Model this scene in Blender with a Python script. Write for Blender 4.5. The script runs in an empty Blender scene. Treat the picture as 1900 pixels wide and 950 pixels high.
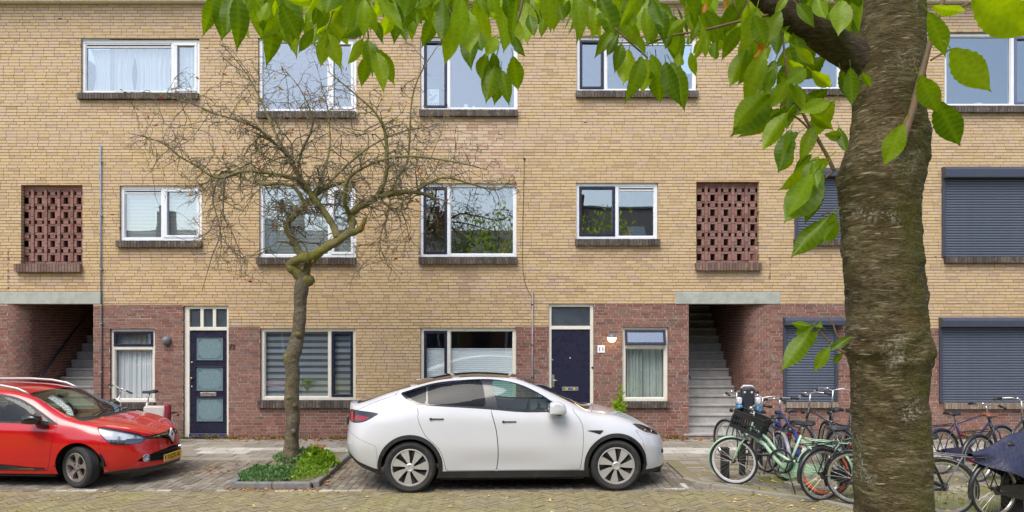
import bpy, bmesh, math, random
import numpy as np
from mathutils import Vector, Matrix, Euler

random.seed(7)
rng = np.random.default_rng(7)
SC = bpy.context.scene
COL = SC.collection

# ---------------------------------------------------------------- camera, sky, sun, exposure
FPX = 1391.0          # focal length in pixels of the 1900 px wide photograph
CAM_H = 2.37
HZ = 599.0            # horizon row
WALL = 14.96          # distance of the facade
cam_d = bpy.data.cameras.new('camera')
cam = bpy.data.objects.new('camera', cam_d)
COL.objects.link(cam)
cam.location = (0, 0, CAM_H)
cam.rotation_euler = (math.radians(90), 0, 0)
cam_d.sensor_width = 36
cam_d.lens = FPX / 1900 * 36
cam_d.shift_y = (HZ - 475) / 1900
cam_d.clip_start = 0.05
cam_d.clip_end = 600
SC.camera = cam

SUN_EL, SUN_AZ = math.radians(56), math.radians(205)   # azimuth: from behind the camera, a little to the left
world = bpy.data.worlds.new('World')
SC.world = world
world.use_nodes = True
wn = world.node_tree.nodes
wl = world.node_tree.links
bg = wn['Background']
sky = wn.new('ShaderNodeTexSky')
sky.sky_type = 'NISHITA'
sky.sun_disc = False
sky.sun_elevation = SUN_EL
sky.sun_rotation = SUN_AZ
sky.air_density = 1.0
sky.dust_density = 2.5
sky.ozone_density = 1.0
wl.new(sky.outputs[0], bg.inputs[0])
bg.inputs[1].default_value = 0.135
sun_d = bpy.data.lights.new('sun', 'SUN')
sun_d.energy = 1.5
sun_d.angle = math.radians(40)
sun_d.color = (1.0, 0.955, 0.88)
sun = bpy.data.objects.new('sun', sun_d)
COL.objects.link(sun)
_sd = Vector((math.sin(SUN_AZ) * math.cos(SUN_EL), math.cos(SUN_AZ) * math.cos(SUN_EL), math.sin(SUN_EL)))
sun.rotation_euler = (-_sd).to_track_quat('-Z', 'Y').to_euler()
sun.location = (-6, -10, 25)
SC.view_settings.view_transform = 'Standard'
SC.view_settings.look = 'None'
SC.view_settings.gamma = 1
SC.view_settings.exposure = 0.85
SC.render.engine = 'CYCLES'
SC.cycles.use_denoising = True
SC.cycles.max_bounces = 8
SC.cycles.transparent_max_bounces = 12
SC.cycles.caustics_reflective = False
SC.cycles.caustics_refractive = False


def at(px, py, Y):
    """a pixel of the photograph at the depth Y (the depth comes from what the thing touches)"""
    return Vector(((px - 950) / FPX * Y, Y, CAM_H + (HZ - py) / FPX * Y))


def wx(px): return (px - 950) / FPX * WALL
def wz(py): return CAM_H + (HZ - py) / FPX * WALL


# ---------------------------------------------------------------- objects
def tag(o, label=None, cat=None, group=None, kind=None):
    if label: o['label'] = label
    if cat: o['category'] = cat
    if group: o['group'] = group
    if kind: o['kind'] = kind
    return o


def empty(name, loc=(0, 0, 0), rz=0, parent=None):
    o = bpy.data.objects.new(name, None)
    o.empty_display_size = 0.1
    COL.objects.link(o)
    o.location = loc
    o.rotation_euler = (0, 0, rz)
    if parent: o.parent = parent
    return o


def link_mesh(name, me, mat=None, parent=None):
    o = bpy.data.objects.new(name, me)
    if mat is not None and not me.materials:
        for m in (mat if isinstance(mat, (list, tuple)) else [mat]):
            me.materials.append(m)
    COL.objects.link(o)
    set_parent(o, parent)
    return o


PINV = {}          # things whose parts are given in scene coordinates
def set_parent(o, parent):
    if parent is not None:
        o.parent = parent
        if parent.name in PINV: o.matrix_parent_inverse = PINV[parent.name]


def scene_thing(name, loc):
    o = empty(name, loc)
    PINV[o.name] = Matrix.Translation(-Vector(loc))
    return o


class MB:
    """collects shapes into one mesh"""
    def __init__(self):
        self.v, self.f, self.m, self.n = [], [], [], 0

    def add(self, verts, faces, mi=0):
        b = self.n
        self.v.extend([tuple(p) for p in verts])
        self.n = len(self.v)
        self.f.extend([tuple(i + b for i in f) for f in faces])
        self.m.extend([mi] * len(faces))

    def box(self, x0, x1, y0, y1, z0, z1, mi=0, M=None, bev=0.0):
        if bev > 0:
            return self.bevbox(x0, x1, y0, y1, z0, z1, bev, mi, M)
        vs = [(x0, y0, z0), (x1, y0, z0), (x1, y1, z0), (x0, y1, z0), (x0, y0, z1), (x1, y0, z1), (x1, y1, z1), (x0, y1, z1)]
        if M is not None: vs = [M @ Vector(p) for p in vs]
        self.add(vs, [(0, 3, 2, 1), (4, 5, 6, 7), (0, 1, 5, 4), (1, 2, 6, 5), (2, 3, 7, 6), (3, 0, 4, 7)], mi)

    def bevbox(self, x0, x1, y0, y1, z0, z1, b, mi=0, M=None):
        b = min(b, (x1 - x0) * .45, (y1 - y0) * .45, (z1 - z0) * .45)
        vs = []
        for (x, sx) in ((x0, 1), (x1, -1)):
            for (y, sy) in ((y0, 1), (y1, -1)):
                for (z, sz) in ((z0, 1), (z1, -1)):
                    vs += [(x, y + sy * b, z + sz * b), (x + sx * b, y, z + sz * b), (x + sx * b, y + sy * b, z)]
        if M is not None: vs = [M @ Vector(p) for p in vs]
        def c(ix, iy, iz, k): return ((ix * 2 + iy) * 2 + iz) * 3 + k
        fs = []
        for i in (0, 1):
            q = [c(i, 0, 0, 0), c(i, 1, 0, 0), c(i, 1, 1, 0), c(i, 0, 1, 0)]; fs.append(q if i else q[::-1])
            q = [c(0, i, 0, 1), c(1, i, 0, 1), c(1, i, 1, 1), c(0, i, 1, 1)]; fs.append(q[::-1] if i else q)
            q = [c(0, 0, i, 2), c(1, 0, i, 2), c(1, 1, i, 2), c(0, 1, i, 2)]; fs.append(q if i else q[::-1])
        for i in (0, 1):
            for j in (0, 1):
                q = [c(i, j, 0, 0), c(i, j, 1, 0), c(i, j, 1, 1), c(i, j, 0, 1)]; fs.append(q if i ^ j else q[::-1])
                q = [c(i, 0, j, 0), c(i, 1, j, 0), c(i, 1, j, 2), c(i, 0, j, 2)]; fs.append(q[::-1] if i ^ j else q)
                q = [c(0, i, j, 1), c(1, i, j, 1), c(1, i, j, 2), c(0, i, j, 2)]; fs.append(q if i ^ j else q[::-1])
                for k in (0, 1):
                    t = [c(i, j, k, 0), c(i, j, k, 1), c(i, j, k, 2)]; fs.append(t if (i ^ j ^ k) else t[::-1])
        self.add(vs, fs, mi)

    def tube(self, pts, r, n=8, mi=0, cap=True, closed=False, squash=None):
        pts = [Vector(p) for p in pts]
        k = len(pts)
        rs = list(r) if hasattr(r, '__len__') else [r] * k
        rings = []
        up = None
        for i in range(k):
            if closed:
                t = pts[(i + 1) % k] - pts[i - 1]
            else:
                t = pts[min(i + 1, k - 1)] - pts[max(i - 1, 0)]
            if t.length < 1e-9: t = Vector((0, 0, 1))
            t.normalize()
            if up is None:
                a = Vector((0, 0, 1)) if abs(t.z) < .9 else Vector((1, 0, 0))
                up = (a - t * a.dot(t)).normalized()
            else:
                up = (up - t * up.dot(t))
                up = up.normalized() if up.length > 1e-6 else t.orthogonal().normalized()
            s = t.cross(up)
            ring = []
            for j in range(n):
                an = 2 * math.pi * j / n
                ring.append(pts[i] + (up * math.cos(an) * (squash or 1) + s * math.sin(an)) * rs[i])
            rings.append(ring)
        vs = [p for ring in rings for p in ring]
        fs = []
        for i in range(k if closed else k - 1):
            i2 = (i + 1) % k
            for j in range(n):
                j2 = (j + 1) % n
                fs.append((i * n + j, i * n + j2, i2 * n + j2, i2 * n + j))
        if cap and not closed:
            fs.append(tuple(range(n))[::-1])
            fs.append(tuple((k - 1) * n + j for j in range(n)))
        self.add(vs, fs, mi)

    def lathe(self, prof, n=24, axis='y', c=(0, 0, 0), mi=0, arc=1.0):
        """prof: (radius, along) turned round an axis through c"""
        vs, fs = [], []
        k = len(prof)
        full = arc >= .999
        m = n if full else n + 1
        for i in range(m):
            a = 2 * math.pi * arc * i / n
            for (r, t) in prof:
                if axis == 'y': p = (r * math.cos(a), t, r * math.sin(a))
                elif axis == 'z': p = (r * math.cos(a), r * math.sin(a), t)
                else: p = (t, r * math.cos(a), r * math.sin(a))
                vs.append((p[0] + c[0], p[1] + c[1], p[2] + c[2]))
        for i in range(n):
            i2 = (i + 1) % m
            for j in range(k - 1):
                fs.append((i * k + j, i * k + j + 1, i2 * k + j + 1, i2 * k + j))
        self.add(vs, fs, mi)

    def prism(self, poly, y0, y1, mi=0, plane='xz'):
        n = len(poly)
        if plane == 'xz': f = lambda p, t: (p[0], t, p[1])
        elif plane == 'xy': f = lambda p, t: (p[0], p[1], t)
        else: f = lambda p, t: (t, p[0], p[1])
        vs = [f(p, y0) for p in poly] + [f(p, y1) for p in poly]
        fs = [tuple(range(n)), tuple(range(2 * n - 1, n - 1, -1))]
        for i in range(n):
            j = (i + 1) % n
            fs.append((i, i + n, j + n, j))
        self.add(vs, fs, mi)

    def mesh(self, name, smooth=False, fix=False, autosmooth=None):
        me = bpy.data.meshes.new(name)
        me.from_pydata(self.v, [], self.f)
        if any(self.m): me.polygons.foreach_set('material_index', self.m)
        if fix:
            b = bmesh.new(); b.from_mesh(me)
            bmesh.ops.recalc_face_normals(b, faces=b.faces[:])
            b.to_mesh(me); b.free()
        if smooth or autosmooth:
            me.polygons.foreach_set('use_smooth', [True] * len(me.polygons))
            if autosmooth: me.set_sharp_from_angle(angle=math.radians(autosmooth))
        me.update()
        return me

    def build(self, name, mat, parent=None, smooth=False, fix=True, autosmooth=None, loc=None):
        o = link_mesh(name, self.mesh(name, smooth, fix, autosmooth), mat, parent)
        if loc is not None: o.location = loc
        return o


# ---------------------------------------------------------------- materials
def srgb(r, g, b):
    f = lambda c: (c / 255 / 12.92) if c / 255 <= .04045 else ((c / 255 + .055) / 1.055) ** 2.4
    return (f(r), f(g), f(b), 1)


class NT:
    def __init__(self, name):
        self.mat = bpy.data.materials.new(name)
        self.mat.use_nodes = True
        self.t = self.mat.node_tree
        self.bsdf = self.t.nodes['Principled BSDF']
        self.out = self.t.nodes['Material Output']
        self._co = None

    def n(self, typ, **kw):
        nd = self.t.nodes.new(typ)
        for k, v in kw.items():
            if k.startswith('i_'):
                key = k[2:]
                nd.inputs[int(key) if key.isdigit() else key.replace('_', ' ')].default_value = v
            else:
                setattr(nd, k, v)
        return nd

    def l(self, a, b):
        self.t.links.new(a, b)

    def co(self, scale=(1, 1, 1), kind='Object', rot=(0, 0, 0)):
        if self._co is None: self._co = self.n('ShaderNodeTexCoord')
        mp = self.n('ShaderNodeMapping')
        mp.inputs['Scale'].default_value = scale
        mp.inputs['Rotation'].default_value = rot
        self.l(self._co.outputs[kind], mp.inputs[0])
        return mp.outputs[0]

    def noise(self, scale=5, detail=4, rough=.55, co=None, dist=0.0):
        nd = self.n('ShaderNodeTexNoise')
        nd.inputs['Scale'].default_value = scale
        nd.inputs['Detail'].default_value = detail
        nd.inputs['Roughness'].default_value = rough
        nd.inputs['Distortion'].default_value = dist
        self.l(co if co is not None else self.co(), nd.inputs['Vector'])
        return nd.outputs['Fac']

    def ramp(self, fac, stops, interp='LINEAR'):
        r = self.n('ShaderNodeValToRGB')
        r.color_ramp.interpolation = interp
        e = r.color_ramp.elements
        while len(e) < len(stops): e.new(.5)
        for i, (p, c) in enumerate(stops):
            e[i].position = p
            e[i].color = c if hasattr(c, '__len__') else (c, c, c, 1)
        self.l(fac, r.inputs[0])
        return r.outputs[0]

    def mix(self, fac, a, b, mode='MIX'):
        m = self.n('ShaderNodeMix', data_type='RGBA', blend_type=mode)
        for s, v in ((0, fac), (6, a), (7, b)):
            if hasattr(v, 'is_linked'): self.l(v, m.inputs[s])
            else: m.inputs[s].default_value = v
        return m.outputs[2]

    def math(self, op, a, b=0.0, clamp=False):
        m = self.n('ShaderNodeMath', operation=op, use_clamp=clamp)
        for s, v in ((0, a), (1, b)):
            if hasattr(v, 'is_linked'): self.l(v, m.inputs[s])
            else: m.inputs[s].default_value = v
        return m.outputs[0]

    def bump(self, h, strength=.3, dist=.01):
        b = self.n('ShaderNodeBump')
        b.inputs['Strength'].default_value = strength
        b.inputs['Distance'].default_value = dist
        self.l(h, b.inputs['Height'])
        self.l(b.outputs[0], self.bsdf.inputs['Normal'])

    def set(self, col=None, rough=None, metal=None, coat=None, spec=None):
        B = self.bsdf.inputs
        if col is not None:
            if hasattr(col, 'is_linked'): self.l(col, B['Base Color'])
            else: B['Base Color'].default_value = col
        if rough is not None:
            if hasattr(rough, 'is_linked'): self.l(rough, B['Roughness'])
            else: B['Roughness'].default_value = rough
        if metal is not None: B['Metallic'].default_value = metal
        if coat is not None: B['Coat Weight'].default_value = coat; B['Coat Roughness'].default_value = .03
        if spec is not None: B['Specular IOR Level'].default_value = spec
        return self


MATS = {}


def plain(name, col, rough=.5, metal=0, coat=0, var=.12, scale=30, bump=0.0, spec=None, dirt=None):
    """a painted or moulded surface with slight unevenness of tone and gloss"""
    if name in MATS: return MATS[name]
    t = NT(name)
    nz = t.noise(scale, 3)
    a = tuple(min(1, c * (1 - var)) for c in col[:3]) + (1,)
    b = tuple(min(1, c * (1 + var)) for c in col[:3]) + (1,)
    c = t.ramp(nz, [(.3, a), (.7, b)])
    if dirt:
        c = t.mix(t.ramp(t.noise(dirt[1], 6, .7), [(.5, 0.0), (.75, dirt[2])]), c, dirt[0])
    t.set(c, t.ramp(nz, [(.3, max(0, rough - .06)), (.7, min(1, rough + .06))]), metal, coat, spec)
    if bump: t.bump(t.noise(scale * 3, 4), bump, .004)
    MATS[name] = t.mat
    return t.mat


def brick_mat(name, stops, rough=.85, speck=.35, weather=None):
    """fired clay: every brick its own tone (value 'bv' on the mesh plus the object's random), grain and scuffs"""
    t = NT(name)
    at_ = t.n('ShaderNodeAttribute', attribute_name='bv')
    oi = t.n('ShaderNodeObjectInfo')
    v = t.math('ADD', at_.outputs['Fac'], t.math('MULTIPLY', t.math('LESS_THAN', at_.outputs['Fac'], 1e-6), oi.outputs['Random']))
    c = t.ramp(v, stops)
    geo = t.n('ShaderNodeNewGeometry')
    n1 = t.noise(38, 5, .65, geo.outputs['Position'])
    c = t.mix(t.ramp(n1, [(.4, 0.0), (.8, speck * .7)]), c, tuple(x * .55 for x in stops[0][1][:3]) + (1,))
    n2 = t.noise(1.1, 5, .6, geo.outputs['Position'])
    c = t.mix(t.ramp(n2, [(.42, 0.0), (.7, .38)]), c, weather or (.25, .2, .16, 1))
    n3 = t.noise(9, 4, .7, geo.outputs['Position'])
    c = t.mix(t.ramp(n3, [(.55, 0.0), (.8, .35)]), c, (.62, .56, .46, 1))
    t.set(c, rough, spec=.25)
    t.bump(t.noise(120, 4, .6, geo.outputs['Position']), .5, .004)
    MATS[name] = t.mat
    return t.mat


def glass_mat(name, tint=(.75, .82, .8, 1), refl=.28, wav=.02, rough=0.0):
    t = NT(name)
    tr = t.n('ShaderNodeBsdfTransparent'); tr.inputs[0].default_value = tint
    gl = t.n('ShaderNodeBsdfGlossy'); gl.inputs['Roughness'].default_value = rough
    gl.inputs[0].default_value = (.95, .97, 1, 1)
    lw = t.n('ShaderNodeLayerWeight'); lw.inputs[0].default_value = .5
    f = t.math('ADD', t.math('MULTIPLY', t.math('POWER', lw.outputs['Facing'], 5.0), 1 - refl), refl, True)
    if wav:
        b = t.n('ShaderNodeBump'); b.inputs['Strength'].default_value = wav; b.inputs['Distance'].default_value = .05
        t.l(t.noise(1.6, 2, .4), b.inputs['Height'])
        t.l(b.outputs[0], gl.inputs['Normal'])
    mx = t.n('ShaderNodeMixShader')
    t.l(f, mx.inputs[0]); t.l(tr.outputs[0], mx.inputs[1]); t.l(gl.outputs[0], mx.inputs[2])
    t.l(mx.outputs[0], t.out.inputs[0])
    MATS[name] = t.mat
    return t.mat


def leaf_mat(name, c0, c1, trans=.45, rough=.42, veins=True):
    t = NT(name)
    oi = t.n('ShaderNodeObjectInfo')
    at_ = t.n('ShaderNodeAttribute', attribute_name='bv')
    v = t.math('FRACT', t.math('ADD', at_.outputs['Fac'], oi.outputs['Random']))
    c = t.mix(v, c0, c1)
    c = t.mix(t.ramp(t.noise(14, 4, .6), [(.4, 0.0), (.8, .4)]), c, tuple(x * .6 for x in c0[:3]) + (1,))
    if veins:
        uv = t.n('ShaderNodeAttribute', attribute_name='lv')
        c = t.mix(t.math('MULTIPLY', uv.outputs['Fac'], .22), c, tuple(min(1, x * 1.5 + .02) for x in c1[:3]) + (1,))
    t.set(c, rough, spec=.4)
    tl = t.n('ShaderNodeBsdfTranslucent')
    hs = t.n('ShaderNodeHueSaturation'); hs.inputs['Value'].default_value = 1.6; hs.inputs['Hue'].default_value = .478; hs.inputs['Saturation'].default_value = 1.1
    t.l(c, hs.inputs['Color']); t.l(hs.outputs[0], tl.inputs[0])
    mx = t.n('ShaderNodeMixShader'); mx.inputs[0].default_value = trans
    t.l(t.bsdf.outputs[0], mx.inputs[1]); t.l(tl.outputs[0], mx.inputs[2])
    t.l(mx.outputs[0], t.out.inputs[0])
    MATS[name] = t.mat
    return t.mat


def box_stuff(rows, name, mat, parent, kind='stuff', bev=.004):
    """rows: (cx, cy, cz, ax, ay, hx, hy, hz, bv) upright boxes, ax/ay the unit run direction: one joined mesh of many small pieces"""
    R = np.array(rows, dtype=np.float64)
    n = len(R)
    # eight corners with the face toward -across chamfered is left to the joint depth; five visible faces
    sx = np.array([-1, 1, 1, -1, -1, 1, 1, -1]); sy = np.array([-1, -1, 1, 1, -1, -1, 1, 1]); sz = np.array([-1, -1, -1, -1, 1, 1, 1, 1])
    X = R[:, 0:1] + R[:, 3:4] * sx * R[:, 5:6] - R[:, 4:5] * sy * R[:, 6:7]
    Y = R[:, 1:2] + R[:, 4:5] * sx * R[:, 5:6] + R[:, 3:4] * sy * R[:, 6:7]
    Z = R[:, 2:3] + sz * R[:, 7:8]
    V = np.stack([X, Y, Z], -1).reshape(-1, 3)
    F = np.array([(0, 3, 2, 1), (4, 5, 6, 7), (0, 1, 5, 4), (1, 2, 6, 5), (2, 3, 7, 6), (3, 0, 4, 7)])
    FF = (F[None] + (np.arange(n) * 8)[:, None, None]).reshape(-1, 4)
    me = bpy.data.meshes.new(name)
    me.vertices.add(len(V)); me.vertices.foreach_set('co', V.ravel())
    me.loops.add(FF.size); me.loops.foreach_set('vertex_index', FF.ravel().astype(np.int32))
    me.polygons.add(len(FF)); me.polygons.foreach_set('loop_start', (np.arange(len(FF)) * 4).astype(np.int32))
    me.polygons.foreach_set('use_smooth', np.zeros(len(FF), dtype=bool))
    a = me.attributes.new('bv', 'FLOAT', 'POINT')
    a.data.foreach_set('value', np.repeat(R[:, 8], 8).astype(np.float32))
    me.update(); me.validate()
    o = link_mesh(name, me, mat, parent)
    if kind: o['kind'] = kind
    return o


_unit = {}
def unit_piece(mat, bev=.06):
    """one shared block of unit size for pieces that are objects of their own"""
    k = (mat.name, bev)
    if k not in _unit:
        m = MB(); m.box(-1, 1, -1, 1, -1, 1)
        me = m.mesh('piece', fix=True); me.materials.append(mat)
        _unit[k] = me
    return _unit[k]


def box_pieces(rows, name, mat, parent):
    me = unit_piece(mat)
    for r in rows:
        o = bpy.data.objects.new(name, me)
        COL.objects.link(o)
        set_parent(o, parent)
        o.location = r[0:3]
        o.rotation_euler = (0, 0, math.atan2(r[4], r[3]))
        o.scale = (r[5], r[6], r[7])


def split_near(rows, n, key):
    rows = sorted(rows, key=key)
    return rows[:n], rows[n:]
# ---------------------------------------------------------------- ground, road, parking strip, pavement
def gz(Y):
    """the parking strip and pavement rise gently towards the houses"""
    return max(0.0, min(.07, .07 * (Y - 10.7) / 4.26))


def ground_mat(name, base, alt, moss=None, moss_amt=(.5, .7), scale=3.0, grain=60, rough=.95):
    t = NT(name)
    g = t.n('ShaderNodeNewGeometry').outputs['Position']
    c = t.mix(t.ramp(t.noise(scale, 6, .65, g), [(.35, 0.0), (.68, 1.0)]), base, alt)
    c = t.mix(t.ramp(t.noise(grain, 4, .7, g), [(.3, .55), (.75, 0.0)]), c, tuple(x * .45 for x in base[:3]) + (1,))
    if moss:
        c = t.mix(t.ramp(t.noise(1.3, 6, .7, g), [(moss_amt[0], 0.0), (moss_amt[1], 1.0)]), c, moss)
    t.set(c, rough, spec=.2)
    t.bump(t.noise(grain * 1.5, 5, .7, g), .6, .006)
    return t.mat


def paver_mat(name, stops, moss, moss_amt, rough=.85):
    t = NT(name)
    g = t.n('ShaderNodeNewGeometry').outputs['Position']
    a = t.n('ShaderNodeAttribute', attribute_name='bv'); oi = t.n('ShaderNodeObjectInfo')
    v = t.math('FRACT', t.math('ADD', a.outputs['Fac'], oi.outputs['Random']))
    c = t.ramp(v, stops)
    c = t.mix(t.ramp(t.noise(70, 5, .7, g), [(.35, .5), (.7, 0.0)]), c, tuple(x * .5 for x in stops[0][1][:3]) + (1,))
    m = t.math('MULTIPLY', t.ramp(t.noise(1.0, 5, .65, g), [(.3, 0.2), (.65, 1.0)]), t.ramp(t.noise(26, 5, .75, g), [(moss_amt[0], 0.0), (moss_amt[1], 1.0)]))
    c = t.mix(m, c, moss)
    t.set(c, rough, spec=.3)
    t.bump(t.noise(90, 5, .7, g), .5, .005)
    return t.mat


def sheet(name, pts, z, mat, kind='structure'):
    m = MB()
    zf = z if callable(z) else (lambda Y: z)
    m.add([(x, y, zf(y)) for x, y in pts], [tuple(range(len(pts)))])
    o = m.build(name, mat)
    o['kind'] = kind
    return o


M_ground = ground_mat('soil', srgb(112, 104, 86), srgb(140, 130, 108), srgb(110, 118, 60))
sheet('ground', [(-300, -300), (300, -300), (300, 300), (-300, 300)], -.06, M_ground)
M_joint = ground_mat('mossy_joint', srgb(134, 128, 84), srgb(156, 154, 80), srgb(140, 146, 62), (.4, .6), 6, 40)
M_joint2 = ground_mat('sandy_joint', srgb(96, 88, 74), srgb(128, 116, 96), None, scale=5)
EDGE = 10.66
road = sheet('road', [(-60, -3.2), (60, -3.2), (60, EDGE), (-60, EDGE)], -.012, M_joint)
PARK = 12.72
m = MB()
for (y0, y1) in ((EDGE, PARK),):
    m.add([(-60, y0, gz(y0) - .012), (60, y0, gz(y0) - .012), (60, y1, gz(y1) - .012), (-60, y1, gz(y1) - .012)], [(0, 1, 2, 3)])
parking = m.build('parking_strip', M_joint2); parking['kind'] = 'structure'
m = MB()
m.add([(-60, PARK, gz(PARK) - .012), (60, PARK, gz(PARK) - .012), (60, WALL + .3, gz(WALL) - .012), (-60, WALL + .3, gz(WALL) - .012)], [(0, 1, 2, 3)])
pavement = m.build('pavement', M_joint2); pavement['kind'] = 'structure'
near_pave = sheet('near_pavement', [(-60, -6), (60, -6), (60, -3.2), (-60, -3.2)], .1, M_joint2)

# the kerbed corner where the bicycles stand
KERB = [(2.58, 12.6), (2.60, 11.3), (2.70, 11.02), (2.90, 10.86), (3.10, 10.72), (3.38, 10.44), (3.80, 10.18), (4.12, 9.9), (4.32, 9.55), (4.45, 9.1), (4.5, 8.4), (4.52, 6.5), (4.52, 3.6)]
def right_of_kerb(x, y):
    if y >= KERB[0][1]: return x > KERB[0][0]
    if y <= KERB[-1][1]: return False
    for (a, b) in zip(KERB[:-1], KERB[1:]):
        if b[1] <= y <= a[1]:
            t = (a[1] - y) / (a[1] - b[1])
            return x > a[0] + t * (b[0] - a[0])
    return False

M_dirt = ground_mat('mossy_dirt', srgb(138, 128, 104), srgb(154, 146, 120), srgb(106, 116, 52), (.46, .64), 2.4, 45)
corner = sheet('bicycle_corner', KERB + [(60, 3.6), (60, 12.6)], lambda Y: gz(Y) + .022, M_dirt)

M_road = paver_mat('clinker', [(0, srgb(128, 112, 98)), (.3, srgb(144, 126, 110)), (.55, srgb(150, 136, 114)), (.8, srgb(162, 148, 130)), (1, srgb(132, 126, 120))],
                   srgb(154, 151, 80), (.42, .60))
M_park = paver_mat('grey_paver', [(0, srgb(122, 114, 102)), (.4, srgb(142, 134, 120)), (.75, srgb(154, 145, 130)), (1, srgb(168, 160, 148))], srgb(104, 98, 76), (.55, .8))
M_tile = paver_mat('pavement_tile', [(0, srgb(146, 139, 126)), (.4, srgb(160, 153, 140)), (1, srgb(176, 169, 156))], srgb(120, 112, 84), (.5, .75))
M_white_tile = paver_mat('white_tile', [(0, srgb(190, 185, 174)), (.5, srgb(204, 200, 190)), (1, srgb(218, 215, 208))], srgb(150, 140, 118), (.55, .8), .7)

# road: herringbone clinkers, worn and sunk unevenly
rows = []
L, Wd, J = .2, .066, .009
c45 = math.sqrt(.5)
a_, b_ = L + J, Wd + J
for i in range(-140, 140):
    for j in range(-140, 140):
        for k in (0, 1):
            # herringbone in its own frame (units of brick width), then turned by 45 degrees
            # blocks: each step i moves (b, b); each j moves (a+b, -(a-b)...) -> use the standard L-shaped lattice
            u0 = i * b_ + j * a_
            v0 = i * b_ - j * a_
            if k == 0: cu, cv, hu, hv = u0 + a_ / 2, v0 + b_ / 2, L / 2, Wd / 2
            else: cu, cv, hu, hv = u0 + b_ / 2, v0 + b_ + a_ / 2, Wd / 2, L / 2
            x = (cu - cv) * c45
            y = (cu + cv) * c45 + 9.4
            if not (8.2 < y < EDGE - .13 and abs(x) < 9.6): continue
            if right_of_kerb(x - .12, y + .05): continue
            an = math.pi / 4 + random.gauss(0, .02)
            h = random.gauss(0, .0022)
            rows.append((x, y, h - .02, math.cos(an), math.sin(an), hu, hv, .02, random.random()))
near, far = split_near(rows, 300, lambda r: r[1] + abs(r[0]) * .05 + (10 if r[1] < 9.42 else 0))
box_pieces(near, 'clinker', M_road, road)
box_stuff(far, 'clinkers', M_road, road)
# straight course of white-worn edging bricks along the parking strip
rows = []
x = -9.8
while x < 9.8:
    if not right_of_kerb(x + .1, EDGE - .05):
        rows.append((x + .1, EDGE - .06, -.018 + random.gauss(0, .002), 1, random.gauss(0, .01), .098, .048, .02, random.random()))
    x += .208
lo = [r for r in rows if (-6.6 < r[0] < -5.9 or -5.2 < r[0] < -4.75 or -3.3 < r[0] < -2.2 or -4.1 < r[0] < -3.9)]
M_edge = paver_mat('worn_white_brick', [(0, srgb(176, 168, 152)), (.5, srgb(196, 190, 176)), (1, srgb(212, 207, 196))], srgb(130, 120, 92), (.5, .72))
box_pieces(lo, 'edging_brick', M_edge, road)
box_pieces([r for r in rows if r not in lo], 'edging_brick', M_park, road)
box_pieces([(2.22 + .1 * i, EDGE + .03 + (.0 if i < 3 else .06 * (i - 2)), -.014, 1, 0, .046, .03, .02, .3) for i in range(3)]
           + [(2.5, EDGE + .1 + i * .11, -.01, 1, 0, .035, .05, .02, .3) for i in range(3)], 'bay_mark_brick', M_white_tile, parking)

# parking strip: bricks laid lengthwise towards the houses
rows = []
x = -10.2; ci = 0
while x < 10.2:
    y = EDGE + .005 - (.105 if ci % 2 else 0)
    while y < PARK - .02:
        y0, y1 = max(y, EDGE + .002), min(y + .203, PARK - .004)
        if y1 - y0 > .03 and not right_of_kerb(x, (y0 + y1) / 2) and not (-4.05 < x < -2.85 and 10.72 < (y0 + y1) / 2 < 13):
            yc = (y0 + y1) / 2
            rows.append((x, yc, gz(yc) - .02 + random.gauss(0, .002), 1, random.gauss(0, .015), .0475, (y1 - y0) / 2 - .004, .02, random.random()))
        y += .21
    x += .103; ci += 1
near, far = split_near(rows, 300, lambda r: r[1] + (9 if (-8.5 < r[0] < -5.4 or -2 < r[0] < 1.9 or abs(r[0]) > 7.2) else 0))
box_pieces(near, 'paving_brick', M_park, parking)
box_stuff(far, 'paving_bricks', M_park, parking)

# pavement: 30 cm tiles, two rows of pale ones
rg, rw = [], []
for ri in range(7):
    y0 = PARK + .01 + ri * .305
    for ci in range(-36, 37):
        x = ci * .305 + (.15 if ri % 2 else 0)
        yc = y0 + .15
        if yc > WALL - .06: continue
        h = gz(yc) - .02 + random.gauss(0, .0025)
        r = (x, yc, h, 1, random.gauss(0, .004), .149, .149, .02, random.random())
        if ri in (2, 3): (rw if random.random() < (.93 if ri == 3 else .75) else rg).append(r)
        else: rg.append(r)
key = lambda r: abs(r[0]) * .3 - r[1] * .0 + (r[1] - PARK) * .4
near, far = split_near(rg, 220, key)
box_pieces(near, 'paving_tile', M_tile, pavement); box_stuff(far, 'paving_tiles', M_tile, pavement)
near, far = split_near(rw, 120, key)
box_pieces(near, 'white_tile', M_white_tile, pavement); box_stuff(far, 'white_tiles', M_white_tile, pavement)

# kerb stones round the bicycle corner
M_kerb = plain('kerb_concrete', srgb(150, 146, 132), .9, var=.2, scale=14, bump=.4, dirt=(srgb(104, 106, 66), 5, .8))
for (a, b) in zip(KERB[1:-1], KERB[2:]):
    d = Vector((b[0] - a[0], b[1] - a[1], 0)); ln = d.length
    box_pieces([((a[0] + b[0]) / 2, (a[1] + b[1]) / 2, gz(a[1]) - .03, d.x / ln, d.y / ln, ln / 2 - .004, .055, .06, .4)], 'kerb_stone', M_kerb, corner)
# old tiles half buried between the bicycles
rows = []
for i in range(16):
    for j in range(10):
        x, y = 2.95 + i * .305, 12.45 - j * .305
        if right_of_kerb(x - .2, y - .1) and random.random() < (.97 if x < 3.75 or y > 11.5 else .35):
            rows.append((x, y, gz(y) + .005 + random.gauss(0, .003), 1, random.gauss(0, .01), .148, .148, .02, random.random()))
box_pieces(rows, 'sunken_tile', M_tile, corner)
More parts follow.
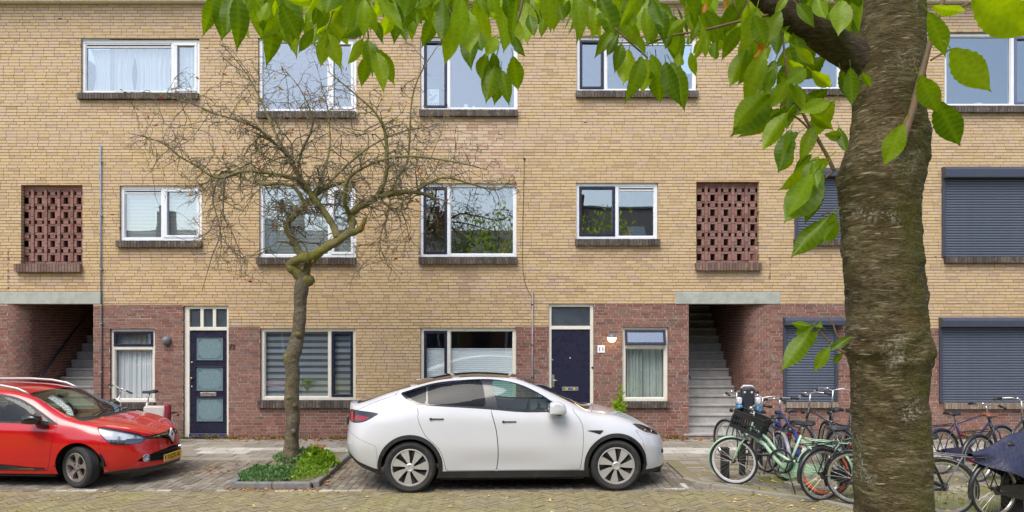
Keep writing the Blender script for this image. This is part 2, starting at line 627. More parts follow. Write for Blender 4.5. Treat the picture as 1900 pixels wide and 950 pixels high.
# ---------------------------------------------------------------- the apartment building
bld = scene_thing('apartment_building', (0, WALL, 0))
tag(bld, 'long three storey yellow brick apartment block with red brick ground floor', 'building')

M_yel = brick_mat('yellow_brick', [(0, srgb(178, 152, 122)), (.12, srgb(194, 167, 126)), (.3, srgb(201, 174, 131)), (.6, srgb(207, 181, 139)), (.75, srgb(206, 181, 147)), (.9, srgb(200, 175, 149)), (1, srgb(186, 160, 136))], speck=.25, weather=srgb(190, 166, 138))
M_red = brick_mat('red_brick', [(0, srgb(112, 79, 69)), (.25, srgb(132, 91, 80)), (.5, srgb(142, 100, 88)), (.75, srgb(138, 105, 94)), (.9, srgb(126, 104, 96)), (1, srgb(108, 88, 82))], weather=srgb(138, 112, 100))
M_pale = brick_mat('pale_repair_brick', [(0, srgb(186, 152, 126)), (.5, srgb(208, 180, 150)), (1, srgb(216, 194, 168))])
M_dark = brick_mat('sill_brick', [(0, srgb(70, 62, 58)), (.5, srgb(86, 78, 72)), (1, srgb(104, 94, 86))], rough=.7, speck=.2, weather=srgb(96, 88, 80))
M_sillred = brick_mat('lattice_sill_brick', [(0, srgb(106, 82, 74)), (.5, srgb(122, 98, 88)), (1, srgb(136, 112, 100))], weather=srgb(110, 96, 88))
M_lattice = brick_mat('lattice_brick', [(0, srgb(116, 82, 72)), (.4, srgb(138, 100, 90)), (.8, srgb(152, 114, 104)), (1, srgb(134, 108, 100))], weather=srgb(140, 110, 104))
M_mortar_y = plain('dark_joint', srgb(142, 117, 92), .95, var=.2, scale=8)
M_mortar_r = plain('pale_joint', srgb(176, 156, 142), .95, var=.15, scale=8)
M_white = plain('white_paint', srgb(232, 234, 238), .35, var=.03, scale=9, dirt=(srgb(190, 186, 176), 6, .25))
M_cream = plain('cream_paint', srgb(226, 222, 208), .4, var=.04, scale=9, dirt=(srgb(176, 168, 150), 6, .35))
M_navy = plain('navy_paint', srgb(35, 36, 57), .3, var=.06, scale=12, dirt=(srgb(54, 54, 74), 9, .12))
M_conc = plain('pale_concrete', srgb(168, 172, 162), .9, var=.12, scale=9, bump=.35, dirt=(srgb(122, 124, 112), 3, .5))
M_step = plain('stair_concrete', srgb(166, 164, 160), .85, var=.14, scale=7, bump=.3, dirt=(srgb(128, 124, 118), 2.5, .5))
M_glass = glass_mat('window_glass', (.88, .92, .91, 1), refl=.25)
M_glass_low = glass_mat('street_window_glass', (.96, .98, .98, 1), refl=.07)
M_inside = plain('room_wall', srgb(150, 146, 138), .9, var=.05)
M_frost = plain('frosted_glass', srgb(114, 138, 143), .25, var=.06, scale=20, spec=.6)
M_frost_line = plain('frosted_key_pattern', srgb(84, 100, 104), .35)
M_metal = plain('satin_metal', srgb(196, 194, 186), .35, metal=.9)
M_black = plain('black_plastic', srgb(30, 31, 34), .45)
M_grey_paint = plain('grey_blue_frame', srgb(106, 112, 142), .35, var=.05)
M_dkglass = plain('dull_transom_glass', srgb(70, 78, 86), .18, var=.15, scale=5, spec=.7)

OPEN = []          # (x0, x1, z0, z1) holes in the brickwork


def rect(px0, py0, px1, py1):
    return wx(px0), wx(px1), wz(py1), wz(py0)


def ring(m, x0, x1, z0, z1, w, y0, y1, mi=0, bev=.004):
    m.bevbox(x0, x1, y0, y1, z1 - w, z1, bev, mi)
    m.bevbox(x0, x1, y0, y1, z0, z0 + w, bev, mi)
    m.bevbox(x0, x0 + w, y0 + .0015, y1, z0 + w, z1 - w, bev, mi)
    m.bevbox(x1 - w, x1, y0 + .0015, y1, z0 + w, z1 - w, bev, mi)


def sill_mesh(x0, x1, z0, z1, proj=.055, pitch=.0605):
    rows = []
    n = max(2, round((x1 - x0) / pitch)); p = (x1 - x0) / n
    for i in range(n):
        rows.append((x0 + (i + .5) * p, WALL + .02 - proj / 2 + random.gauss(0, .0012), (z0 + z1) / 2 + random.gauss(0, .0012), 1, 0, p / 2 - .0035, .05 + proj / 2, (z1 - z0) / 2, random.random()))
    # the joint bed behind the sill bricks
    return rows


M_joint_sill = plain('sill_joint', srgb(104, 98, 90), .95)
def add_sill(win, px0, py0, px1, py1, mat=None, proj=.055):
    x0, x1, z0, z1 = rect(px0, py0, px1, py1)
    box_stuff(sill_mesh(x0, x1, z0, z1, proj), 'sill_bricks', mat or M_dark, win)
    m = MB(); m.box(x0 + .004, x1 - .004, WALL - proj + .012, WALL + .06, z0 + .006, z1 - .006)
    m.build('sill_bed', M_joint_sill, win)
    OPEN.append((x0, x1, z0, z1))


FR = WALL + .05        # front of the window frames


def window(px0, py0, px1, py1, mull, sash=(), sashmat=None, fmat=None, sill=None, grille=None, glass=None, fw=.062, deep=0.0, transom=None, name='window'):
    """mull: pixel columns of the mullions (each about 6 px); sash: indices of bays with an opening sash"""
    fmat = fmat or M_white
    x0, x1, z0, z1 = rect(px0, py0, px1, py1)
    OPEN.append((x0, x1, z0, z1))
    y0 = FR + deep; y1 = y0 + .09
    m = MB()
    ring(m, x0 + .003, x1 - .003, z0 + .002, z1 - .003, fw, y0, y1)
    edges = [x0 + fw]
    for c in mull:
        xm = wx(c)
        m.bevbox(xm - .03, xm + .03, y0 + .001, y1, z0 + fw, z1 - fw, .004)
        edges += [xm - .03, xm + .03]
    edges.append(x1 - fw)
    bays = [(edges[i], edges[i + 1]) for i in range(0, len(edges), 2)]
    win = m.build(name, fmat, bld)
    for i, (a, b) in enumerate(bays):
        zz0, zz1 = z0 + fw, z1 - fw
        if grille is not None and i in grille:
            g = MB()
            zz1 -= .075
            g.bevbox(a, b, y0 + .02, y1, zz1, zz1 + .075, .003)
            g.bevbox(a + .02, b - .02, y0 + .004, y0 + .02, zz1 + .04, zz1 + .055, .002)
            g.build('vent_grille', M_white, win)
            d = MB(); d.box(a + .02, b - .02, y0 + .016, y0 + .0195, zz1 + .016, zz1 + .034)
            d.build('vent_slot', M_black, win)
        if i in sash:
            s = MB()
            ring(s, a + .004, b - .004, zz0 + .004, zz1 - .004, .052, y0 - .012, y1 - .02, bev=.006)
            s.build('sash', sashmat or M_white, win)
            a2, b2, c2, d2 = a + .056, b - .056, zz0 + .056, zz1 - .056
        else:
            s = MB()
            ring(s, a, b, zz0, zz1, .016, y0 + .022, y1, bev=.003)
            s.build('glazing_bead', fmat, win)
            a2, b2, c2, d2 = a + .016, b - .016, zz0 + .016, zz1 - .016
        p = MB(); p.box(a2 - .005, b2 + .005, y0 + .045, y0 + .053, c2 - .005, d2 + .005)
        p.build('pane', glass or M_glass, win)
    if sill: add_sill(win, *sill)
    return win, bays, (z0 + fw, z1 - fw), y1


# top storey
wA = window(150, 72, 370, 174, [319], (1,), grille=(0,), sill=(146, 174, 370, 185))
wB = window(479, 70, 661, 208, [610], (1,), sill=(477, 208, 661, 220))
wC = window(780, 68, 961, 205, [832], (0,), M_navy, sill=(778, 205, 961, 217))
wD = window(1070, 67, 1293, 170, [1124], (0,), M_navy, grille=(1,), sill=(1068, 170, 1295, 182))
wE = window(1421, 63, 1612, 167, [1560], (1,), M_grey_paint, sill=(1418, 167, 1614, 178))
wF = window(1753, 60, 1936, 198, [1882], (1,), M_grey_paint, sill=(1751, 198, 1938, 210))
# middle storey
wH = window(222, 344, 374, 447, [300], (1,), grille=(0,), sill=(218, 447, 376, 459))
wI = window(481, 342, 661, 478, [611], (1,), sill=(477, 478, 661, 491))
wJ = window(779, 340, 959, 477, [832], (0,), M_navy, sill=(777, 477, 960, 490))
wK = window(1069, 339, 1221, 444, [1145], (0,), M_navy, grille=(1,), sill=(1067, 444, 1224, 456))
# ground floor
wQ = window(483, 609, 660, 743, [611], (1,), M_navy, M_cream, sill=(480, 743, 661, 756), glass=M_glass_low)
wR = window(780, 608, 958, 743, [832], (0,), M_navy, M_cream, sill=(778, 743, 960, 756), glass=M_glass_low)


def small_window(px0, py0, px1, py1, split, tilt, sill):
    """fixed light below, navy hopper above"""
    x0, x1, z0, z1 = rect(px0, py0, px1, py1)
    OPEN.append((x0, x1, z0, z1))
    y0, y1, fw = FR, FR + .09, .062
    zs = wz(split)
    m = MB()
    ring(m, x0 + .003, x1 - .003, z0 + .002, z1 - .003, fw, y0, y1)
    m.bevbox(x0 + fw, x1 - fw, y0 + .001, y1, zs - .03, zs + .03, .004)
    win = m.build('window', M_cream, bld)
    s = MB(); ring(s, x0 + fw, x1 - fw, z0 + fw, zs - .03, .016, y0 + .022, y1, bev=.003)
    s.build('glazing_bead', M_cream, win)
    p = MB(); p.box(x0 + fw + .01, x1 - fw - .01, y0 + .045, y0 + .053, z0 + fw + .01, zs - .04); p.build('pane', M_glass_low, win)
    s = MB()
    a, b, c, d = x0 + fw - .012, x1 - fw + .012, zs + .034, z1 - fw + .01
    R = Matrix.Translation((0, y0, d)) @ Matrix.Rotation(-tilt, 4, 'X') @ Matrix.Translation((0, -y0, -d))
    s2 = MB(); ring(s2, a, b, c, d, .05, y0 - .014, y0 + .04, bev=.005)
    s2.v = [tuple(R @ Vector(v)) for v in s2.v]
    s2.build('hopper_sash', M_navy, win)
    p = MB(); p.box(a + .045, b - .045, y0 + .006, y0 + .012, c + .045, d - .045, M=R); p.build('pane', M_glass, win)
    if tilt > .05:
        for xa in (a + .1, b - .16):
            h = MB(); h.tube([(xa, y0 + .02, d - .004), (xa + .06, y0 + .02, d - .004)], .008, 6); h.build('hinge', M_cream, win)
    if sill: add_sill(win, *sill)
    return win


wO = small_window(204, 610, 287, 747, 646, 0.0, (202, 747, 289, 758))
wT = small_window(1155, 607, 1240, 745, 644, math.radians(16), (1160, 745, 1241, 756))


# doors -----------------------------------------------------------------
def door_frame(px0, py0, px1, py1, split, leftw, rightw):
    x0, x1, z0, z1 = rect(px0, py0, px1, py1)
    z0 = .075
    OPEN.append((x0, x1, z0 - .1, z1))
    zs = wz(split)
    lw, rw = leftw * WALL / FPX, rightw * WALL / FPX
    m = MB()
    y0, y1 = FR, FR + .1
    m.bevbox(x0 + .003, x1 - .003, y0, y1, z1 - .065, z1 - .003, .004)
    m.bevbox(x0 + .003, x0 + lw, y0 + .001, y1, z0, z1 - .065, .004)
    m.bevbox(x1 - rw, x1 - .003, y0 + .001, y1, z0, z1 - .065, .004)
    m.bevbox(x0 + lw, x1 - rw, y0 + .002, y1, zs - .035, zs + .035, .004)
    return m, x0 + lw, x1 - rw, z0, zs - .035, zs + .035, z1 - .065, y0


m, a, b, z0, zt, zs, ztop, y0 = door_frame(340, 567, 424, 806, 610, 9.5, 5)
w = (b - a)
for k in (1, 2):
    m.bevbox(a + w * k / 3 - .032, a + w * k / 3 + .032, y0 + .003, y0 + .08, zs, ztop, .004)
dr = m.build('door_surround', M_cream, bld)
for k in range(3):
    p = MB(); p.box(a + w * k / 3 + .02, a + w * (k + 1) / 3 - .02, y0 + .04, y0 + .048, zs - .004, ztop + .004); p.build('transom_pane', M_dkglass, dr)
p = MB()
leaf_y = y0 + .03
zlow = z0 + .085
pan = [(wz(669), wz(624.6)), (wz(726), wz(681)), (wz(783), wz(738.5))]
px0_, px1_ = wx(360), wx(411.5)
# stiles and rails leave three glazed openings
p.bevbox(a + .004, px0_, leaf_y, leaf_y + .045, zlow, zt - .004, .004)
p.bevbox(px1_, b - .004, leaf_y, leaf_y + .045, zlow, zt - .004, .004)
edges = [zlow] + [e for pr in pan[::-1] for e in pr] + [zt - .004]
for i in range(0, len(edges), 2):
    p.bevbox(px0_, px1_, leaf_y + .001, leaf_y + .045, edges[i], edges[i + 1], .003)
for (q0, q1) in pan:
    ring(p, px0_ - .012, px1_ + .012, q0 - .012, q1 + .012, .02, leaf_y - .012, leaf_y + .004, bev=.005)
leaf = p.build('door', M_navy, bld); leaf['label'] = 'navy front door with three frosted panes'
for (q0, q1) in pan:
    g = MB(); g.box(px0_, px1_, leaf_y + .016, leaf_y + .022, q0, q1); pane = g.build('frosted_pane', M_frost, leaf)
    k = MB()
    i0, i1, j0, j1 = px0_ + .035, px1_ - .035, q0 + .035, q1 - .035
    y_ = leaf_y + .0135
    c = .065
    for (xa, xb, za, zb) in ((i0 + c, i1 - c, j0, j0 + .006), (i0 + c, i1 - c, j1 - .006, j1), (i0, i0 + .006, j0 + c, j1 - c), (i1 - .006, i1, j0 + c, j1 - c)):
        k.box(xa, xb, y_, y_ + .0015, za, zb)
    for sx, xx in ((1, i0), (-1, i1)):
        for sz, zz in ((1, j0), (-1, j1)):
            def seg(u0, v0, u1, v1):
                xa, xb = sorted((xx + sx * u0, xx + sx * u1)); za, zb = sorted((zz + sz * v0, zz + sz * v1))
                k.box(xa - .003, xb + .003, y_, y_ + .0015, za - .003, zb + .003)
            seg(c, .003, c, .04); seg(.003, c, .04, c); seg(.015, .015, .04, .015); seg(.015, .015, .015, .04); seg(.04, .015, .04, .04); seg(.015, .04, .04, .04); seg(.04, .04, c, .04); seg(.04, .04, .04, c)
    k.build('etched_border', M_frost_line, leaf)
t_ = MB(); t_.bevbox(a, b, FR - .03, FR + .1, z0 - .02, z0 + .08, .006); t_.build('threshold', plain('blue_threshold', srgb(56, 56, 96), .5), dr)
s_ = MB(); s_.bevbox(wx(369), wx(399), leaf_y - .018, leaf_y + .002, wz(736), wz(728.5), .004); s_.build('letter_slot', M_metal, leaf)
h = MB(); h.lathe([(0, -.06), (.022, -.058), (.028, -.045), (.02, -.028), (.011, -.02), (.011, 0)], 14, 'y', (wx(353.5), leaf_y, wz(702.5))); h.build('door_knob', plain('brass', srgb(150, 126, 92), .35, .8), leaf, smooth=True)
for zz in (673, 718): 
    h = MB(); h.lathe([(0, -.012), (.014, -.012), (.016, -.006), (.016, 0)], 12, 'y', (wx(353), leaf_y, wz(zz))); h.build('lock', M_metal, leaf, smooth=True)

m, a, b, z0, zt, zs, ztop, y0 = door_frame(1018, 563, 1102, 806, 608, 5.5, 6.5)
dr2 = m.build('door_surround', M_cream, bld)
p = MB(); p.box(a, b, y0 + .035, y0 + .045, zs - .003, ztop + .003); p.build('transom_pane', M_dkglass, dr2)
p = MB(); p.bevbox(a + .004, b - .004, y0 + .028, y0 + .07, z0 + .03, zt - .003, .004); leaf2 = p.build('door', M_navy, bld); leaf2['label'] = 'plain flush navy front door'
yy = y0 + .028
p = MB(); p.bevbox(wx(1024.5), wx(1029), yy - .014, yy + .001, wz(719), wz(696), .004); h2 = p.build('lock_plate', M_metal, leaf2)
p = MB(); p.tube([(wx(1026.5), yy - .012, wz(706)), (wx(1026.5), yy - .05, wz(706)), (wx(1034), yy - .05, wz(706))], .011, 8); p.build('door_handle', M_metal, leaf2, smooth=True)
p = MB(); p.bevbox(wx(1043), wx(1074), yy - .014, yy + .001, wz(726), wz(718.5), .003); sl = p.build('letter_slot', M_metal, leaf2)
for k, cc in enumerate((srgb(206, 176, 40), srgb(50, 80, 150), srgb(70, 110, 160), srgb(206, 176, 40))):
    q = MB(); q.box(wx(1050 + k * 4.5), wx(1054 + k * 4.5), yy - .0165, yy - .0142, wz(724), wz(720.5)); q.build('sticker', plain('sticker_%d' % k, cc, .5), leaf2)
p = MB(); p.lathe([(0, -.02), (.016, -.018), (.018, 0)], 12, 'y', (wx(1058.5), yy, wz(665))); p.build('peephole', M_metal, leaf2, smooth=True)
p = MB(); p.lathe([(0, -.014), (.012, -.014), (.014, 0)], 12, 'y', (wx(1026), yy, wz(668))); p.build('upper_lock', M_metal, leaf2, smooth=True)
p = MB(); p.lathe([(0, -.022), (.016, -.02), (.02, 0)], 12, 'y', (wx(1099.5), y0, wz(682))); p.build('bell_push', M_black, dr2, smooth=True)

# roller shutters --------------------------------------------------------
M_shut = plain('shutter_grey_blue', srgb(90, 97, 112), .4, var=.05, scale=10)
M_shut_d = plain('shutter_box_anthracite', srgb(64, 69, 84), .4, var=.06, scale=10)


def shutter(px0, ytop, px1, ybody, ybot, sill, boxr=None):
    x0, x1, z0, z1 = rect(px0, ytop, px1, ybot)
    OPEN.append((x0 + .03, x1 - .03, z0, z1 - .03))
    zb = wz(ybody)
    bx1 = wx(boxr) if boxr else x1
    m = MB()
    poly = [(WALL + .05, z1), (WALL - .10, z1), (WALL - .165, z1 - .065), (WALL - .165, zb + .012), (WALL - .15, zb), (WALL + .05, zb)]
    m.prism(poly, x0 - .004, bx1, plane='yz')
    box = m.build('shutter_box', M_shut_d, bld); box['label'] = 'anthracite roller shutter with its box and slats closed'
    for (a, b) in ((x0, x0 + .055), (x1 - .055, x1)):
        r = MB(); r.bevbox(a, b, WALL - .045, WALL + .04, z0, zb - .001, .004); r.build('guide_rail', M_shut_d, box)
    n = round((zb - z0) / .0525)
    p_ = (zb - z0) / n
    s = MB()
    prof = [(.02, 0), (.006, .006), (0, p_ * .35), (.001, p_ * .7), (.008, p_ - .007), (.02, p_ - .003)]
    vs = [(x0 + .055, WALL - .012 + a_, b_) for a_, b_ in prof] + [(x1 - .055, WALL - .012 + a_, b_) for a_, b_ in prof]
    k = len(prof)
    s.add(vs, [(i, i + 1, k + i + 1, k + i) for i in range(k - 1)])
    me = s.mesh('slat', smooth=False); me.materials.append(M_shut)
    for i in range(n):
        o = link_mesh('slat', me, None, box); o.location.z = z0 + i * p_
    d = MB(); d.box(x0 + .05, x1 - .05, WALL + .012, WALL + .03, z0, zb); d.build('slat_backing', M_shut_d, box)
    if sill: add_sill(box, *sill)
    return box


shutter(1474, 314, 1627, 330, 445, (1472, 445, 1629, 456))
shutter(1747, 311, 1962, 332, 477, (1751, 477, 1964, 488))
M_sill_g = brick_mat('grey_sill_brick', [(0, srgb(120, 108, 96)), (.5, srgb(138, 124, 110)), (1, srgb(156, 142, 126))], rough=.7)
b1 = shutter(1453, 589, 1553, 604, 746, (1457, 746, 1552, 756, M_sill_g), 1563)
b2 = shutter(1742, 589, 1925, 607, 747, (1750, 747, 1925, 758, M_sill_g))

# brick lattices ----------------------------------------------------------
def lattice(px0, py0, px1, py1, sill, flip):
    x0, x1, z0, z1 = rect(px0, py0, px1, py1)
    OPEN.append((x0, x1, z0, z1))
    root = MB()
    # frame courses top and bottom
    root.box(x0, x1, WALL + .1, WALL + .2, z1 - .075, z1 - .002)
    lat = root.build('brick_lattice', M_lattice, bld)
    rows = []
    nb = 5
    bay = (x1 - x0) / (nb - .35)
    off = x0 - bay * .35 if flip else x0 - bay * .18
    z_lo, z_hi = z0 + .06, z1 - .075
    per = (z_hi - z_lo) / 5
    def piece(a, b, c, d, y=.11, dep=.09):
        a, b = max(a, x0 + .002), min(b, x1 - .002)
        if b - a < .012: return
        rows.append(((a + b) / 2, WALL + y + dep / 2, (c + d) / 2, 1, 0, (b - a) / 2, dep / 2, (d - c) / 2, random.random()))
    for k in range(int((x1 - x0) / .215) + 1):
        a = x0 + k * .215
        piece(a + .003, min(a + .21, x1), z0 + .004, z0 + .056, .1, .1)
    for i in range(nb + 2):
        xr = off + i * bay
        for k in range(8):                       # ribs of bricks on end
            h = (z_hi - z_lo) / 8
            piece(xr - .028, xr + .028, z_lo + k * h + .004, z_lo + (k + 1) * h - .004, .085, .1)
        for k in range(5):
            zb = z_lo + k * per
            xa, xb = xr + .031, xr + bay - .031
            wd = xb - xa
            piece(xa, xa + wd * .27, zb + .004, zb + per * .44, .105)          # beside the large hole
            piece(xb - wd * .27, xb, zb + .004, zb + per * .44, .105)
            piece(xa, xb, zb + per * .44 + .005, zb + per * .60, .112)          # band
            piece(xa + wd * .26, xb - wd * .26, zb + per * .60 + .004, zb + per * .85, .105)
            piece(xa, xb, zb + per * .85 + .005, zb + per, .112)
    box_pieces(rows, 'lattice_brick', M_lattice, lat)
    add_sill(lat, *sill, M_sillred, .07)
    d = MB(); d.box(x0 - .3, x1 + .3, WALL + .9, WALL + .93, z0 - .3, z1 + .3); d.build('stair_wall', M_red, lat)
    return lat


lattice(39, 343, 153, 490, (31, 490, 153, 505), True)
lattice(1292, 337, 1408, 488, (1290, 488, 1411, 502), False)

# stair openings ----------------------------------------------------------
ZL0, ZL1 = 2.745, 2.985
SR0, SR1 = wx(1278), wx(1430)
SL0, SL1 = wx(14), wx(173)
OPEN.append((SR0, SR1, -.2, ZL1))
OPEN.append((SL0, SL1, -.2, ZL1))
def lintel(px0, px1):
    x0, x1 = wx(px0), wx(px1)
    OPEN.append((x0, x1, ZL0 + .001, ZL1))
    m = MB(); m.bevbox(x0, x1, WALL - .012, WALL + .32, ZL0, ZL1, .008)
    m.build('concrete_lintel', M_conc, bld)
lintel(1253, 1448); lintel(-6, 190)


def stairs(xa, xb, side):
    """a flight between two walls; side +1: the wall with the rounded corner is on the right"""
    n, h, t = 17, .175, .2
    m0 = MB(); m0.box(xa - .02, xb + .02, WALL + .02, WALL + 6, -.1, .02); flight = m0.build('staircase', M_step, bld)
    for k in range(n):
        m = MB()
        z = .155 + k * h
        y = WALL + .02 + k * t
        m.bevbox(xa, xb, y - .03, y + t + .05, z - .045, z, .008)
        m.box(xa, xb, y, y + .06, z - h + .001, z - .046)
        m.build('step', M_step, flight)
    return flight


STX = 4.735
stairs(SR0 - .1, STX, 1)
stairs(-9.74, SL1 + .1, -1)


def brick_run(path, z0, z1, side, short=1.0, ch=.0592):
    """bricks standing along a path in plan; side +1: the wall's body lies left of the path"""
    rows = []
    seg = [(Vector(a), Vector(b)) for a, b in zip(path[:-1], path[1:])]
    tot = sum((b - a).length for a, b in seg)
    def pt(s):
        for a, b in seg:
            l_ = (b - a).length
            if s <= l_: return a + (b - a) * (s / l_), (b - a).normalized()
            s -= l_
        return seg[-1][1], (seg[-1][1] - seg[-1][0]).normalized()
    for c in range(int((z1 - z0) / ch)):
        s = -(.055 if c % 2 else 0)
        while s < tot - .01:
            ln = .1 if s < short else .2
            a, b = max(s, 0), min(s + ln, tot)
            if b - a > .02:
                p_, d_ = pt((a + b) / 2)
                q = p_ + Vector((-d_.y, d_.x)) * .05 * side
                rows.append((q.x, q.y, z0 + (c + .5) * ch, d_.x, d_.y, (b - a) / 2, .05, ch / 2 - .005, random.random()))
            s += ln + .011
    return rows


def arcpts(cx, cy, r, a0, a1, n=12):
    return [(cx + r * math.cos(a0 + (a1 - a0) * i / n), cy + r * math.sin(a0 + (a1 - a0) * i / n)) for i in range(n + 1)]


def passage(path, side, z1, inner_x, xa, xb, ceil0):
    rows = brick_run(path, .07, z1, side)
    m = MB(); n = len(path); vs = []
    for i, p in enumerate(path):
        a = Vector(path[max(0, i - 1)]); b = Vector(path[min(n - 1, i + 1)]); d = (b - a).normalized()
        q = Vector(p) + Vector((-d.y, d.x)) * .007 * side
        vs += [(q.x, q.y, -.05), (q.x, q.y, z1)]
    m.add(vs, [(2 * i, 2 * i + 2, 2 * i + 3, 2 * i + 1) for i in range(n - 1)])
    wall_ = m.build('passage_wall', M_mortar_r, bld)
    near, far = split_near(rows, 150, lambda r: r[1] + abs(r[2] - 1.6) * .2)
    box_pieces(near, 'brick', M_red, wall_); box_stuff(far, 'bricks', M_red, wall_)
    rows = brick_run([(inner_x, WALL + .11), (inner_x, WALL + 3.9)], .07, z1, -side, 0)
    box_stuff(rows, 'bricks', M_red, wall_)
    m = MB(); m.box(xa - .5, xb + .5, WALL + 3.92, WALL + 4, 0, 6); m.build('passage_back', M_step, bld)
    m = MB()
    m.add([(xa - .4, WALL + .3, ceil0), (xb + .4, WALL + .3, ceil0), (xb + .4, WALL + 4, ceil0 + 2.3), (xa - .4, WALL + 4, ceil0 + 2.3)], [(0, 1, 2, 3)])
    m.build('passage_ceiling', M_conc, bld)


rr = SR1 - STX
passage(arcpts(SR1, WALL + rr, rr, 1.5 * math.pi, math.pi) + [(STX, WALL + 3.9)], -1, 3.9, SR0, SR0, STX, ZL1 - .02)
rl = -9.74 - SL0
passage(arcpts(SL0, WALL + rl, rl, -.5 * math.pi, 0) + [(-9.74, WALL + 3.9)], 1, 3.9, SL1, -9.74, SL1, ZL1 - .02)
# handrails
M_rail = plain('dark_handrail', srgb(46, 50, 62), .4)
hr = MB(); hr.tube([at(70, 708, WALL + .35), at(72, 703, WALL + .38), at(168, 573, WALL + 2.4)], .022, 8)
hr.build('handrail', M_rail, bld, smooth=True)
hr = MB(); hr.tube([(SR0 + .03, WALL + .16, wz(688)), (SR0 + .045, WALL + .16, wz(701)), (SR0 + .075, WALL + .16, wz(703))], .016, 8); hr.build('handrail_end', M_rail, bld, smooth=True)

# brickwork ----------------------------------------------------------------
RED = [rect(190, 566, 340, 830), rect(173, 567, 191, 830), rect(-260, 567, 15, 830), rect(424, 606, 483, 830), rect(340, 806, 424, 830), rect(483, 742, 958, 830), rect(958, 606, 1018, 830),
       rect(1102, 564, 1279, 830), rect(1429, 563, 1580, 830), rect(1580, 611, 2200, 830)]
CH = .0617
Z_TOP = wz(7)
PATCH = [(rect(805, 218, 968, 335), 1.25), (rect(838, 500, 906, 548), 1.1)]


def is_red(x, z):
    return any(a <= x <= b and c <= z <= d for a, b, c, d in RED)


SILLS = [(146, 370, 185), (477, 661, 220), (778, 961, 217), (1068, 1295, 182), (1418, 1614, 178), (1751, 1938, 210), (218, 376, 459), (477, 661, 491), (777, 960, 490), (1067, 1224, 456), (1290, 1411, 502), (31, 153, 505), (1751, 1964, 488), (1472, 1629, 456)]


def tone(x, z, v):
    """batches and weathering: stained bricks under the sills, a paler batch on the top floor"""
    for (a, b, y) in SILLS:
        x0, x1, zz = wx(a), wx(b), wz(y)
        if x0 - .05 < x < x1 + .05 and zz - .45 < z < zz and random.random() < .75 * (1 - (zz - z) / .45):
            return random.choice((random.uniform(.02, .1), random.uniform(.9, 1)))
    if z > 8.3 and random.random() < .5: return random.uniform(.9, 1)
    if z > 5.9 and random.random() < .5: return random.uniform(.68, .93)
    if z < 5.9 and v > .7 and random.random() < .5: return random.uniform(.2, .7)
    return v


def courses(kind):
    rows, pale = [], []
    ch = CH if kind == 'y' else .0592
    z = gz(WALL) - .04
    if kind == 'y': zmax = Z_TOP
    else: zmax = wz(562)
    c = 0
    while z < zmax:
        za, zb = z + .0055, min(z + ch - .0055, zmax)
        if kind == 'r': za, zb = z + .005, min(z + ch - .005, zmax)
        cuts = sorted({za, zb} | {e for o in OPEN for e in (o[2], o[3]) if za < e < zb} | {e for o in RED for e in (o[2], o[3]) if za < e < zb})
        # one set of bricks per course
        xs = []
        x = -11.9 - (c % 4) * .055 - random.random() * .02
        while x < 11.9:
            r = random.random()
            if kind == 'y': ln = .1 if r < .13 else (.155 if r < .18 else .208)
            else: ln = .1 if r < .08 else .205
            xs.append((x, x + ln, random.uniform(.02, 1), random.gauss(0, .0016)))
            x += ln + (.006 if kind == 'y' else .011)
        for s0, s1 in zip(cuts[:-1], cuts[1:]):
            if s1 - s0 < .008: continue
            zm = (s0 + s1) / 2
            holes = sorted([(o[0], o[1]) for o in OPEN if o[2] < zm < o[3]])
            other = [(o[0], o[1]) for o in RED if o[2] <= zm < o[3]]
            if kind == 'y': holes = sorted(holes + other)
            for (a, b, v, dy) in xs:
                parts = [(a, b)]
                for (h0, h1) in holes:
                    nxt = []
                    for (p, q) in parts:
                        if h1 <= p or h0 >= q: nxt.append((p, q))
                        else:
                            if h0 > p: nxt.append((p, h0))
                            if h1 < q: nxt.append((h1, q))
                    parts = nxt
                if kind == 'r':
                    nxt = []
                    for (p, q) in parts:
                        for (h0, h1) in other:
                            u, w_ = max(p, h0), min(q, h1)
                            if w_ - u > .012: nxt.append((u, w_))
                    parts = nxt
                for (p, q) in parts:
                    if q - p < .012: continue
                    xm = (p + q) / 2
                    vv_ = tone(xm, zm, v) if kind == 'y' else v
                    row = (xm, WALL + .05 + dy, zm, 1, 0, (q - p) / 2 - .001, .05, (s1 - s0) / 2, vv_)
                    if kind == 'y':
                        hit = False
                        for (R_, pr) in PATCH:
                            if R_[0] < xm < R_[1] and R_[2] < zm < R_[3]:
                                ex = abs((xm - (R_[0] + R_[1]) / 2) / (R_[1] - R_[0]) * 2); ez = abs((zm - (R_[2] + R_[3]) / 2) / (R_[3] - R_[2]) * 2)
                                if random.random() < pr * (1.25 - max(ex, ez)): hit = True
                        (pale if hit else rows).append(row)
                    else: rows.append(row)
        z += ch; c += 1
    return rows, pale


yel, pale = courses('y')
red, _ = courses('r')
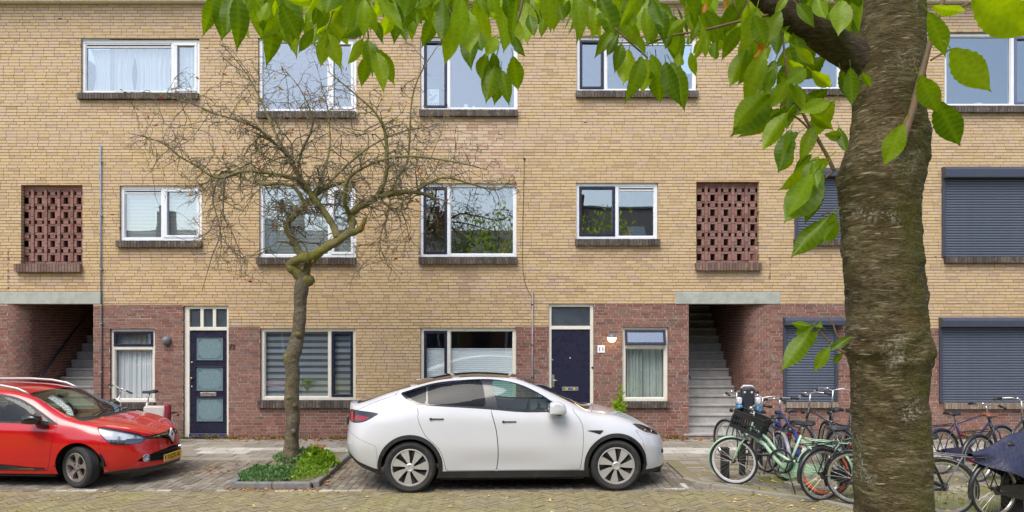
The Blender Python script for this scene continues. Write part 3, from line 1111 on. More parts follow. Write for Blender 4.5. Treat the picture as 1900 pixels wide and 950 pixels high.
# the joints: a sheet set back behind the brick faces, open where the openings are
for kind, mat in (('y', M_mortar_y), ('r', M_mortar_r)):
    xs = sorted({-11.95, 11.95} | {e for o in OPEN + RED for e in o[:2] if -11.95 < e < 11.95})
    zs = sorted({-.05, Z_TOP} | {e for o in OPEN + RED for e in o[2:] if -.05 < e < Z_TOP})
    m = MB()
    for z0, z1 in zip(zs[:-1], zs[1:]):
        run = None
        for x0, x1 in list(zip(xs[:-1], xs[1:])) + [(None, None)]:
            ok = False
            if x0 is not None:
                xm, zm = (x0 + x1) / 2, (z0 + z1) / 2
                ok = not any(o[0] < xm < o[1] and o[2] < zm < o[3] for o in OPEN) and (is_red(xm, zm) == (kind == 'r'))
            if ok:
                run = (run[0], x1) if run else (x0, x1)
            elif run:
                y = WALL + (.0075 if kind == 'y' else .0055)
                m.add([(run[0], y, z0), (run[1], y, z0), (run[1], y, z1), (run[0], y, z1)], [(0, 1, 2, 3)])
                run = None
    wall_o = m.build('yellow_brick_wall' if kind == 'y' else 'red_brick_wall', mat, bld, fix=False)
    rws = yel if kind == 'y' else red
    ctr = (0.3, 3.9) if kind == 'y' else (1.9, 2.2)
    near, far = split_near(rws, 300, lambda r: (r[0] - ctr[0]) ** 2 + (r[2] - ctr[1]) ** 2)
    box_pieces(near, 'brick', M_yel if kind == 'y' else M_red, wall_o)
    box_stuff(far, 'bricks', M_yel if kind == 'y' else M_red, wall_o)
    if kind == 'y': box_stuff(pale, 'pale_bricks', M_pale, wall_o)

crk = [(913, 226), (913, 233), (921, 233), (921, 240), (925, 240), (925, 250), (932, 250), (932, 257), (921, 257), (921, 263), (912, 263), (912, 270), (905, 270), (905, 277), (893, 277), (893, 284)]
for (a, b) in zip(crk[:-1], crk[1:]):
    x0, x1, z0, z1 = rect(min(a[0], b[0]) - .35, min(a[1], b[1]) - .35, max(a[0], b[0]) + .35, max(a[1], b[1]) + .35)
    m = MB(); m.box(x0, x1, WALL - .002, WALL + .01, z0, z1); m.build('joint_crack', M_mortar_y if random.random() < .3 else M_black, bld)
rv = random.Random(5)
for k in range(46):
    x_, z_ = rv.uniform(-10, 9.5), rv.uniform(3.2, 8.5)
    if any(o[0] - .1 < x_ < o[1] + .1 and o[2] - .1 < z_ < o[3] + .1 for o in OPEN): continue
    m = MB(); m.box(x_, x_ + rv.choice((.02, .025, .07)), WALL - .0015, WALL + .01, z_, z_ + rv.uniform(.012, .022)); m.build('wall_hole', M_black, bld)
# eaves
m = MB(); m.bevbox(-11.95, 11.95, WALL - .14, WALL + .1, Z_TOP - .002, Z_TOP + .22, .01); ev = m.build('eaves', M_cream, bld)
m = MB(); m.tube([(-11.9, WALL - .22, Z_TOP + .2), (11.9, WALL - .22, Z_TOP + .2)], .07, 10); m.build('gutter', M_conc, ev)
m = MB(); m.add([(-11.95, WALL - .4, Z_TOP + .25), (11.95, WALL - .4, Z_TOP + .25), (11.95, WALL + 5, Z_TOP + 3), (-11.95, WALL + 5, Z_TOP + 3)], [(0, 1, 2, 3)]); m.build('roof', M_shut_d, bld)
# rooms behind the windows
m = MB()
m.box(-11.95, 11.95, WALL + 4.2, WALL + 4.3, 0, Z_TOP)
for zz in (3.22, 6.05, Z_TOP - .1):
    for (xa, xb) in ((-11.95, -10.3), (SL1 + .25, SR0 - .25), (5.6, 11.95)):
        m.box(xa, xb, WALL + .16, WALL + 4.2, zz, zz + .12)
for px in (-100, 200, 430, 720, 1010, 1262, 1442, 1680, 2000):
    m.box(wx(px) - .04, wx(px) + .04, WALL + .16, WALL + 4.2, 0 if not (-11 < wx(px) < -9 or 3 < wx(px) < 5.3) else 3.3, Z_TOP)
m.build('interior_partitions', M_inside, bld)
# ---------------------------------------------------------------- curtains, blinds and things in the windows
def cloth_mat(name, col, trans=.35):
    t = NT(name)
    c = t.mix(t.ramp(t.noise(60, 3), [(.3, 0.0), (.7, .25)]), col, tuple(x * .8 for x in col[:3]) + (1,))
    t.set(c, .9, spec=.1)
    tl = t.n('ShaderNodeBsdfTranslucent'); t.l(c, tl.inputs[0])
    mx = t.n('ShaderNodeMixShader'); mx.inputs[0].default_value = trans
    t.l(t.bsdf.outputs[0], mx.inputs[1]); t.l(tl.outputs[0], mx.inputs[2]); t.l(mx.outputs[0], t.out.inputs[0])
    return t.mat


M_net = cloth_mat('white_net', srgb(246, 249, 252), .2)
M_greyc = cloth_mat('grey_green_curtain', srgb(196, 206, 200), .2)
M_blind = cloth_mat('pale_blind', srgb(240, 247, 250), .08)
M_zebra = cloth_mat('grey_zebra_blind', srgb(158, 166, 174), .1)
M_sheer = cloth_mat('dark_sheer', srgb(108, 112, 118), .1)


def curtain(px0, px1, py0, py1, mat, label, folds=9, amp=.028, gather=0.0, Y=WALL + .185, n=90, bow=0.0):
    x0, x1, z0, z1 = wx(px0), wx(px1), wz(py1), wz(py0)
    m = MB(); nz = 10
    ph = [random.uniform(0, 6) for _ in range(3)]
    vs = []
    for j in range(nz + 1):
        t = j / nz
        for i in range(n + 1):
            u = i / n
            k = 1 - gather * math.sin(math.pi * min(1, (1 - t) * .9)) 
            x = x0 + (x1 - x0) * (.5 + (u - .5) * k)
            y = Y + amp * (math.sin(u * folds * 6.28 + ph[0] + .5 * math.sin(t * 2 + ph[1])) * (.6 + .4 * math.sin(u * 7 + ph[2])) + .4 * math.sin(u * folds * 14 + ph[1])) + bow * t
            vs.append((x, y, z0 + (z1 - z0) * t))
    m.add(vs, [(j * (n + 1) + i, j * (n + 1) + i + 1, (j + 1) * (n + 1) + i + 1, (j + 1) * (n + 1) + i) for j in range(nz) for i in range(n)])
    o = m.build('curtain', mat, None, smooth=True, fix=False)
    return tag(o, label, 'curtain', 'curtains behind the windows')


def venetian(px0, px1, py0, py1, label, mat=None, pitch=.028, Y=WALL + .165, tilt=.9):
    x0, x1, z0, z1 = wx(px0), wx(px1), wz(py1), wz(py0)
    r = empty('venetian_blind', ((x0 + x1) / 2, Y, z0))
    tag(r, label, 'blind', 'blinds behind the windows')
    w = (x1 - x0) / 2
    m = MB(); h = z1 - z0
    k = 0.0
    while k < h - .03:
        dy, dz = .0125 * math.cos(tilt), .0125 * math.sin(tilt)
        m.add([(-w, -dy, k - dz), (w, -dy, k - dz), (w, dy, k + dz), (-w, dy, k + dz)], [(0, 1, 2, 3)])
        k += pitch
    o = m.build('slats', mat or M_blind, r, fix=False); o['kind'] = 'stuff'
    m = MB(); m.bevbox(-w, w, -.02, .02, h - .03, h, .004); m.build('head_rail', M_white, r)
    for sx in (-.7, .7):
        m = MB(); m.tube([(w * sx, -.014, 0), (w * sx, -.014, h - .02)], .0025, 5); m.build('cord', M_white, r)
    return r


def flat_blind(px0, px1, py0, py1, label, mat, pleat=.02, Y=WALL + .155, stripes=None):
    x0, x1, z0, z1 = wx(px0), wx(px1), wz(py1), wz(py0)
    r = empty('pleated_blind' if not stripes else 'striped_blind', ((x0 + x1) / 2, Y, z0)); tag(r, label, 'blind', 'blinds behind the windows')
    w = (x1 - x0) / 2; h = z1 - z0
    if stripes:
        k = 0.0
        while k < h:
            m = MB(); m.box(-w, w, -.002, .002, k, min(k + stripes[0], h)); m.build('band', mat, r)
            k += stripes[0] + stripes[1]
        m = MB(); m.box(-w, w, .012, .014, 0, h); m.build('sheer', M_sheer, r)
    else:
        m = MB(); n = int(h / pleat); vs = []
        for j in range(n + 1): vs += [(-w, .006 * (j % 2), j * h / n), (w, .006 * (j % 2), j * h / n)]
        m.add(vs, [(2 * j, 2 * j + 1, 2 * j + 3, 2 * j + 2) for j in range(n)]); m.build('pleats', mat, r, fix=False)
    m = MB(); m.bevbox(-w, w, -.012, .012, h - .002, h + .022, .004); m.build('rail', M_white, r)
    return r


curtain(160, 246, 86, 171, M_net, 'left white net curtain in the top left window', 6, .03, .22)
curtain(238, 317, 86, 171, M_net, 'right white net curtain in the top left window', 6, .03, .22)
curtain(323, 366, 80, 170, M_net, 'white net curtain in the narrow casement of the top left window', 5)
venetian(230, 297, 352, 442, 'white venetian blind in the fixed pane above the small left window')
venetian(305, 370, 352, 442, 'white venetian blind in the casement above the frosted front door')
venetian(488, 605, 348, 473, 'wide white venetian blind behind the twisted bare tree')
venetian(616, 654, 348, 473, 'narrow white venetian blind behind the twisted bare tree')
flat_blind(489, 605, 614, 738, 'grey striped blind in the street window behind the tree trunk', M_zebra, stripes=(.072, .055))
flat_blind(618, 655, 616, 737, 'grey striped blind in the navy casement behind the tree', M_zebra, stripes=(.072, .055))
flat_blind(786, 827, 649, 738, 'pale pleated blind in the navy casement above the white car', M_blind)
flat_blind(836, 952, 649, 738, 'wide pale pleated blind in the window above the white car', M_blind)
curtain(209, 283, 614, 643, M_net, 'white net in the navy hopper of the small left window', 7, .015, Y=WALL + .17)
curtain(211, 283, 647, 741, M_net, 'white net curtain in the small window left of the frosted door', 7, .022)
curtain(1160, 1194, 646, 740, M_greyc, 'grey green curtain left half beside the stairs', 5, .035)
curtain(1196, 1236, 646, 740, M_greyc, 'grey green curtain right half beside the stairs', 3, .02, Y=WALL + .26)

# poster in the navy casement
x0, x1, z0, z1 = wx(791.5), wx(813.5), wz(193.5), wz(162.5)
m = MB(); m.box(x0, x1, FR + .060, FR + .062, z0, z1)
po = m.build('poster', plain('poster_paper', srgb(238, 242, 246), .7, var=.02)); tag(po, 'white poster with a grey bird shape in the navy top casement', 'poster')
M_ink = plain('poster_ink', srgb(70, 78, 92), .7); M_ink2 = plain('poster_grey_green', srgb(140, 160, 164), .7); M_ink3 = plain('poster_pale_ink', srgb(176, 184, 188), .7)
text_T = lambda px, py: Matrix.Translation((wx(px), FR + .0585, wz(py))) @ Matrix.Rotation(math.pi / 2, 4, 'X')


def text_flat(txt, size, name, mat, parent, M, ext=.0006, bold=0.0):
    cu = bpy.data.curves.new(name, 'FONT')
    cu.body = txt; cu.size = size; cu.extrude = ext; cu.align_x = 'CENTER'; cu.align_y = 'CENTER'; cu.offset = bold
    ob = bpy.data.objects.new(name, cu); COL.objects.link(ob)
    me = bpy.data.meshes.new_from_object(ob.evaluated_get(bpy.context.evaluated_depsgraph_get()))
    bpy.data.objects.remove(ob); me.transform(M)
    return link_mesh(name, me, mat, parent)


text_flat('NOW', .085, 'poster_word', M_ink, po, text_T(802.5, 190), bold=.001)
for k, (cx, cy, w_, h_) in enumerate(((796, 166, 3, 2.2), (801, 168, 2.6, 2), (805.5, 167, 2.4, 2.4), (810, 166, 2, 3))):
    m = MB(); m.box(wx(cx - w_ / 2), wx(cx + w_ / 2), FR + .0575, FR + .0595, wz(cy + h_ / 2), wz(cy - h_ / 2)); m.build('faded_mark', M_ink3, po)
m = MB(); m.prism([(wx(a), wz(b)) for a, b in ((794, 181), (798, 185), (803, 184), (806, 180), (810, 171), (806, 172.5), (803, 177), (800, 174), (799, 179))], FR + .0575, FR + .0595); m.build('bird_shape', M_ink2, po)
m = MB(); m.prism([(wx(a), wz(b)) for a, b in ((793.5, 168), (796, 174), (799, 175), (800, 171.5), (797.5, 172.5))], FR + .0575, FR + .0595); m.build('twig_shape', M_ink, po)

M_leaf_in = leaf_mat('houseplant_leaf', srgb(96, 150, 40), srgb(150, 190, 60), .3, veins=False)
M_leaf_dk = leaf_mat('dark_houseplant_leaf', srgb(50, 90, 50), srgb(80, 120, 60), .3, veins=False)
M_leaf_rd = leaf_mat('rusty_houseplant_leaf', srgb(110, 50, 40), srgb(120, 110, 50), .3, veins=False)
M_terra = plain('terracotta', srgb(196, 110, 60), .7)


def blades(m, n, h, spread, w=.02, droop=.5, z=0.0, rnd=random):
    for i in range(n):
        a = rnd.uniform(0, 6.28); L_ = h * rnd.uniform(.6, 1.1); sp = spread * rnd.uniform(.3, 1)
        pts = []
        for k in range(5):
            t = k / 4
            r_ = sp * (t ** 1.3); zz = z + L_ * (t - droop * t * t)
            pts.append((r_ * math.cos(a), r_ * math.sin(a), zz))
        sx, sy = -math.sin(a), math.cos(a)
        vs = []
        for k, p in enumerate(pts):
            ww = w * (.5, 1, 1, .7, .08)[k]
            vs += [(p[0] - sx * ww, p[1] - sy * ww, p[2]), (p[0] + sx * ww, p[1] + sy * ww, p[2])]
        m.add(vs, [(2 * k, 2 * k + 1, 2 * k + 3, 2 * k + 2) for k in range(4)])


def pot_plant(px, py, ppx, label, potmat, leafmat, ph=.09, pr=.05, n=26, h=.2, spread=.14, w=.018, Y=WALL + .165, flower=None, name='potted_plant', shelf=True):
    p = Vector((wx(px), Y, wz(py)))
    r = empty(name, p); tag(r, label, 'plant', 'plants on the window sills')
    m = MB(); m.lathe([(0, 0), (pr * .75, 0), (pr, ph * .9), (pr * 1.08, ph * .9), (pr * 1.08, ph), (pr * .9, ph), (pr * .88, ph * .85), (0, ph * .85)], 18, 'z'); m.build('pot', potmat, r, autosmooth=35)
    m = MB(); blades(m, n, h, spread, w, z=ph * .85); o = m.build('leaves', leafmat, r, fix=False); o['kind'] = 'stuff'
    if flower:
        m = MB(); blades(m, 10, .05, .05, .014, z=ph + h * .8); m.build('flower', plain('flower_pink', srgb(214, 70, 110), .6), r)
    return r


# inner window boards carry the plants
for win, bays, zz, y1 in (wA, wB, wC, wD, wE, wF, wH, wI, wJ, wK, wQ, wR):
    m = MB(); m.bevbox(bays[0][0] - .05, bays[-1][1] + .05, y1 + .001, y1 + .22, zz[0] - .03, zz[0] + .004, .004); m.build('window_board', M_white, win)
yb = FR + .21
zJ = 471
pot_plant(839.5, zJ, 0, 'small plant in a red pot on the first floor sill', plain('red_pot', srgb(190, 80, 60), .6), M_leaf_in, .07, .035, 18, .13, .07, Y=yb)
pot_plant(870, zJ, 0, 'bushy green plant with a pink flower on the first floor sill', M_terra, M_leaf_in, .06, .06, 60, .17, .15, .03, Y=yb, flower=True)
pot_plant(901, zJ, 0, 'slender plant in a pale pot on the first floor sill', plain('celadon_pot', srgb(150, 178, 160), .4), M_leaf_dk, .07, .06, 26, .24, .10, .02, Y=yb)
pot_plant(934, zJ, 0, 'yellow leaved plant in a yellow pot on the first floor sill', plain('yellow_pot', srgb(206, 170, 70), .5), leaf_mat('yellow_leaf', srgb(206, 166, 50), srgb(220, 190, 80), .3, veins=False), .06, .05, 14, .19, .09, .03, Y=yb)
pot_plant(1166, 437, 0, 'plant in an orange pot in the small first floor window', M_terra, M_leaf_in, .07, .065, 30, .16, .17, .03, Y=yb)
pot_plant(566, 736, 0, 'bright green leafy plant in a dark pot behind the tree', plain('slate_pot', srgb(76, 84, 92), .5), M_leaf_in, .18, .10, 70, .36, .28, .028, Y=FR + .19)
pot_plant(646, 736, 0, 'rust coloured plant in the navy casement behind the tree', plain('brown_pot', srgb(110, 80, 60), .6), M_leaf_rd, .14, .08, 50, .42, .13, .03, Y=FR + .19)
for px, h_, lab in ((863.5, .115, 'large white vase on the sill of the poster window'), (878, .08, 'small white vase on the sill of the poster window'), (903, .05, 'tiny white bowl on the sill of the poster window')):
    m = MB(); s_ = h_ / .115
    m.lathe([(0, 0), (.045 * s_, 0), (.065 * s_, .03 * s_), (.06 * s_, .065 * s_), (.032 * s_, .085 * s_), (.04 * s_, .112 * s_), (.034 * s_, .115 * s_), (.02 * s_, .09 * s_)], 18, 'z')
    o = m.build('vase', M_white, None, smooth=True); o.location = (wx(px), FR + .17, wC[2][0] + .004); tag(o, lab, 'vase', 'vases behind the poster window')
m = MB(); m.lathe([(0, 0), (.05, 0), (.09, .05), (.08, .06), (.045, .015), (0, .012)], 18, 'z'); o = m.build('bowl', M_white, None, smooth=True); o.location = (wx(1826), FR + .17, wF[2][0] + .004); tag(o, 'white bowl in the top right window', 'bowl')

# ---------------------------------------------------------------- things fixed to the wall
M_blue_pipe = plain('weathered_blue_pipe', srgb(120, 148, 174), .6, dirt=(srgb(120, 126, 128), 12, .4))
m = MB(); m.tube([(wx(188), WALL - .03, wz(270)), (wx(189), WALL - .03, wz(565))], .013, 10)
pipe = m.build('drain_pipe', M_blue_pipe, None, smooth=True); tag(pipe, 'thin pale blue pipe running down the wall above the left stairs', 'pipe')
m = MB(); m.tube([(wx(189), WALL - .03, wz(567)), (wx(190.5), WALL - .03, wz(800))], .014, 10); m.build('lower_pipe', plain('dark_pipe', srgb(84, 78, 80), .6), pipe, smooth=True)
for yy_ in (300, 400, 500, 600, 690, 760):
    m = MB(); m.bevbox(wx(189) - .028, wx(189) + .028, WALL - .052, WALL + .006, wz(yy_) - .008, wz(yy_) + .008, .003); m.build('pipe_clip', M_conc, pipe)
m = MB()
cab = [(973, 294), (972, 340), (970.5, 400), (969.5, 470), (970, 500), (974, 525), (981, 542), (987, 552)]
m.tube([(wx(a), WALL - .012, wz(b)) for a, b in cab], .0045, 6)
cb = m.build('wall_cable', plain('black_cable', srgb(50, 46, 42), .6), None, smooth=True); tag(cb, 'thin dark cable hanging down the wall beside the plain navy door', 'cable')
m = MB(); m.lathe([(0, -.03), (.025, -.02), (.014, -.01), (.014, 0)], 10, 'y', (wx(973), WALL, wz(295))); m.build('cable_anchor', M_black, cb)
m = MB(); m.tube([(wx(988), WALL - .03, wz(541)), (wx(987.5), WALL - .03, wz(806))], .017, 8)
cd = m.build('conduit', plain('mauve_grey_conduit', srgb(150, 134, 136), .5), None, smooth=True); tag(cd, 'grey pink conduit pipe on the wall left of the plain navy door', 'pipe')
for yy_ in (565, 640, 700):
    m = MB(); m.bevbox(wx(987.7) - .028, wx(987.7) + .028, WALL - .052, WALL + .006, wz(yy_) - .008, wz(yy_) + .008, .003); m.build('pipe_clip', M_black, cd)


def wall_lamp(px, py, lit, label):
    r = empty('wall_lamp', (wx(px), WALL, wz(py))); tag(r, label, 'lamp', 'lamps beside the front doors')
    R_ = .092
    m = MB(); m.lathe([(0, -.02), (R_ * .9, -.02), (R_ * .95, 0)], 24, 'y'); m.build('back_plate', M_shut_d, r)
    top = MB(); bot = MB()
    for mb, a0, a1 in ((top, math.radians(12), math.radians(168)), (bot, math.radians(168), math.radians(372))):
        prof = [(R_ * c, -.02 - .09 * math.sqrt(max(0, 1 - c * c))) for c in (1, .95, .85, .7, .5, .25, 0)]
        vs, k, n = [], len(prof), 18
        g_ = 1.04 if mb is top else 1.0
        for i in range(n + 1):
            a = a0 + (a1 - a0) * i / n
            vs += [(p[0] * math.cos(a) * g_, p[1] * g_, p[0] * math.sin(a) * g_) for p in prof]
        mb.add(vs, [(i * k + j, i * k + j + 1, (i + 1) * k + j + 1, (i + 1) * k + j) for i in range(n) for j in range(k - 1)])
    top.build('hood', plain('lamp_hood_grey', srgb(104, 108, 112), .5), r, smooth=True)
    if lit:
        t = NT('lit_lamp_glass'); t.set(srgb(255, 232, 190), .3)
        t.bsdf.inputs['Emission Color'].default_value = (1, .72, .36, 1); t.bsdf.inputs['Emission Strength'].default_value = 2.2
        bot.build('glass', t.mat, r, smooth=True)
        l_ = bpy.data.lights.new('lamp_bulb', 'POINT'); l_.energy = .9; l_.color = (1, .7, .35); l_.shadow_soft_size = .05
        lo = bpy.data.objects.new('lamp_bulb', l_); COL.objects.link(lo); lo.parent = r; lo.location = (0, -.16, -.06)
    else: bot.build('glass', plain('dull_lamp_glass', srgb(112, 112, 114), .3), r, smooth=True)


wall_lamp(1135, 627, True, 'lit round wall lamp right of the plain navy door')
wall_lamp(310, 632, False, 'unlit grey round wall lamp left of the frosted front door')
m = MB(); m.bevbox(wx(1108.5), wx(1122), WALL - .018, WALL + .001, wz(654.5), wz(641), .004)
sg = m.build('house_number_sign', plain('enamel_white', srgb(232, 234, 240), .3, var=.02)); tag(sg, 'small white number plate reading 11 beside the navy door', 'sign')
for dx in (-2.9, 3.1):
    text_flat('1', .105, 'digit', M_ink, sg, Matrix.Translation((wx(1115.3 + dx), WALL - .0195, wz(648))) @ Matrix.Rotation(math.pi / 2, 4, 'X'), .001, .003)
o = text_flat('73', .13, 'house_number', plain('bronze_digit', srgb(84, 74, 62), .5, metal=.3), None, Matrix.Translation((wx(430.5), WALL - .012, wz(643))) @ Matrix.Rotation(math.pi / 2, 4, 'X'), .006, .002)
tag(o, 'dark metal house number 73 on the brick beside the frosted door', 'sign')

# ---------------------------------------------------------------- the street behind the camera, mirrored in the panes and paintwork
terr = scene_thing('opposite_terrace', (0, -7, 0)); tag(terr, 'brick terrace across the street mirrored in the windows', 'building')
M_bw = plain('brown_brick_far', srgb(136, 92, 74), .9, var=.25, scale=3)
M_tilef = plain('dark_roof_tiles', srgb(70, 66, 64), .7, var=.2, scale=6)
YT = -7.0
m = MB(); m.box(-34, 34, YT - .3, YT, -.05, 5.3); m.build('front_wall', M_bw, terr)
m = MB(); m.add([(1.5, YT + .35, 5.6), (34, YT + .35, 5.6), (34, YT - 3.2, 8.55), (1.5, YT - 3.2, 8.55), (-34, YT + .35, 5.2), (1.5, YT + .35, 5.2), (1.5, YT - 3.2, 7.35), (-34, YT - 3.2, 7.35)], [(0, 1, 2, 3), (4, 5, 6, 7)]); m.build('roof', M_tilef, terr)
m = MB(); m.bevbox(1.5, 34, YT, YT + .4, 5.45, 5.72, .02); m.bevbox(-34, 1.48, YT, YT + .4, 5.05, 5.3, .02); m.build('cornice', M_white, terr)
m = MB(); m.bevbox(1.5, 34, YT - 3.3, YT - 3.1, 8.5, 8.62, .02); m.build('ridge', M_conc, terr)
for x_ in (-27, -18.4, -11.5, -3.8, 3.4, 9.5, 17, 25):
    m = MB(); m.bevbox(x_ - .4, x_ + .4, YT - 3.1, YT - 2.5, 6.4, 8.3 + (.9 if x_ > 1 else 0), .02); m.bevbox(x_ - .3, x_ - .05, YT - 2.95, YT - 2.65, 8.3 + (.9 if x_ > 1 else 0), 8.6 + (.9 if x_ > 1 else 0), .02); m.build('chimney', M_bw, terr)
for i in range(-7, 8):
    xc = i * 4.4 + .8
    for (zz0, zz1, ww) in ((.9, 2.5, 1.1), (3.6, 5.0, .9)):
        m = MB(); ring(m, xc - ww, xc + ww, zz0, zz1, .1, YT + .005, YT + .07); m.bevbox(xc - .05, xc + .05, YT + .006, YT + .07, zz0 + .1, zz1 - .1, .004)
        f_ = m.build('window', M_white, terr); m = MB(); m.box(xc - ww + .1, xc + ww - .1, YT + .01, YT + .03, zz0 + .1, zz1 - .1); m.build('pane', M_dkglass, f_)
    m = MB(); m.bevbox(xc + 1.6, xc + 2.5, YT + .002, YT + .05, .1, 2.4, .01); m.build('door', M_navy if i % 2 else M_shut_d, terr)
    xd = xc + 1.2
    if xd < 2: continue
    R = Matrix.Translation((xd, YT - 1.25, 6.94)) @ Matrix.Rotation(math.atan2(2.95, 3.55), 4, 'X').inverted()
    m = MB(); m.bevbox(-.45, .45, -.6, .6, .0, .08, .01, M=R); sk = m.build('roof_window', M_conc, terr)
    m = MB(); m.box(-.37, .37, -.5, .5, .081, .09, M=R); m.build('pane', M_frost, sk)
for x_ in (-13.5, 14.5):
    m = MB(); m.bevbox(x_ - 1.5, x_ + 1.5, YT - 1.4, YT - .3, 6.0, 7.6, .03); d_ = m.build('dormer', M_white, terr)
# ---------------------------------------------------------------- cars
def pchip(xs, ys):
    xs = np.array(xs, float); ys = np.array(ys, float)
    h = np.diff(xs); d = np.diff(ys) / h
    m = np.zeros_like(ys)
    for i in range(1, len(xs) - 1):
        if d[i - 1] * d[i] > 0:
            w1, w2 = 2 * h[i] + h[i - 1], h[i] + 2 * h[i - 1]
            m[i] = (w1 + w2) / (w1 / d[i - 1] + w2 / d[i])
    m[0], m[-1] = d[0], d[-1]
    def f(x):
        x = np.clip(np.asarray(x, float), xs[0], xs[-1])
        i = np.clip(np.searchsorted(xs, x) - 1, 0, len(h) - 1)
        t = (x - xs[i]) / h[i]
        return ((1 + 2 * t) * (1 - t) ** 2 * ys[i] + t * (1 - t) ** 2 * h[i] * m[i] + t * t * (3 - 2 * t) * ys[i + 1] + t * t * (t - 1) * h[i] * m[i + 1])
    return f


def poly_sdf(P, poly):
    """signed distance of points (n,2) to a polygon, negative inside"""
    P = np.asarray(P, float); poly = np.asarray(poly, float)
    best = np.full(len(P), 1e9); inside = np.zeros(len(P), bool)
    for a, b in zip(poly, np.roll(poly, -1, 0)):
        ab = b - a; ap = P - a
        t = np.clip((ap @ ab) / max(ab @ ab, 1e-12), 0, 1)
        best = np.minimum(best, np.hypot(ap[:, 0] - t * ab[0], ap[:, 1] - t * ab[1]))
        c = (a[1] > P[:, 1]) != (b[1] > P[:, 1])
        with np.errstate(divide='ignore', invalid='ignore'):
            xi = (b[0] - a[0]) * (P[:, 1] - a[1]) / (b[1] - a[1]) + a[0]
        inside ^= c & (P[:, 0] < xi)
    return np.where(inside, -best, best)


def smooth_poly(poly, n=6, keep=()):
    """closed polygon rounded by a spline; indices in keep stay sharp"""
    P = [Vector(p) for p in poly]; k = len(P); out = []
    for i in range(k):
        p0, p1, p2, p3 = P[i - 1], P[i], P[(i + 1) % k], P[(i + 2) % k]
        if i in keep: p0 = p1 - (p2 - p1) * .01
        if (i + 1) % k in keep: p3 = p2 + (p2 - p1) * .01
        for j in range(n):
            t = j / n
            out.append(tuple(.5 * ((2 * p1) + (p2 - p0) * t + (2 * p0 - 5 * p1 + 4 * p2 - p3) * t * t + (3 * p1 - p0 - 3 * p2 + p3) * t ** 3)))
    return out


class Sheet:
    """triangles with normals and surface coordinates; can be cut along any signed distance"""
    def __init__(self, A, T):
        self.A, self.T = A, T      # A columns: x y z nx ny nz v qf qr

    def cut(self, d, g=0.0):
        """-> inside (d<-g), outside (d>g), strip between"""
        if g > 0:
            a, rest = self._clip(d + g)
            d2 = rest._d - 2 * g
            s, b = rest._clip(d2)
            return a, b, s
        a, b = self._clip(d)
        return a, b, None

    def _clip(self, d):
        A, T = self.A, self.T
        neg = d <= 0
        c = neg[T].sum(1)
        Ti, To = [T[c == 3]], [T[c == 0]]
        newA, newD, cache = [], [], {}
        n0 = len(A)
        def mid(i, j):
            k = (i, j) if i < j else (j, i)
            if k not in cache:
                t = d[i] / (d[i] - d[j])
                newA.append(A[i] + (A[j] - A[i]) * t); newD.append(0.0)
                cache[k] = n0 + len(newA) - 1
            return cache[k]
        ti, to = [], []
        for t in T[(c == 1) | (c == 2)]:
            s = [neg[q] for q in t]
            odd = s.index(True) if sum(s) == 1 else s.index(False)
            a, b, e = int(t[odd]), int(t[(odd + 1) % 3]), int(t[(odd + 2) % 3])
            p, q = mid(a, b), mid(a, e)
            one, two = (ti, to) if s[odd] else (to, ti)
            one.append((a, p, q)); two.append((p, b, e)); two.append((p, e, q))
        AA = np.vstack([A] + ([np.array(newA)] if newA else []))
        DD = np.concatenate([d, np.array(newD)])
        def mk(tl, extra):
            TT = np.vstack([tl[0]] + ([np.array(extra)] if extra else [])).astype(int)
            u, inv = np.unique(TT, return_inverse=True)
            s = Sheet(AA[u], inv.reshape(TT.shape)); s._d = DD[u]
            return s
        return mk(Ti, ti), mk(To, to)

    def moved(self, k):
        B = self.A.copy(); B[:, :3] += B[:, 3:6] * k
        return Sheet(B, self.T)

    def join(self, o):
        return Sheet(np.vstack([self.A, o.A]), np.vstack([self.T, o.T + len(self.A)]))

    def build(self, name, mat, parent, thick=0.0):
        if not len(self.T): return None
        A, T = self.A, self.T
        me = bpy.data.meshes.new(name)
        me.from_pydata(A[:, :3].tolist(), [], T.tolist())
        me.polygons.foreach_set('use_smooth', [True] * len(T))
        nn = A[:, 3:6] / np.maximum(np.linalg.norm(A[:, 3:6], axis=1, keepdims=True), 1e-9)
        me.normals_split_custom_set_from_vertices(nn.tolist())
        me.update()
        return link_mesh(name, me, mat, parent)


def car_surface(xs, lines, sub, taper):
    """lines: list of (x keys, y keys, z keys) from the sill edge up to the roof's centre line"""
    nx = len(xs); tp = taper(xs)
    Y = np.stack([pchip(l[0], l[1])(xs) * tp for l in lines], 1)
    Z = np.stack([pchip(l[0], l[2])(xs) for l in lines], 1)
    K = len(lines)
    tt = np.concatenate([np.linspace(i, i + 1, sub[i], endpoint=False) for i in range(K - 1)] + [[K - 1]])
    Yf = np.zeros((nx, len(tt))); Zf = np.zeros((nx, len(tt)))
    # the surface is symmetric: the centre line's slope is kept level by a mirrored key beyond it
    for i in range(nx):
        ks = list(range(K)) + [K]
        Yf[i] = pchip(ks, list(Y[i]) + [-Y[i][K - 2]])(tt)
        Zf[i] = pchip(ks, list(Z[i]) + [Z[i][K - 2]])(tt)
    Yf[:, -1] = 0
    Yh = np.concatenate([-Yf, Yf[:, -2::-1]], 1)
    Zh = np.concatenate([Zf, Zf[:, -2::-1]], 1)
    vv = np.concatenate([tt, tt[-2::-1]])
    Xh = np.repeat(xs[:, None], Yh.shape[1], 1)
    return Xh, Yh, Zh, np.repeat(vv[None], nx, 0)


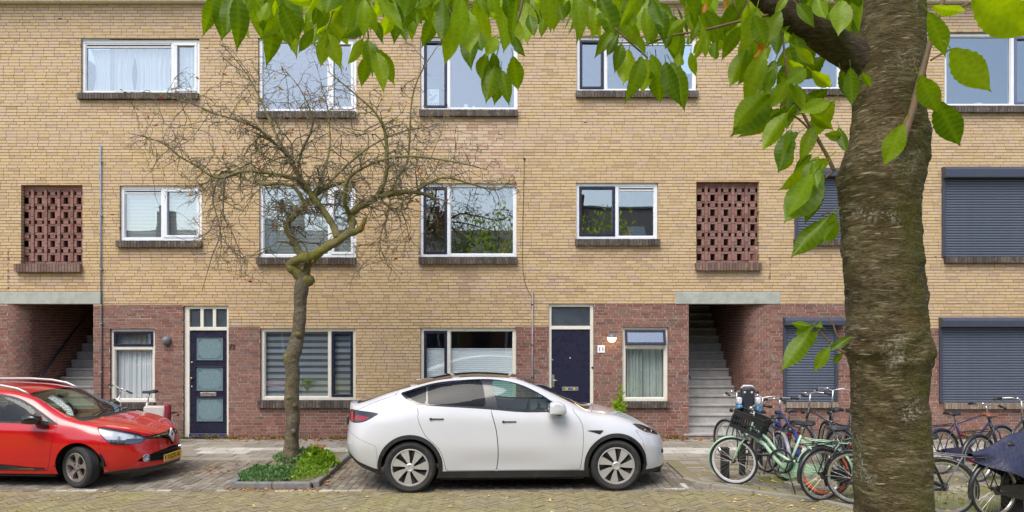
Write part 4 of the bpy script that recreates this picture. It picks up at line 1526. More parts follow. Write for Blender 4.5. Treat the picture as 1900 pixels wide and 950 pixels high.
def surface_sheet(Xh, Yh, Zh, vv, wide, shear=None):
    nx, ny = Xh.shape
    P = np.stack([Xh, Yh, Zh], -1)
    if shear: P[..., 0] += shear(P[..., 0], P[..., 2])
    du = np.gradient(P, axis=0); dv = np.gradient(P, axis=1)
    N = np.cross(du, dv); 
    N /= np.maximum(np.linalg.norm(N, axis=-1, keepdims=True), 1e-12)
    # outward
    ctr = np.stack([Xh * 0 + P[..., 0], Yh * 0, np.full_like(Zh, .7)], -1)
    sgn = np.sign(np.mean(np.sum(N * (P - ctr), -1)))
    N *= sgn
    # arc length in plan from the nose and from the tail
    x1 = Xh[:, 0]; s = np.concatenate([[0], np.cumsum(np.hypot(np.diff(x1), np.diff(wide)))])
    qr = np.repeat(s[:, None], ny, 1); qf = s[-1] - qr
    A = np.concatenate([P, N, vv[..., None], qf[..., None], qr[..., None]], -1).reshape(-1, 9)
    idx = np.arange(nx * ny).reshape(nx, ny)
    a, b, c, d = idx[:-1, :-1].ravel(), idx[1:, :-1].ravel(), idx[1:, 1:].ravel(), idx[:-1, 1:].ravel()
    T = np.concatenate([np.stack([a, b, c], 1), np.stack([a, c, d], 1)])
    if sgn < 0: T = T[:, ::-1]
    return Sheet(A, T)


def paint(name, col, flake=0.0):
    t = NT(name)
    nz = t.noise(900, 2) 
    c = t.mix(t.ramp(nz, [(.4, 0.0), (.7, flake)]), col, tuple(min(1, x * 1.5 + .02) for x in col[:3]) + (1,))
    dust = t.ramp(t.noise(2.2, 6, .7), [(.5, 0.0), (.85, .06)])
    c = t.mix(dust, c, srgb(150, 140, 125))
    t.set(c, t.ramp(t.noise(5, 5, .6), [(.3, .16), (.7, .26)]), coat=.9)
    return t.mat


M_tyre = plain('tyre_rubber', srgb(44, 44, 46), .85, var=.15, scale=25, dirt=(srgb(96, 88, 76), 8, .35))
M_trim = plain('black_trim', srgb(38, 39, 41), .55, var=.12, scale=20, dirt=(srgb(84, 78, 70), 5, .25))
M_seam = plain('seam_shadow', srgb(14, 14, 15), .9)
M_cabin = plain('cabin_dark', srgb(34, 34, 36), .8)
M_seat = plain('seat_cloth', srgb(70, 68, 66), .8, var=.15)
M_rim = plain('machined_alloy', srgb(186, 184, 180), .35, metal=.35, var=.06)
M_rim_dk = plain('rim_anthracite', srgb(60, 63, 70), .45, metal=.3)
M_rim_warm = plain('grey_alloy', srgb(150, 142, 138), .4, metal=.6, var=.08)
M_disc = plain('brake_disc', srgb(110, 100, 92), .5, metal=.7)
M_chrome = plain('chrome', srgb(215, 216, 218), .12, metal=1.0, var=.02)
M_lens = glass_mat('lamp_lens', (.95, .96, .97, 1), .12, 0)
M_red_lens = plain('red_lens', srgb(150, 14, 22), .12, coat=.8)
M_dark_lens = plain('smoked_lens', srgb(40, 34, 38), .1, coat=.8)
M_carglass = glass_mat('car_side_glass', (.50, .68, .62, 1), .04, 0)
M_privacy = glass_mat('privacy_glass', (.10, .11, .11, 1), .022, 0)
M_screen = glass_mat('windscreen_glass', (.66, .74, .68, 1), .07, 0)
M_roofglass = plain('dark_roof_glass', srgb(30, 24, 22), .06, coat=1, spec=.8)


def wheel(parent, x, y, r, rw, rimr, kind, steer=0.0, side=-1):
    """a wheel with its outer face towards side*y"""
    w = empty('wheel', (x, y, r), steer, parent)
    s = side
    h = rw / 2
    m = MB()
    prof = [(rimr - .012, -h * .75), (rimr + .006, -h * .86), (rimr + .03, -h * .98), ((r + rimr) / 2 + .01, -h * 1.03), (r - .028, -h * .96), (r - .012, -h * .86), (r - .003, -h * .72)]
    for gk in (-.42, 0, .42):
        prof += [(r, h * (gk - .2)), (r, h * (gk - .05)), (r - .008, h * (gk - .045)), (r - .008, h * (gk + .045)), (r, h * (gk + .05))]
    prof += [(r, h * .55), (r - .003, h * .72), (r - .012, h * .86), (r - .028, h * .96), ((r + rimr) / 2, h * 1.03), (rimr, h * .8)]
    m.lathe([(a, b * -s) for a, b in prof], 56, 'y')
    m.build('tyre', M_tyre, w, autosmooth=40)
    m = MB()
    m.lathe([(rimr + .004, s * h * .9), (rimr - .012, s * h * .93), (rimr - .02, s * h * .8), (rimr - .03, -s * h * .6), (.06, -s * h * .5)], 48, 'y')
    m.build('rim', M_rim if kind == 'turbine' else M_rim_warm, w, autosmooth=30)
    m = MB(); m.lathe([(.16, s * h * .15), (.155, s * h * .2), (.05, s * h * .2)], 32, 'y'); m.build('brake_disc', M_disc, w, smooth=False)
    yf = s * h * .86
    if kind == 'turbine':
        d = MB(); d.lathe([(rimr - .016, s * h * .62), (.10, s * h * .50), (.03, s * h * .55)], 40, 'y')
        for k in range(7):
            a0 = 2 * math.pi * k / 7 + .12
            # dark vane beside each blade
        d.build('wheel_cover', M_rim_dk, w, autosmooth=30)
        for k in range(7):
            a0 = 2 * math.pi * k / 7 + math.pi / 2 + .13
            m = MB()
            inn, out = .055, rimr - .012
            pts = []
            for (rad, off) in ((inn, -.16), (out * .55, -.10), (out, -.04), (out, .22), (out, .46), (out * .6, .42), (inn * 1.2, .35)):
                an = a0 + (off if s < 0 else -off) 
                pts.append((rad * math.cos(an), rad * math.sin(an)))
            m.prism(pts, yf - s * .022, yf)
            # a slight pitch across the blade
            m.v = [(vx, vy + s * (.018 * (1 - math.hypot(vx, vz) / out) ), vz) for vx, vy, vz in m.v]
            m.build('blade', M_rim, w)
            m = MB()
            pts = [(rad * math.cos(a0 - o_), rad * math.sin(a0 - o_)) for rad, o_ in ((.085, .22), (out * .95, .10), (out * .95, .24), (.1, .52))]
            if s > 0: pts = [(rad * math.cos(a0 + o_), rad * math.sin(a0 + o_)) for rad, o_ in ((.085, .22), (out * .95, .10), (out * .95, .24), (.1, .52))]
            m.prism(pts, s * h * .55, s * h * .62); m.build('slot', M_seam, w)
        m = MB(); m.lathe([(.062, yf - s * .02), (.062, yf + s * .012), (.045, yf + s * .022), (.03, yf + s * .015), (0, yf + s * .015)], 24, 'y'); m.build('hub_cap', M_rim, w, autosmooth=40)
    else:
        d = MB(); d.lathe([(rimr - .02, -s * h * .3), (.03, -s * h * .3)], 32, 'y'); d.build('hub_back', M_seam, w)
        for k in range(5):
            a0 = 2 * math.pi * k / 5 + math.pi / 2 - .1
            m = MB()
            out = rimr - .012
            pts = [(rad * math.cos(a0 + o_), rad * math.sin(a0 + o_)) for rad, o_ in ((.04, -.75), (.09, -.30), (out * .7, -.20), (out, -.34), (out, 0), (out, .34), (out * .7, .20), (.09, .30), (.04, .75))]
            m.prism(pts, yf - s * .03, yf)
            m.v = [(vx, vy - s * .012 * (1 - math.hypot(vx, vz) / out), vz) for vx, vy, vz in m.v]
            m.build('spoke', M_rim_warm, w)
        m = MB(); m.lathe([(.06, yf - s * .03), (.058, yf - s * .004), (.035, yf), (0, yf + s * .002)], 24, 'y'); m.build('hub_cap', M_rim_warm, w, autosmooth=40)
        for k in range(4):
            a0 = 2 * math.pi * k / 4 + .6
            m = MB(); m.lathe([(.011, 0), (.011, s * .004), (0, s * .005)], 8, 'y', (.047 * math.cos(a0), yf, .047 * math.sin(a0))); m.build('wheel_bolt', M_seam, w)
    return w


def seat(parent, x, y, z, scale=1.0):
    m = MB()
    m.bevbox(x - .25, x + .25, y - .24, y + .24, z, z + .16, .06)
    R = Matrix.Translation((x - .22, y, z + .1)) @ Matrix.Rotation(math.radians(-14), 4, 'Y')
    m.bevbox(-.09, .07, -.24, .24, 0, .58, .05, M=R)
    m.bevbox(-.05, .06, -.13, .13, .60, .78, .045, M=R)
    return m.build('seat', M_seat, parent, autosmooth=35)


def text_mesh(txt, size, name, mat, parent, M, extrude=.002, bold=0.0):
    cu = bpy.data.curves.new(name, 'FONT')
    cu.body = txt; cu.size = size; cu.extrude = extrude; cu.align_x = 'CENTER'; cu.align_y = 'CENTER'; cu.offset = bold
    ob = bpy.data.objects.new(name, cu)
    COL.objects.link(ob)
    dg = bpy.context.evaluated_depsgraph_get()
    me = bpy.data.meshes.new_from_object(ob.evaluated_get(dg))
    bpy.data.objects.remove(ob); 
    me.transform(M)
    return link_mesh(name, me, mat, parent)


def plate(parent, txt, M, yellow=True):
    m = MB(); m.bevbox(-.26, .26, -.006, .006, -.055, .055, .004, M=M)
    p = m.build('number_plate', plain('plate_yellow', srgb(236, 182, 20), .4, var=.03), parent)
    m = MB(); m.box(-.259, -.215, -.0085, -.0065, -.053, .053, M=M); m.build('country_strip', plain('plate_blue', srgb(36, 80, 160), .4), p)
    T = M @ Matrix.Translation((.022, -.0075, 0)) @ Matrix.Rotation(math.pi / 2, 4, 'X')
    text_mesh(txt, .098, 'plate_characters', M_black, p, T, .001, .0012)
    T = M @ Matrix.Translation((-.237, -.0090, -.03)) @ Matrix.Rotation(math.pi / 2, 4, 'X')
    text_mesh('NL', .03, 'plate_country_letters', M_white, p, T, .0005, .0006)
    return p


def dens(x0, x1, n, k=1.6):
    t = np.linspace(-1, 1, n)
    s = np.sign(t) * (1 - (1 - np.abs(t)) ** k)
    return (x0 + x1) / 2 + (x1 - x0) / 2 * s


def arch_liner(car, cx, sd, cz, r, y0, y1):
    m = MB()
    m.lathe([(0, sd * y0), (r + .03, sd * y0), (r + .03, sd * y1), (r, sd * (y1 + .003))], 30, 'y', (cx, 0, cz), arc=.5)
    m.build('wheel_arch_liner', M_seam, car)


# -------- the white electric crossover
def white_car():
    yaw = math.radians(2.6)
    # rear near wheel stands at pixel (760.5, 915.6), the front one at (1144.4, 911.4)
    D = 1391 * 2.37 / (915.6 - 599)
    X = (760.5 - 950) / 1391 * D
    hw = .93
    loc = (X - math.sin(yaw) * hw, D + math.cos(yaw) * hw, 0)
    car = empty('parked_car', loc, yaw)
    tag(car, 'white electric crossover car parked in front of the house', 'car')
    xs = dens(-.955, 3.725, 150, 1.9)
    def taper(x):
        f = np.ones_like(x)
        t = np.clip((x - 2.75) / (3.725 - 2.75), 0, 1); f *= (1 - t ** 2.7) ** (1 / 2.7)
        t = np.clip((-.25 - x) / .705, 0, 1); f *= (1 - t ** 3.0) ** (1 / 3.0)
        return f
    kx = [-.955, -.88, -.7, -.35, 0, .5, .9, 1.4, 1.75, 2.05, 2.3, 2.55, 2.9, 3.25, 3.49, 3.64, 3.725]
    def L(y, z): return (kx, y, z)
    lines = [
        L([.74, .76, .80, .84, .86, .88, .88, .88, .88, .88, .87, .86, .85, .84, .82, .80, .78], [.60, .48, .34, .24, .20, .20, .20, .20, .20, .20, .20, .20, .20, .20, .22, .25, .30]),
        L([.80, .83, .87, .90, .915, .92, .905, .90, .905, .92, .93, .93, .92, .91, .89, .87, .86], [.66, .58, .48, .42, .39, .38, .38, .38, .38, .38, .38, .38, .38, .38, .38, .38, .40]),
        L([.84, .88, .92, .95, .96, .955, .95, .95, .95, .955, .96, .96, .955, .94, .92, .90, .88], [.70, .70, .70, .70, .70, .68, .66, .66, .66, .66, .67, .68, .66, .62, .56, .52, .50]),
        L([.80, .84, .88, .925, .94, .94, .94, .94, .94, .94, .94, .93, .92, .90, .87, .84, .82], [.93, .94, .95, .96, .97, .97, .96, .95, .94, .93, .92, .90, .86, .77, .67, .60, .56]),
        L([.70, .74, .79, .83, .86, .88, .885, .885, .885, .885, .88, .86, .84, .81, .78, .75, .73], [1.08, 1.10, 1.13, 1.19, 1.215, 1.205, 1.19, 1.165, 1.145, 1.12, 1.10, 1.05, .985, .875, .765, .68, .60]),
        L([.60, .63, .64, .635, .63, .63, .63, .63, .645, .675, .71, .74, .70, .64, .60, .58, .57], [1.165, 1.175, 1.215, 1.335, 1.435, 1.54, 1.572, 1.556, 1.462, 1.315, 1.19, 1.09, 1.04, .925, .81, .715, .62]),
        L([.36, .38, .40, .40, .40, .40, .40, .40, .40, .42, .44, .46, .42, .38, .36, .35, .34], [1.19, 1.2, 1.245, 1.37, 1.475, 1.585, 1.612, 1.59, 1.485, 1.36, 1.245, 1.115, 1.06, .945, .83, .735, .63]),
        L([0] * 17, [1.195, 1.205, 1.25, 1.378, 1.487, 1.597, 1.624, 1.602, 1.497, 1.378, 1.265, 1.125, 1.066, .952, .838, .742, .635]),
    ]
    g = car_surface(xs, lines, [4, 5, 5, 5, 9, 6, 6], taper)
    wide = .955 * taper(xs)
    def shear(x, z):
        f = np.clip((-.5 - x) / .4, 0, 1)
        r = np.clip((3.0 - x) / -.6, 0, 1)
        return -f * .035 * np.clip((.95 - z) / .3, 0, 1) * np.clip((z - .3) / .25, 0, 1) + r * .02 * np.clip((.55 - z) / .2, 0, 1)
    S = surface_sheet(*g, wide, shear)
    body_paint = paint('pearl_white_paint', srgb(203, 204, 208), .15)
    C = lambda s, i: s.A[:, i]
    R0 = .357
    seams = []
    # wheel arches
    for cx in (0.0, 2.89):
        d = np.where(C(S, 6) < 3.2, np.hypot(C(S, 0) - cx, C(S, 2) - .36) - .40, 1)
        _, S, _ = S.cut(d)
    for cx in (0.0, 2.89):
        for sd in (-1, 1):
            d = np.where((C(S, 6) < 3.2) & (C(S, 1) * sd > 0), np.hypot(C(S, 0) - cx, C(S, 2) - .36) - .455, 1)
            a, S, s = S.cut(d, .0015); a.moved(.006).build('arch_trim', M_trim, car)
    # side window graphic and the panes in it
    trim = smooth_poly([(-.16, 1.372), (.3, 1.505), (.75, 1.556), (1.15, 1.562), (1.5, 1.505), (1.8, 1.375), (2.02, 1.235), (2.16, 1.12), (1.6, 1.115), (1.0, 1.165), (.35, 1.205), (.12, 1.225), (-.04, 1.285)], 5, (0, 7))
    xz = lambda s: s.A[:, [0, 2]]
    panes = [('quarter_window', [(-.115, 1.368), (.05, 1.42), (.21, 1.465), (.222, 1.232), (.12, 1.248), (-.0, 1.30)], M_privacy),
             ('rear_door_window', [(.232, 1.472), (.75, 1.540), (.985, 1.547), (1.06, 1.19), (.6, 1.213), (.245, 1.23)], M_privacy),
             ('front_door_window', [(1.135, 1.545), (1.3, 1.535), (1.5, 1.485), (1.78, 1.365), (2.0, 1.225), (2.07, 1.155), (1.62, 1.15), (1.225, 1.175)], M_carglass)]
    pillars = [[(1.0, 1.548), (1.12, 1.546), (1.21, 1.175), (1.075, 1.188)]]
    for sd in (-1, 1):
        msk = lambda s: (C(s, 6) > 2.6) & (C(s, 6) < 5.6) & (C(s, 1) * sd > 0)
        d = np.where(msk(S), poly_sdf(xz(S), trim), 1)
        tr, S, s = S.cut(d, .001)
        for nm, pl, mt in panes:
            d = poly_sdf(xz(tr), smooth_poly(pl, 4, tuple(range(len(pl))) if False else (0, 2, 3) if nm == 'quarter_window' else (0, 3, 5) if nm.startswith('rear') else (0, 5, 7)))
            a, tr, _ = tr.cut(d)
            a.moved(-.004).build(nm, mt, car)
        tr.build('window_trim', plain('gloss_black', srgb(20, 20, 22), .12, coat=.6), car)
    # roof glass, windscreen, hatch glass (plan coordinates)
    xy = lambda s: np.stack([C(s, 0), C(s, 1)], 1)
    top = lambda s: C(s, 6) > 4.2
    ws = smooth_poly([(1.62, -.55), (1.62, .55), (2.1, .60), (2.42, .645), (2.50, .60), (2.60, .3), (2.63, 0), (2.60, -.3), (2.50, -.60), (2.42, -.645), (2.1, -.60)], 4, (0, 1))
    d = np.where(top(S), poly_sdf(xy(S), ws), 1); a, S, s = S.cut(d, .004); a.build('windscreen', M_screen, car); seams.append(s)
    rf = [(.02, -.555), (1.60, -.552), (1.60, .552), (.02, .555)]
    d = np.where(top(S), poly_sdf(xy(S), rf), 1); a, S, s = S.cut(d, .004); a.moved(-.002).build('glass_roof', M_roofglass, car); seams.append(s)
    hg = smooth_poly([(0.0, -.555), (0.0, .555), (-.5, .53), (-.74, .50), (-.80, .4), (-.82, 0), (-.80, -.4), (-.74, -.50), (-.5, -.53)], 4, (0, 1))
    d = np.where(top(S), poly_sdf(xy(S), hg), 1); a, S, s = S.cut(d, .004); a.moved(-.002).build('hatch_glass', M_roofglass, car); seams.append(s)
    # lamps
    zf = lambda s: np.stack([C(s, 7), C(s, 2)], 1)
    zr = lambda s: np.stack([C(s, 8), C(s, 2)], 1)
    qx = lambda xq: float(np.interp(xq, S_x, S_q))
    S_x = g[0][:, 0]; s_ = np.concatenate([[0], np.cumsum(np.hypot(np.diff(S_x), np.diff(wide)))]); S_q = s_
    def tail(s, x): return np.interp(x, S_x, s_)
    tl = [(tail(0, -.43), 1.105), (tail(0, -.60), 1.12), (tail(0, -.80), 1.125), (tail(0, -.90), 1.115), (tail(0, -.935), 1.07), (tail(0, -.928), 1.0), (tail(0, -.88), .965), (tail(0, -.78), .96), (tail(0, -.63), .995)]
    for sd in (-1, 1):
        d = np.where((C(S, 1) * sd > 0) & (C(S, 0) < 0), poly_sdf(zr(S), smooth_poly(tl, 4, (0,))), 1)
        a, S, s = S.cut(d, .003); seams.append(s)
        band = [(tail(0, -.56), 1.05), (tail(0, -.76), 1.07), (tail(0, -.82), 1.0), (tail(0, -.70), .99), (tail(0, -.62), 1.015)]
        r, a, _ = a.cut(poly_sdf(zr(a), band))
        bar = [(tail(0, -.84), 1.10), (tail(0, -.89), 1.10), (tail(0, -.885), .975), (tail(0, -.82), .97)]
        r2, a, _ = a.cut(poly_sdf(zr(a), bar))
        tlo = a.build('tail_light', M_dark_lens, car)
        r.build('red_band', M_red_lens, tlo); r2.build('red_bar', plain('red_glow_lens', srgb(190, 40, 46), .15, coat=.7), tlo)
    hl = [(3.15, .93), (3.28, .90), (3.42, .845), (3.55, .785), (3.60, .745), (3.57, .735), (3.48, .765), (3.36, .80), (3.25, .855)]
    for sd in (-1, 1):
        d = np.where((C(S, 1) * sd > .2) & (C(S, 6) > 2.5), poly_sdf(xz(S), smooth_poly(hl, 4, (0,))), 1)
        a, S, s = S.cut(d, .003); seams.append(s)
        h = a.moved(-.03).build('headlight', M_dark_lens, car); a.build('headlight_lens', M_lens, h)
        m = MB()
        for (hx, hz) in ((3.36, .815), (3.46, .785)):
            m.lathe([(.0, -.0), (.028, .0), (.034, .012)], 14, 'x', (hx, sd * (.60 if hx < 3.4 else .55), hz))
        m.build('projector', M_chrome, h, smooth=True)
    # doors
    rd = smooth_poly([(.17, 1.25), (.115, 1.12), (.12, 1.0), (.22, .80), (.40, .62), (.47, .45), (.50, .305), (1.20, .305), (1.225, .52), (1.20, .85), (1.13, 1.12), (1.10, 1.25)], 5, (6, 7))
    fd = smooth_poly([(1.105, 1.25), (1.135, 1.12), (1.205, .85), (1.23, .52), (1.205, .305), (2.38, .305), (2.41, .55), (2.42, .80), (2.40, .96), (2.30, 1.11), (2.16, 1.25)], 5, (4, 5))
    for sd in (-1, 1):
        for nm, pl in (('rear_door', rd), ('front_door', fd)):
            d = np.where((C(S, 1) * sd > 0) & (C(S, 6) < 4.6) & (C(S, 6) > .05), poly_sdf(xz(S), pl), 1)
            a, S, s = S.cut(d, .003); seams.append(s)
            dr_ = a.build(nm, body_paint, car)
            hx = .27 if nm == 'rear_door' else 1.28
            hz = 1.035 if nm == 'rear_door' else .99
            m = MB(); m.bevbox(hx, hx + .20, sd * .944 - .006, sd * .944 + .006, hz - .009, hz + .007, .005); m.lathe([(.0, -.008), (.016, -.008), (.016, .008), (0, .008)], 12, 'y', (hx + .02, sd * .944, hz))
            m.build('door_handle', M_trim, dr_)
    # black sill and lower bumper trim
    for sd in (-1, 1):
        sl = [(.4, .1), (2.5, .1), (2.5, .297), (.4, .297)]
        d = np.where((C(S, 1) * sd > 0), poly_sdf(xz(S), sl), 1)
        a, S, s = S.cut(d, .001); a.moved(.004).build('sill_trim', M_trim, car)
    lo = [(-1.2, .1), (-.2, .1), (-.3, .30), (-.5, .335), (-.75, .42), (-.93, .54), (-1.2, .80)]
    a, S, s = S.cut(poly_sdf(xz(S), lo), .001); a.build('rear_lower_bumper', M_trim, car)
    lo = [(3.2, .1), (4.0, .1), (4.0, .33), (3.6, .285), (3.2, .27)]
    a, S, s = S.cut(poly_sdf(xz(S), lo), .001); a.build('front_lower_lip', M_trim, car)
    # bonnet, hatch seam, bumper seams
    bn = smooth_poly([(2.56, -.705), (2.9, -.68), (3.25, -.60), (3.50, -.47), (3.60, -.3), (3.64, 0), (3.60, .3), (3.50, .47), (3.25, .60), (2.9, .68), (2.56, .705), (2.66, .3), (2.68, 0), (2.66, -.3)], 4, (0, 10))
    d = np.where(C(S, 6) > 4.0, poly_sdf(xy(S), bn), 1); a, S, s = S.cut(d, .003); seams.append(s); a.build('bonnet', body_paint, car)
    fb = [(3.17, .86), (3.36, .775), (3.6, .72), (4, .70), (4, .2), (3.34, .2), (3.33, .5), (3.28, .70)]
    d = np.where(C(S, 0) > 3.0, poly_sdf(xz(S), fb), 1); a, S, s = S.cut(d, .0018); seams.append(s)
    for sd in (-1, 1):
        slot = [(.30, .44), (.62, .47), (.64, .53), (.30, .50)]
        d = np.where(C(a, 1) * sd > 0, poly_sdf(np.stack([C(a, 7), C(a, 2)], 1), slot), 1); q, a, _ = a.cut(d); q.moved(-.012).build('bumper_slot', M_trim, car)
    a.build('front_bumper', body_paint, car)
    rb = [(-1.3, .2), (-.47, .2), (-.455, .5), (-.47, .66), (-.75, .76), (-.90, .83), (-1.3, .85)]
    d = np.where(C(S, 0) < -.2, poly_sdf(xz(S), rb), 1); a, S, s = S.cut(d, .0018); seams.append(s); a.build('rear_bumper', body_paint, car)
    ht = [(-1.3, .85), (-.93, .84), (-.915, .96), (-.80, 1.115), (-.55, 1.235), (-.2, 1.36), (-.2, 1.7), (-1.3, 1.7)]
    d = np.where((C(S, 0) < 0), poly_sdf(xz(S), ht), 1); a, S, s = S.cut(d, .0018); seams.append(s); a.build('tailgate', body_paint, car)
    S.build('body', body_paint, car)
    se = seams[0]
    for s in seams[1:]: se = se.join(s)
    se.moved(-.006).build('panel_gaps', M_seam, car)
    # charging badge on the wing
    for sd in (-1, 1):
        m = MB(); m.prism([(2.48, .862), (2.70, .862), (2.655, .805)], sd * .936, sd * .950); m.build('wing_camera', M_trim, car)
    # roof bars' feet
    m = MB()
    for sd in (-1, 1):
        for fx in (.02, .62, 1.45):
            m2 = MB(); m2.bevbox(fx - .05, fx + .06, sd * .54 - .012, sd * .54 + .012, 1.44 if fx < .1 else (1.56 if fx < 1 else 1.545), (1.478 if fx < .1 else (1.59 if fx < 1 else 1.578)), .006); m2.build('roof_rail_foot', M_rim, car)
    # mirrors
    for sd in (-1, 1):
        m = MB()
        prof = smooth_poly([(-.12, -.085), (.10, -.085), (.125, -.03), (.10, .045), (.03, .085), (-.07, .085), (-.115, .045)], 4, (0,))
        rings = []
        for t, k in ((0, .75), (.03, .95), (.10, 1.0), (.17, .95), (.205, .7)):
            rings.append([(2.05 + p[0] * k - .02 * t, sd * (.93 + t), 1.185 + p[1] * k) for p in prof])
        n = len(prof); m.add([p for r in rings for p in r], [(i * n + j, i * n + (j + 1) % n, (i + 1) * n + (j + 1) % n, (i + 1) * n + j) for i in range(len(rings) - 1) for j in range(n)] + [tuple(range(n)), tuple((len(rings) - 1) * n + j for j in range(n))])
        mo = m.build('door_mirror', body_paint, car, autosmooth=50)
        m = MB(); m.tube([(2.10, sd * .86, 1.09), (2.09, sd * .95, 1.085), (2.06, sd * 1.02, 1.10)], [.035, .03, .04], 8, squash=.5); m.build('mirror_arm', M_trim, mo, smooth=True)
        m = MB(); m.box(1.922, 1.928, sd * .96 - .01 * 0, sd * 1.10, 1.12, 1.25) ; m.build('mirror_glass', M_chrome, mo)
    # cabin: floor, seats, dash, wheel
    m = MB(); m.box(.44, 2.42, -.80, .80, .24, .42); m.box(-.62, .0, -.55, .55, .5, .9); m.build('cabin_floor', M_cabin, car)
    m = MB(); m.bevbox(2.0, 2.55, -.72, .72, .42, 1.02, .06); m.bevbox(1.85, 2.05, -.72, .72, .85, 1.0, .04); m.build('dashboard', M_cabin, car)
    for (sx, sy) in ((1.25, -.36), (1.25, .36), (.3, -.4), (.3, .4), (.3, 0)): seat(car, sx, sy, .48)
    m = MB(); m.tube([(1.72 + .06 * math.sin(a_) * .5, .36 + .18 * math.cos(a_), .98 + .18 * math.sin(a_)) for a_ in np.linspace(0, 2 * math.pi, 24, endpoint=False)], .016, 8, closed=True); m.tube([(1.72, .36, .98), (2.0, .36, .88)], .03, 8); m.build('steering_wheel', M_black, car, smooth=True)
    m = MB(); m.bevbox(1.86, 1.88, -.18, .18, .96, 1.16, .006); m.build('screen', M_black, car)
    for cx in (0.0, 2.89):
        for sd in (-1, 1): arch_liner(car, cx, sd, .36, .405, .62, .925)
    m = MB(); m.box(.42, 2.44, -.86, .86, .17, .23); m.box(-.7, -.42, -.55, .55, .3, .36); m.box(3.32, 3.6, -.6, .6, .2, .26); m.build('underbody', M_seam, car)
    for sd in (-1, 1):
        wheel(car, 0, sd * .815, R0, .245, .258, 'turbine', 0, sd)
        wheel(car, 2.89, sd * .815, R0, .245, .258, 'turbine', math.radians(0), sd)
    m = MB(); m.bevbox(-.985, -.965, -.26, .26, .87, .98, .004); m.build('number_plate', M_trim, car)
    return car


white_car()


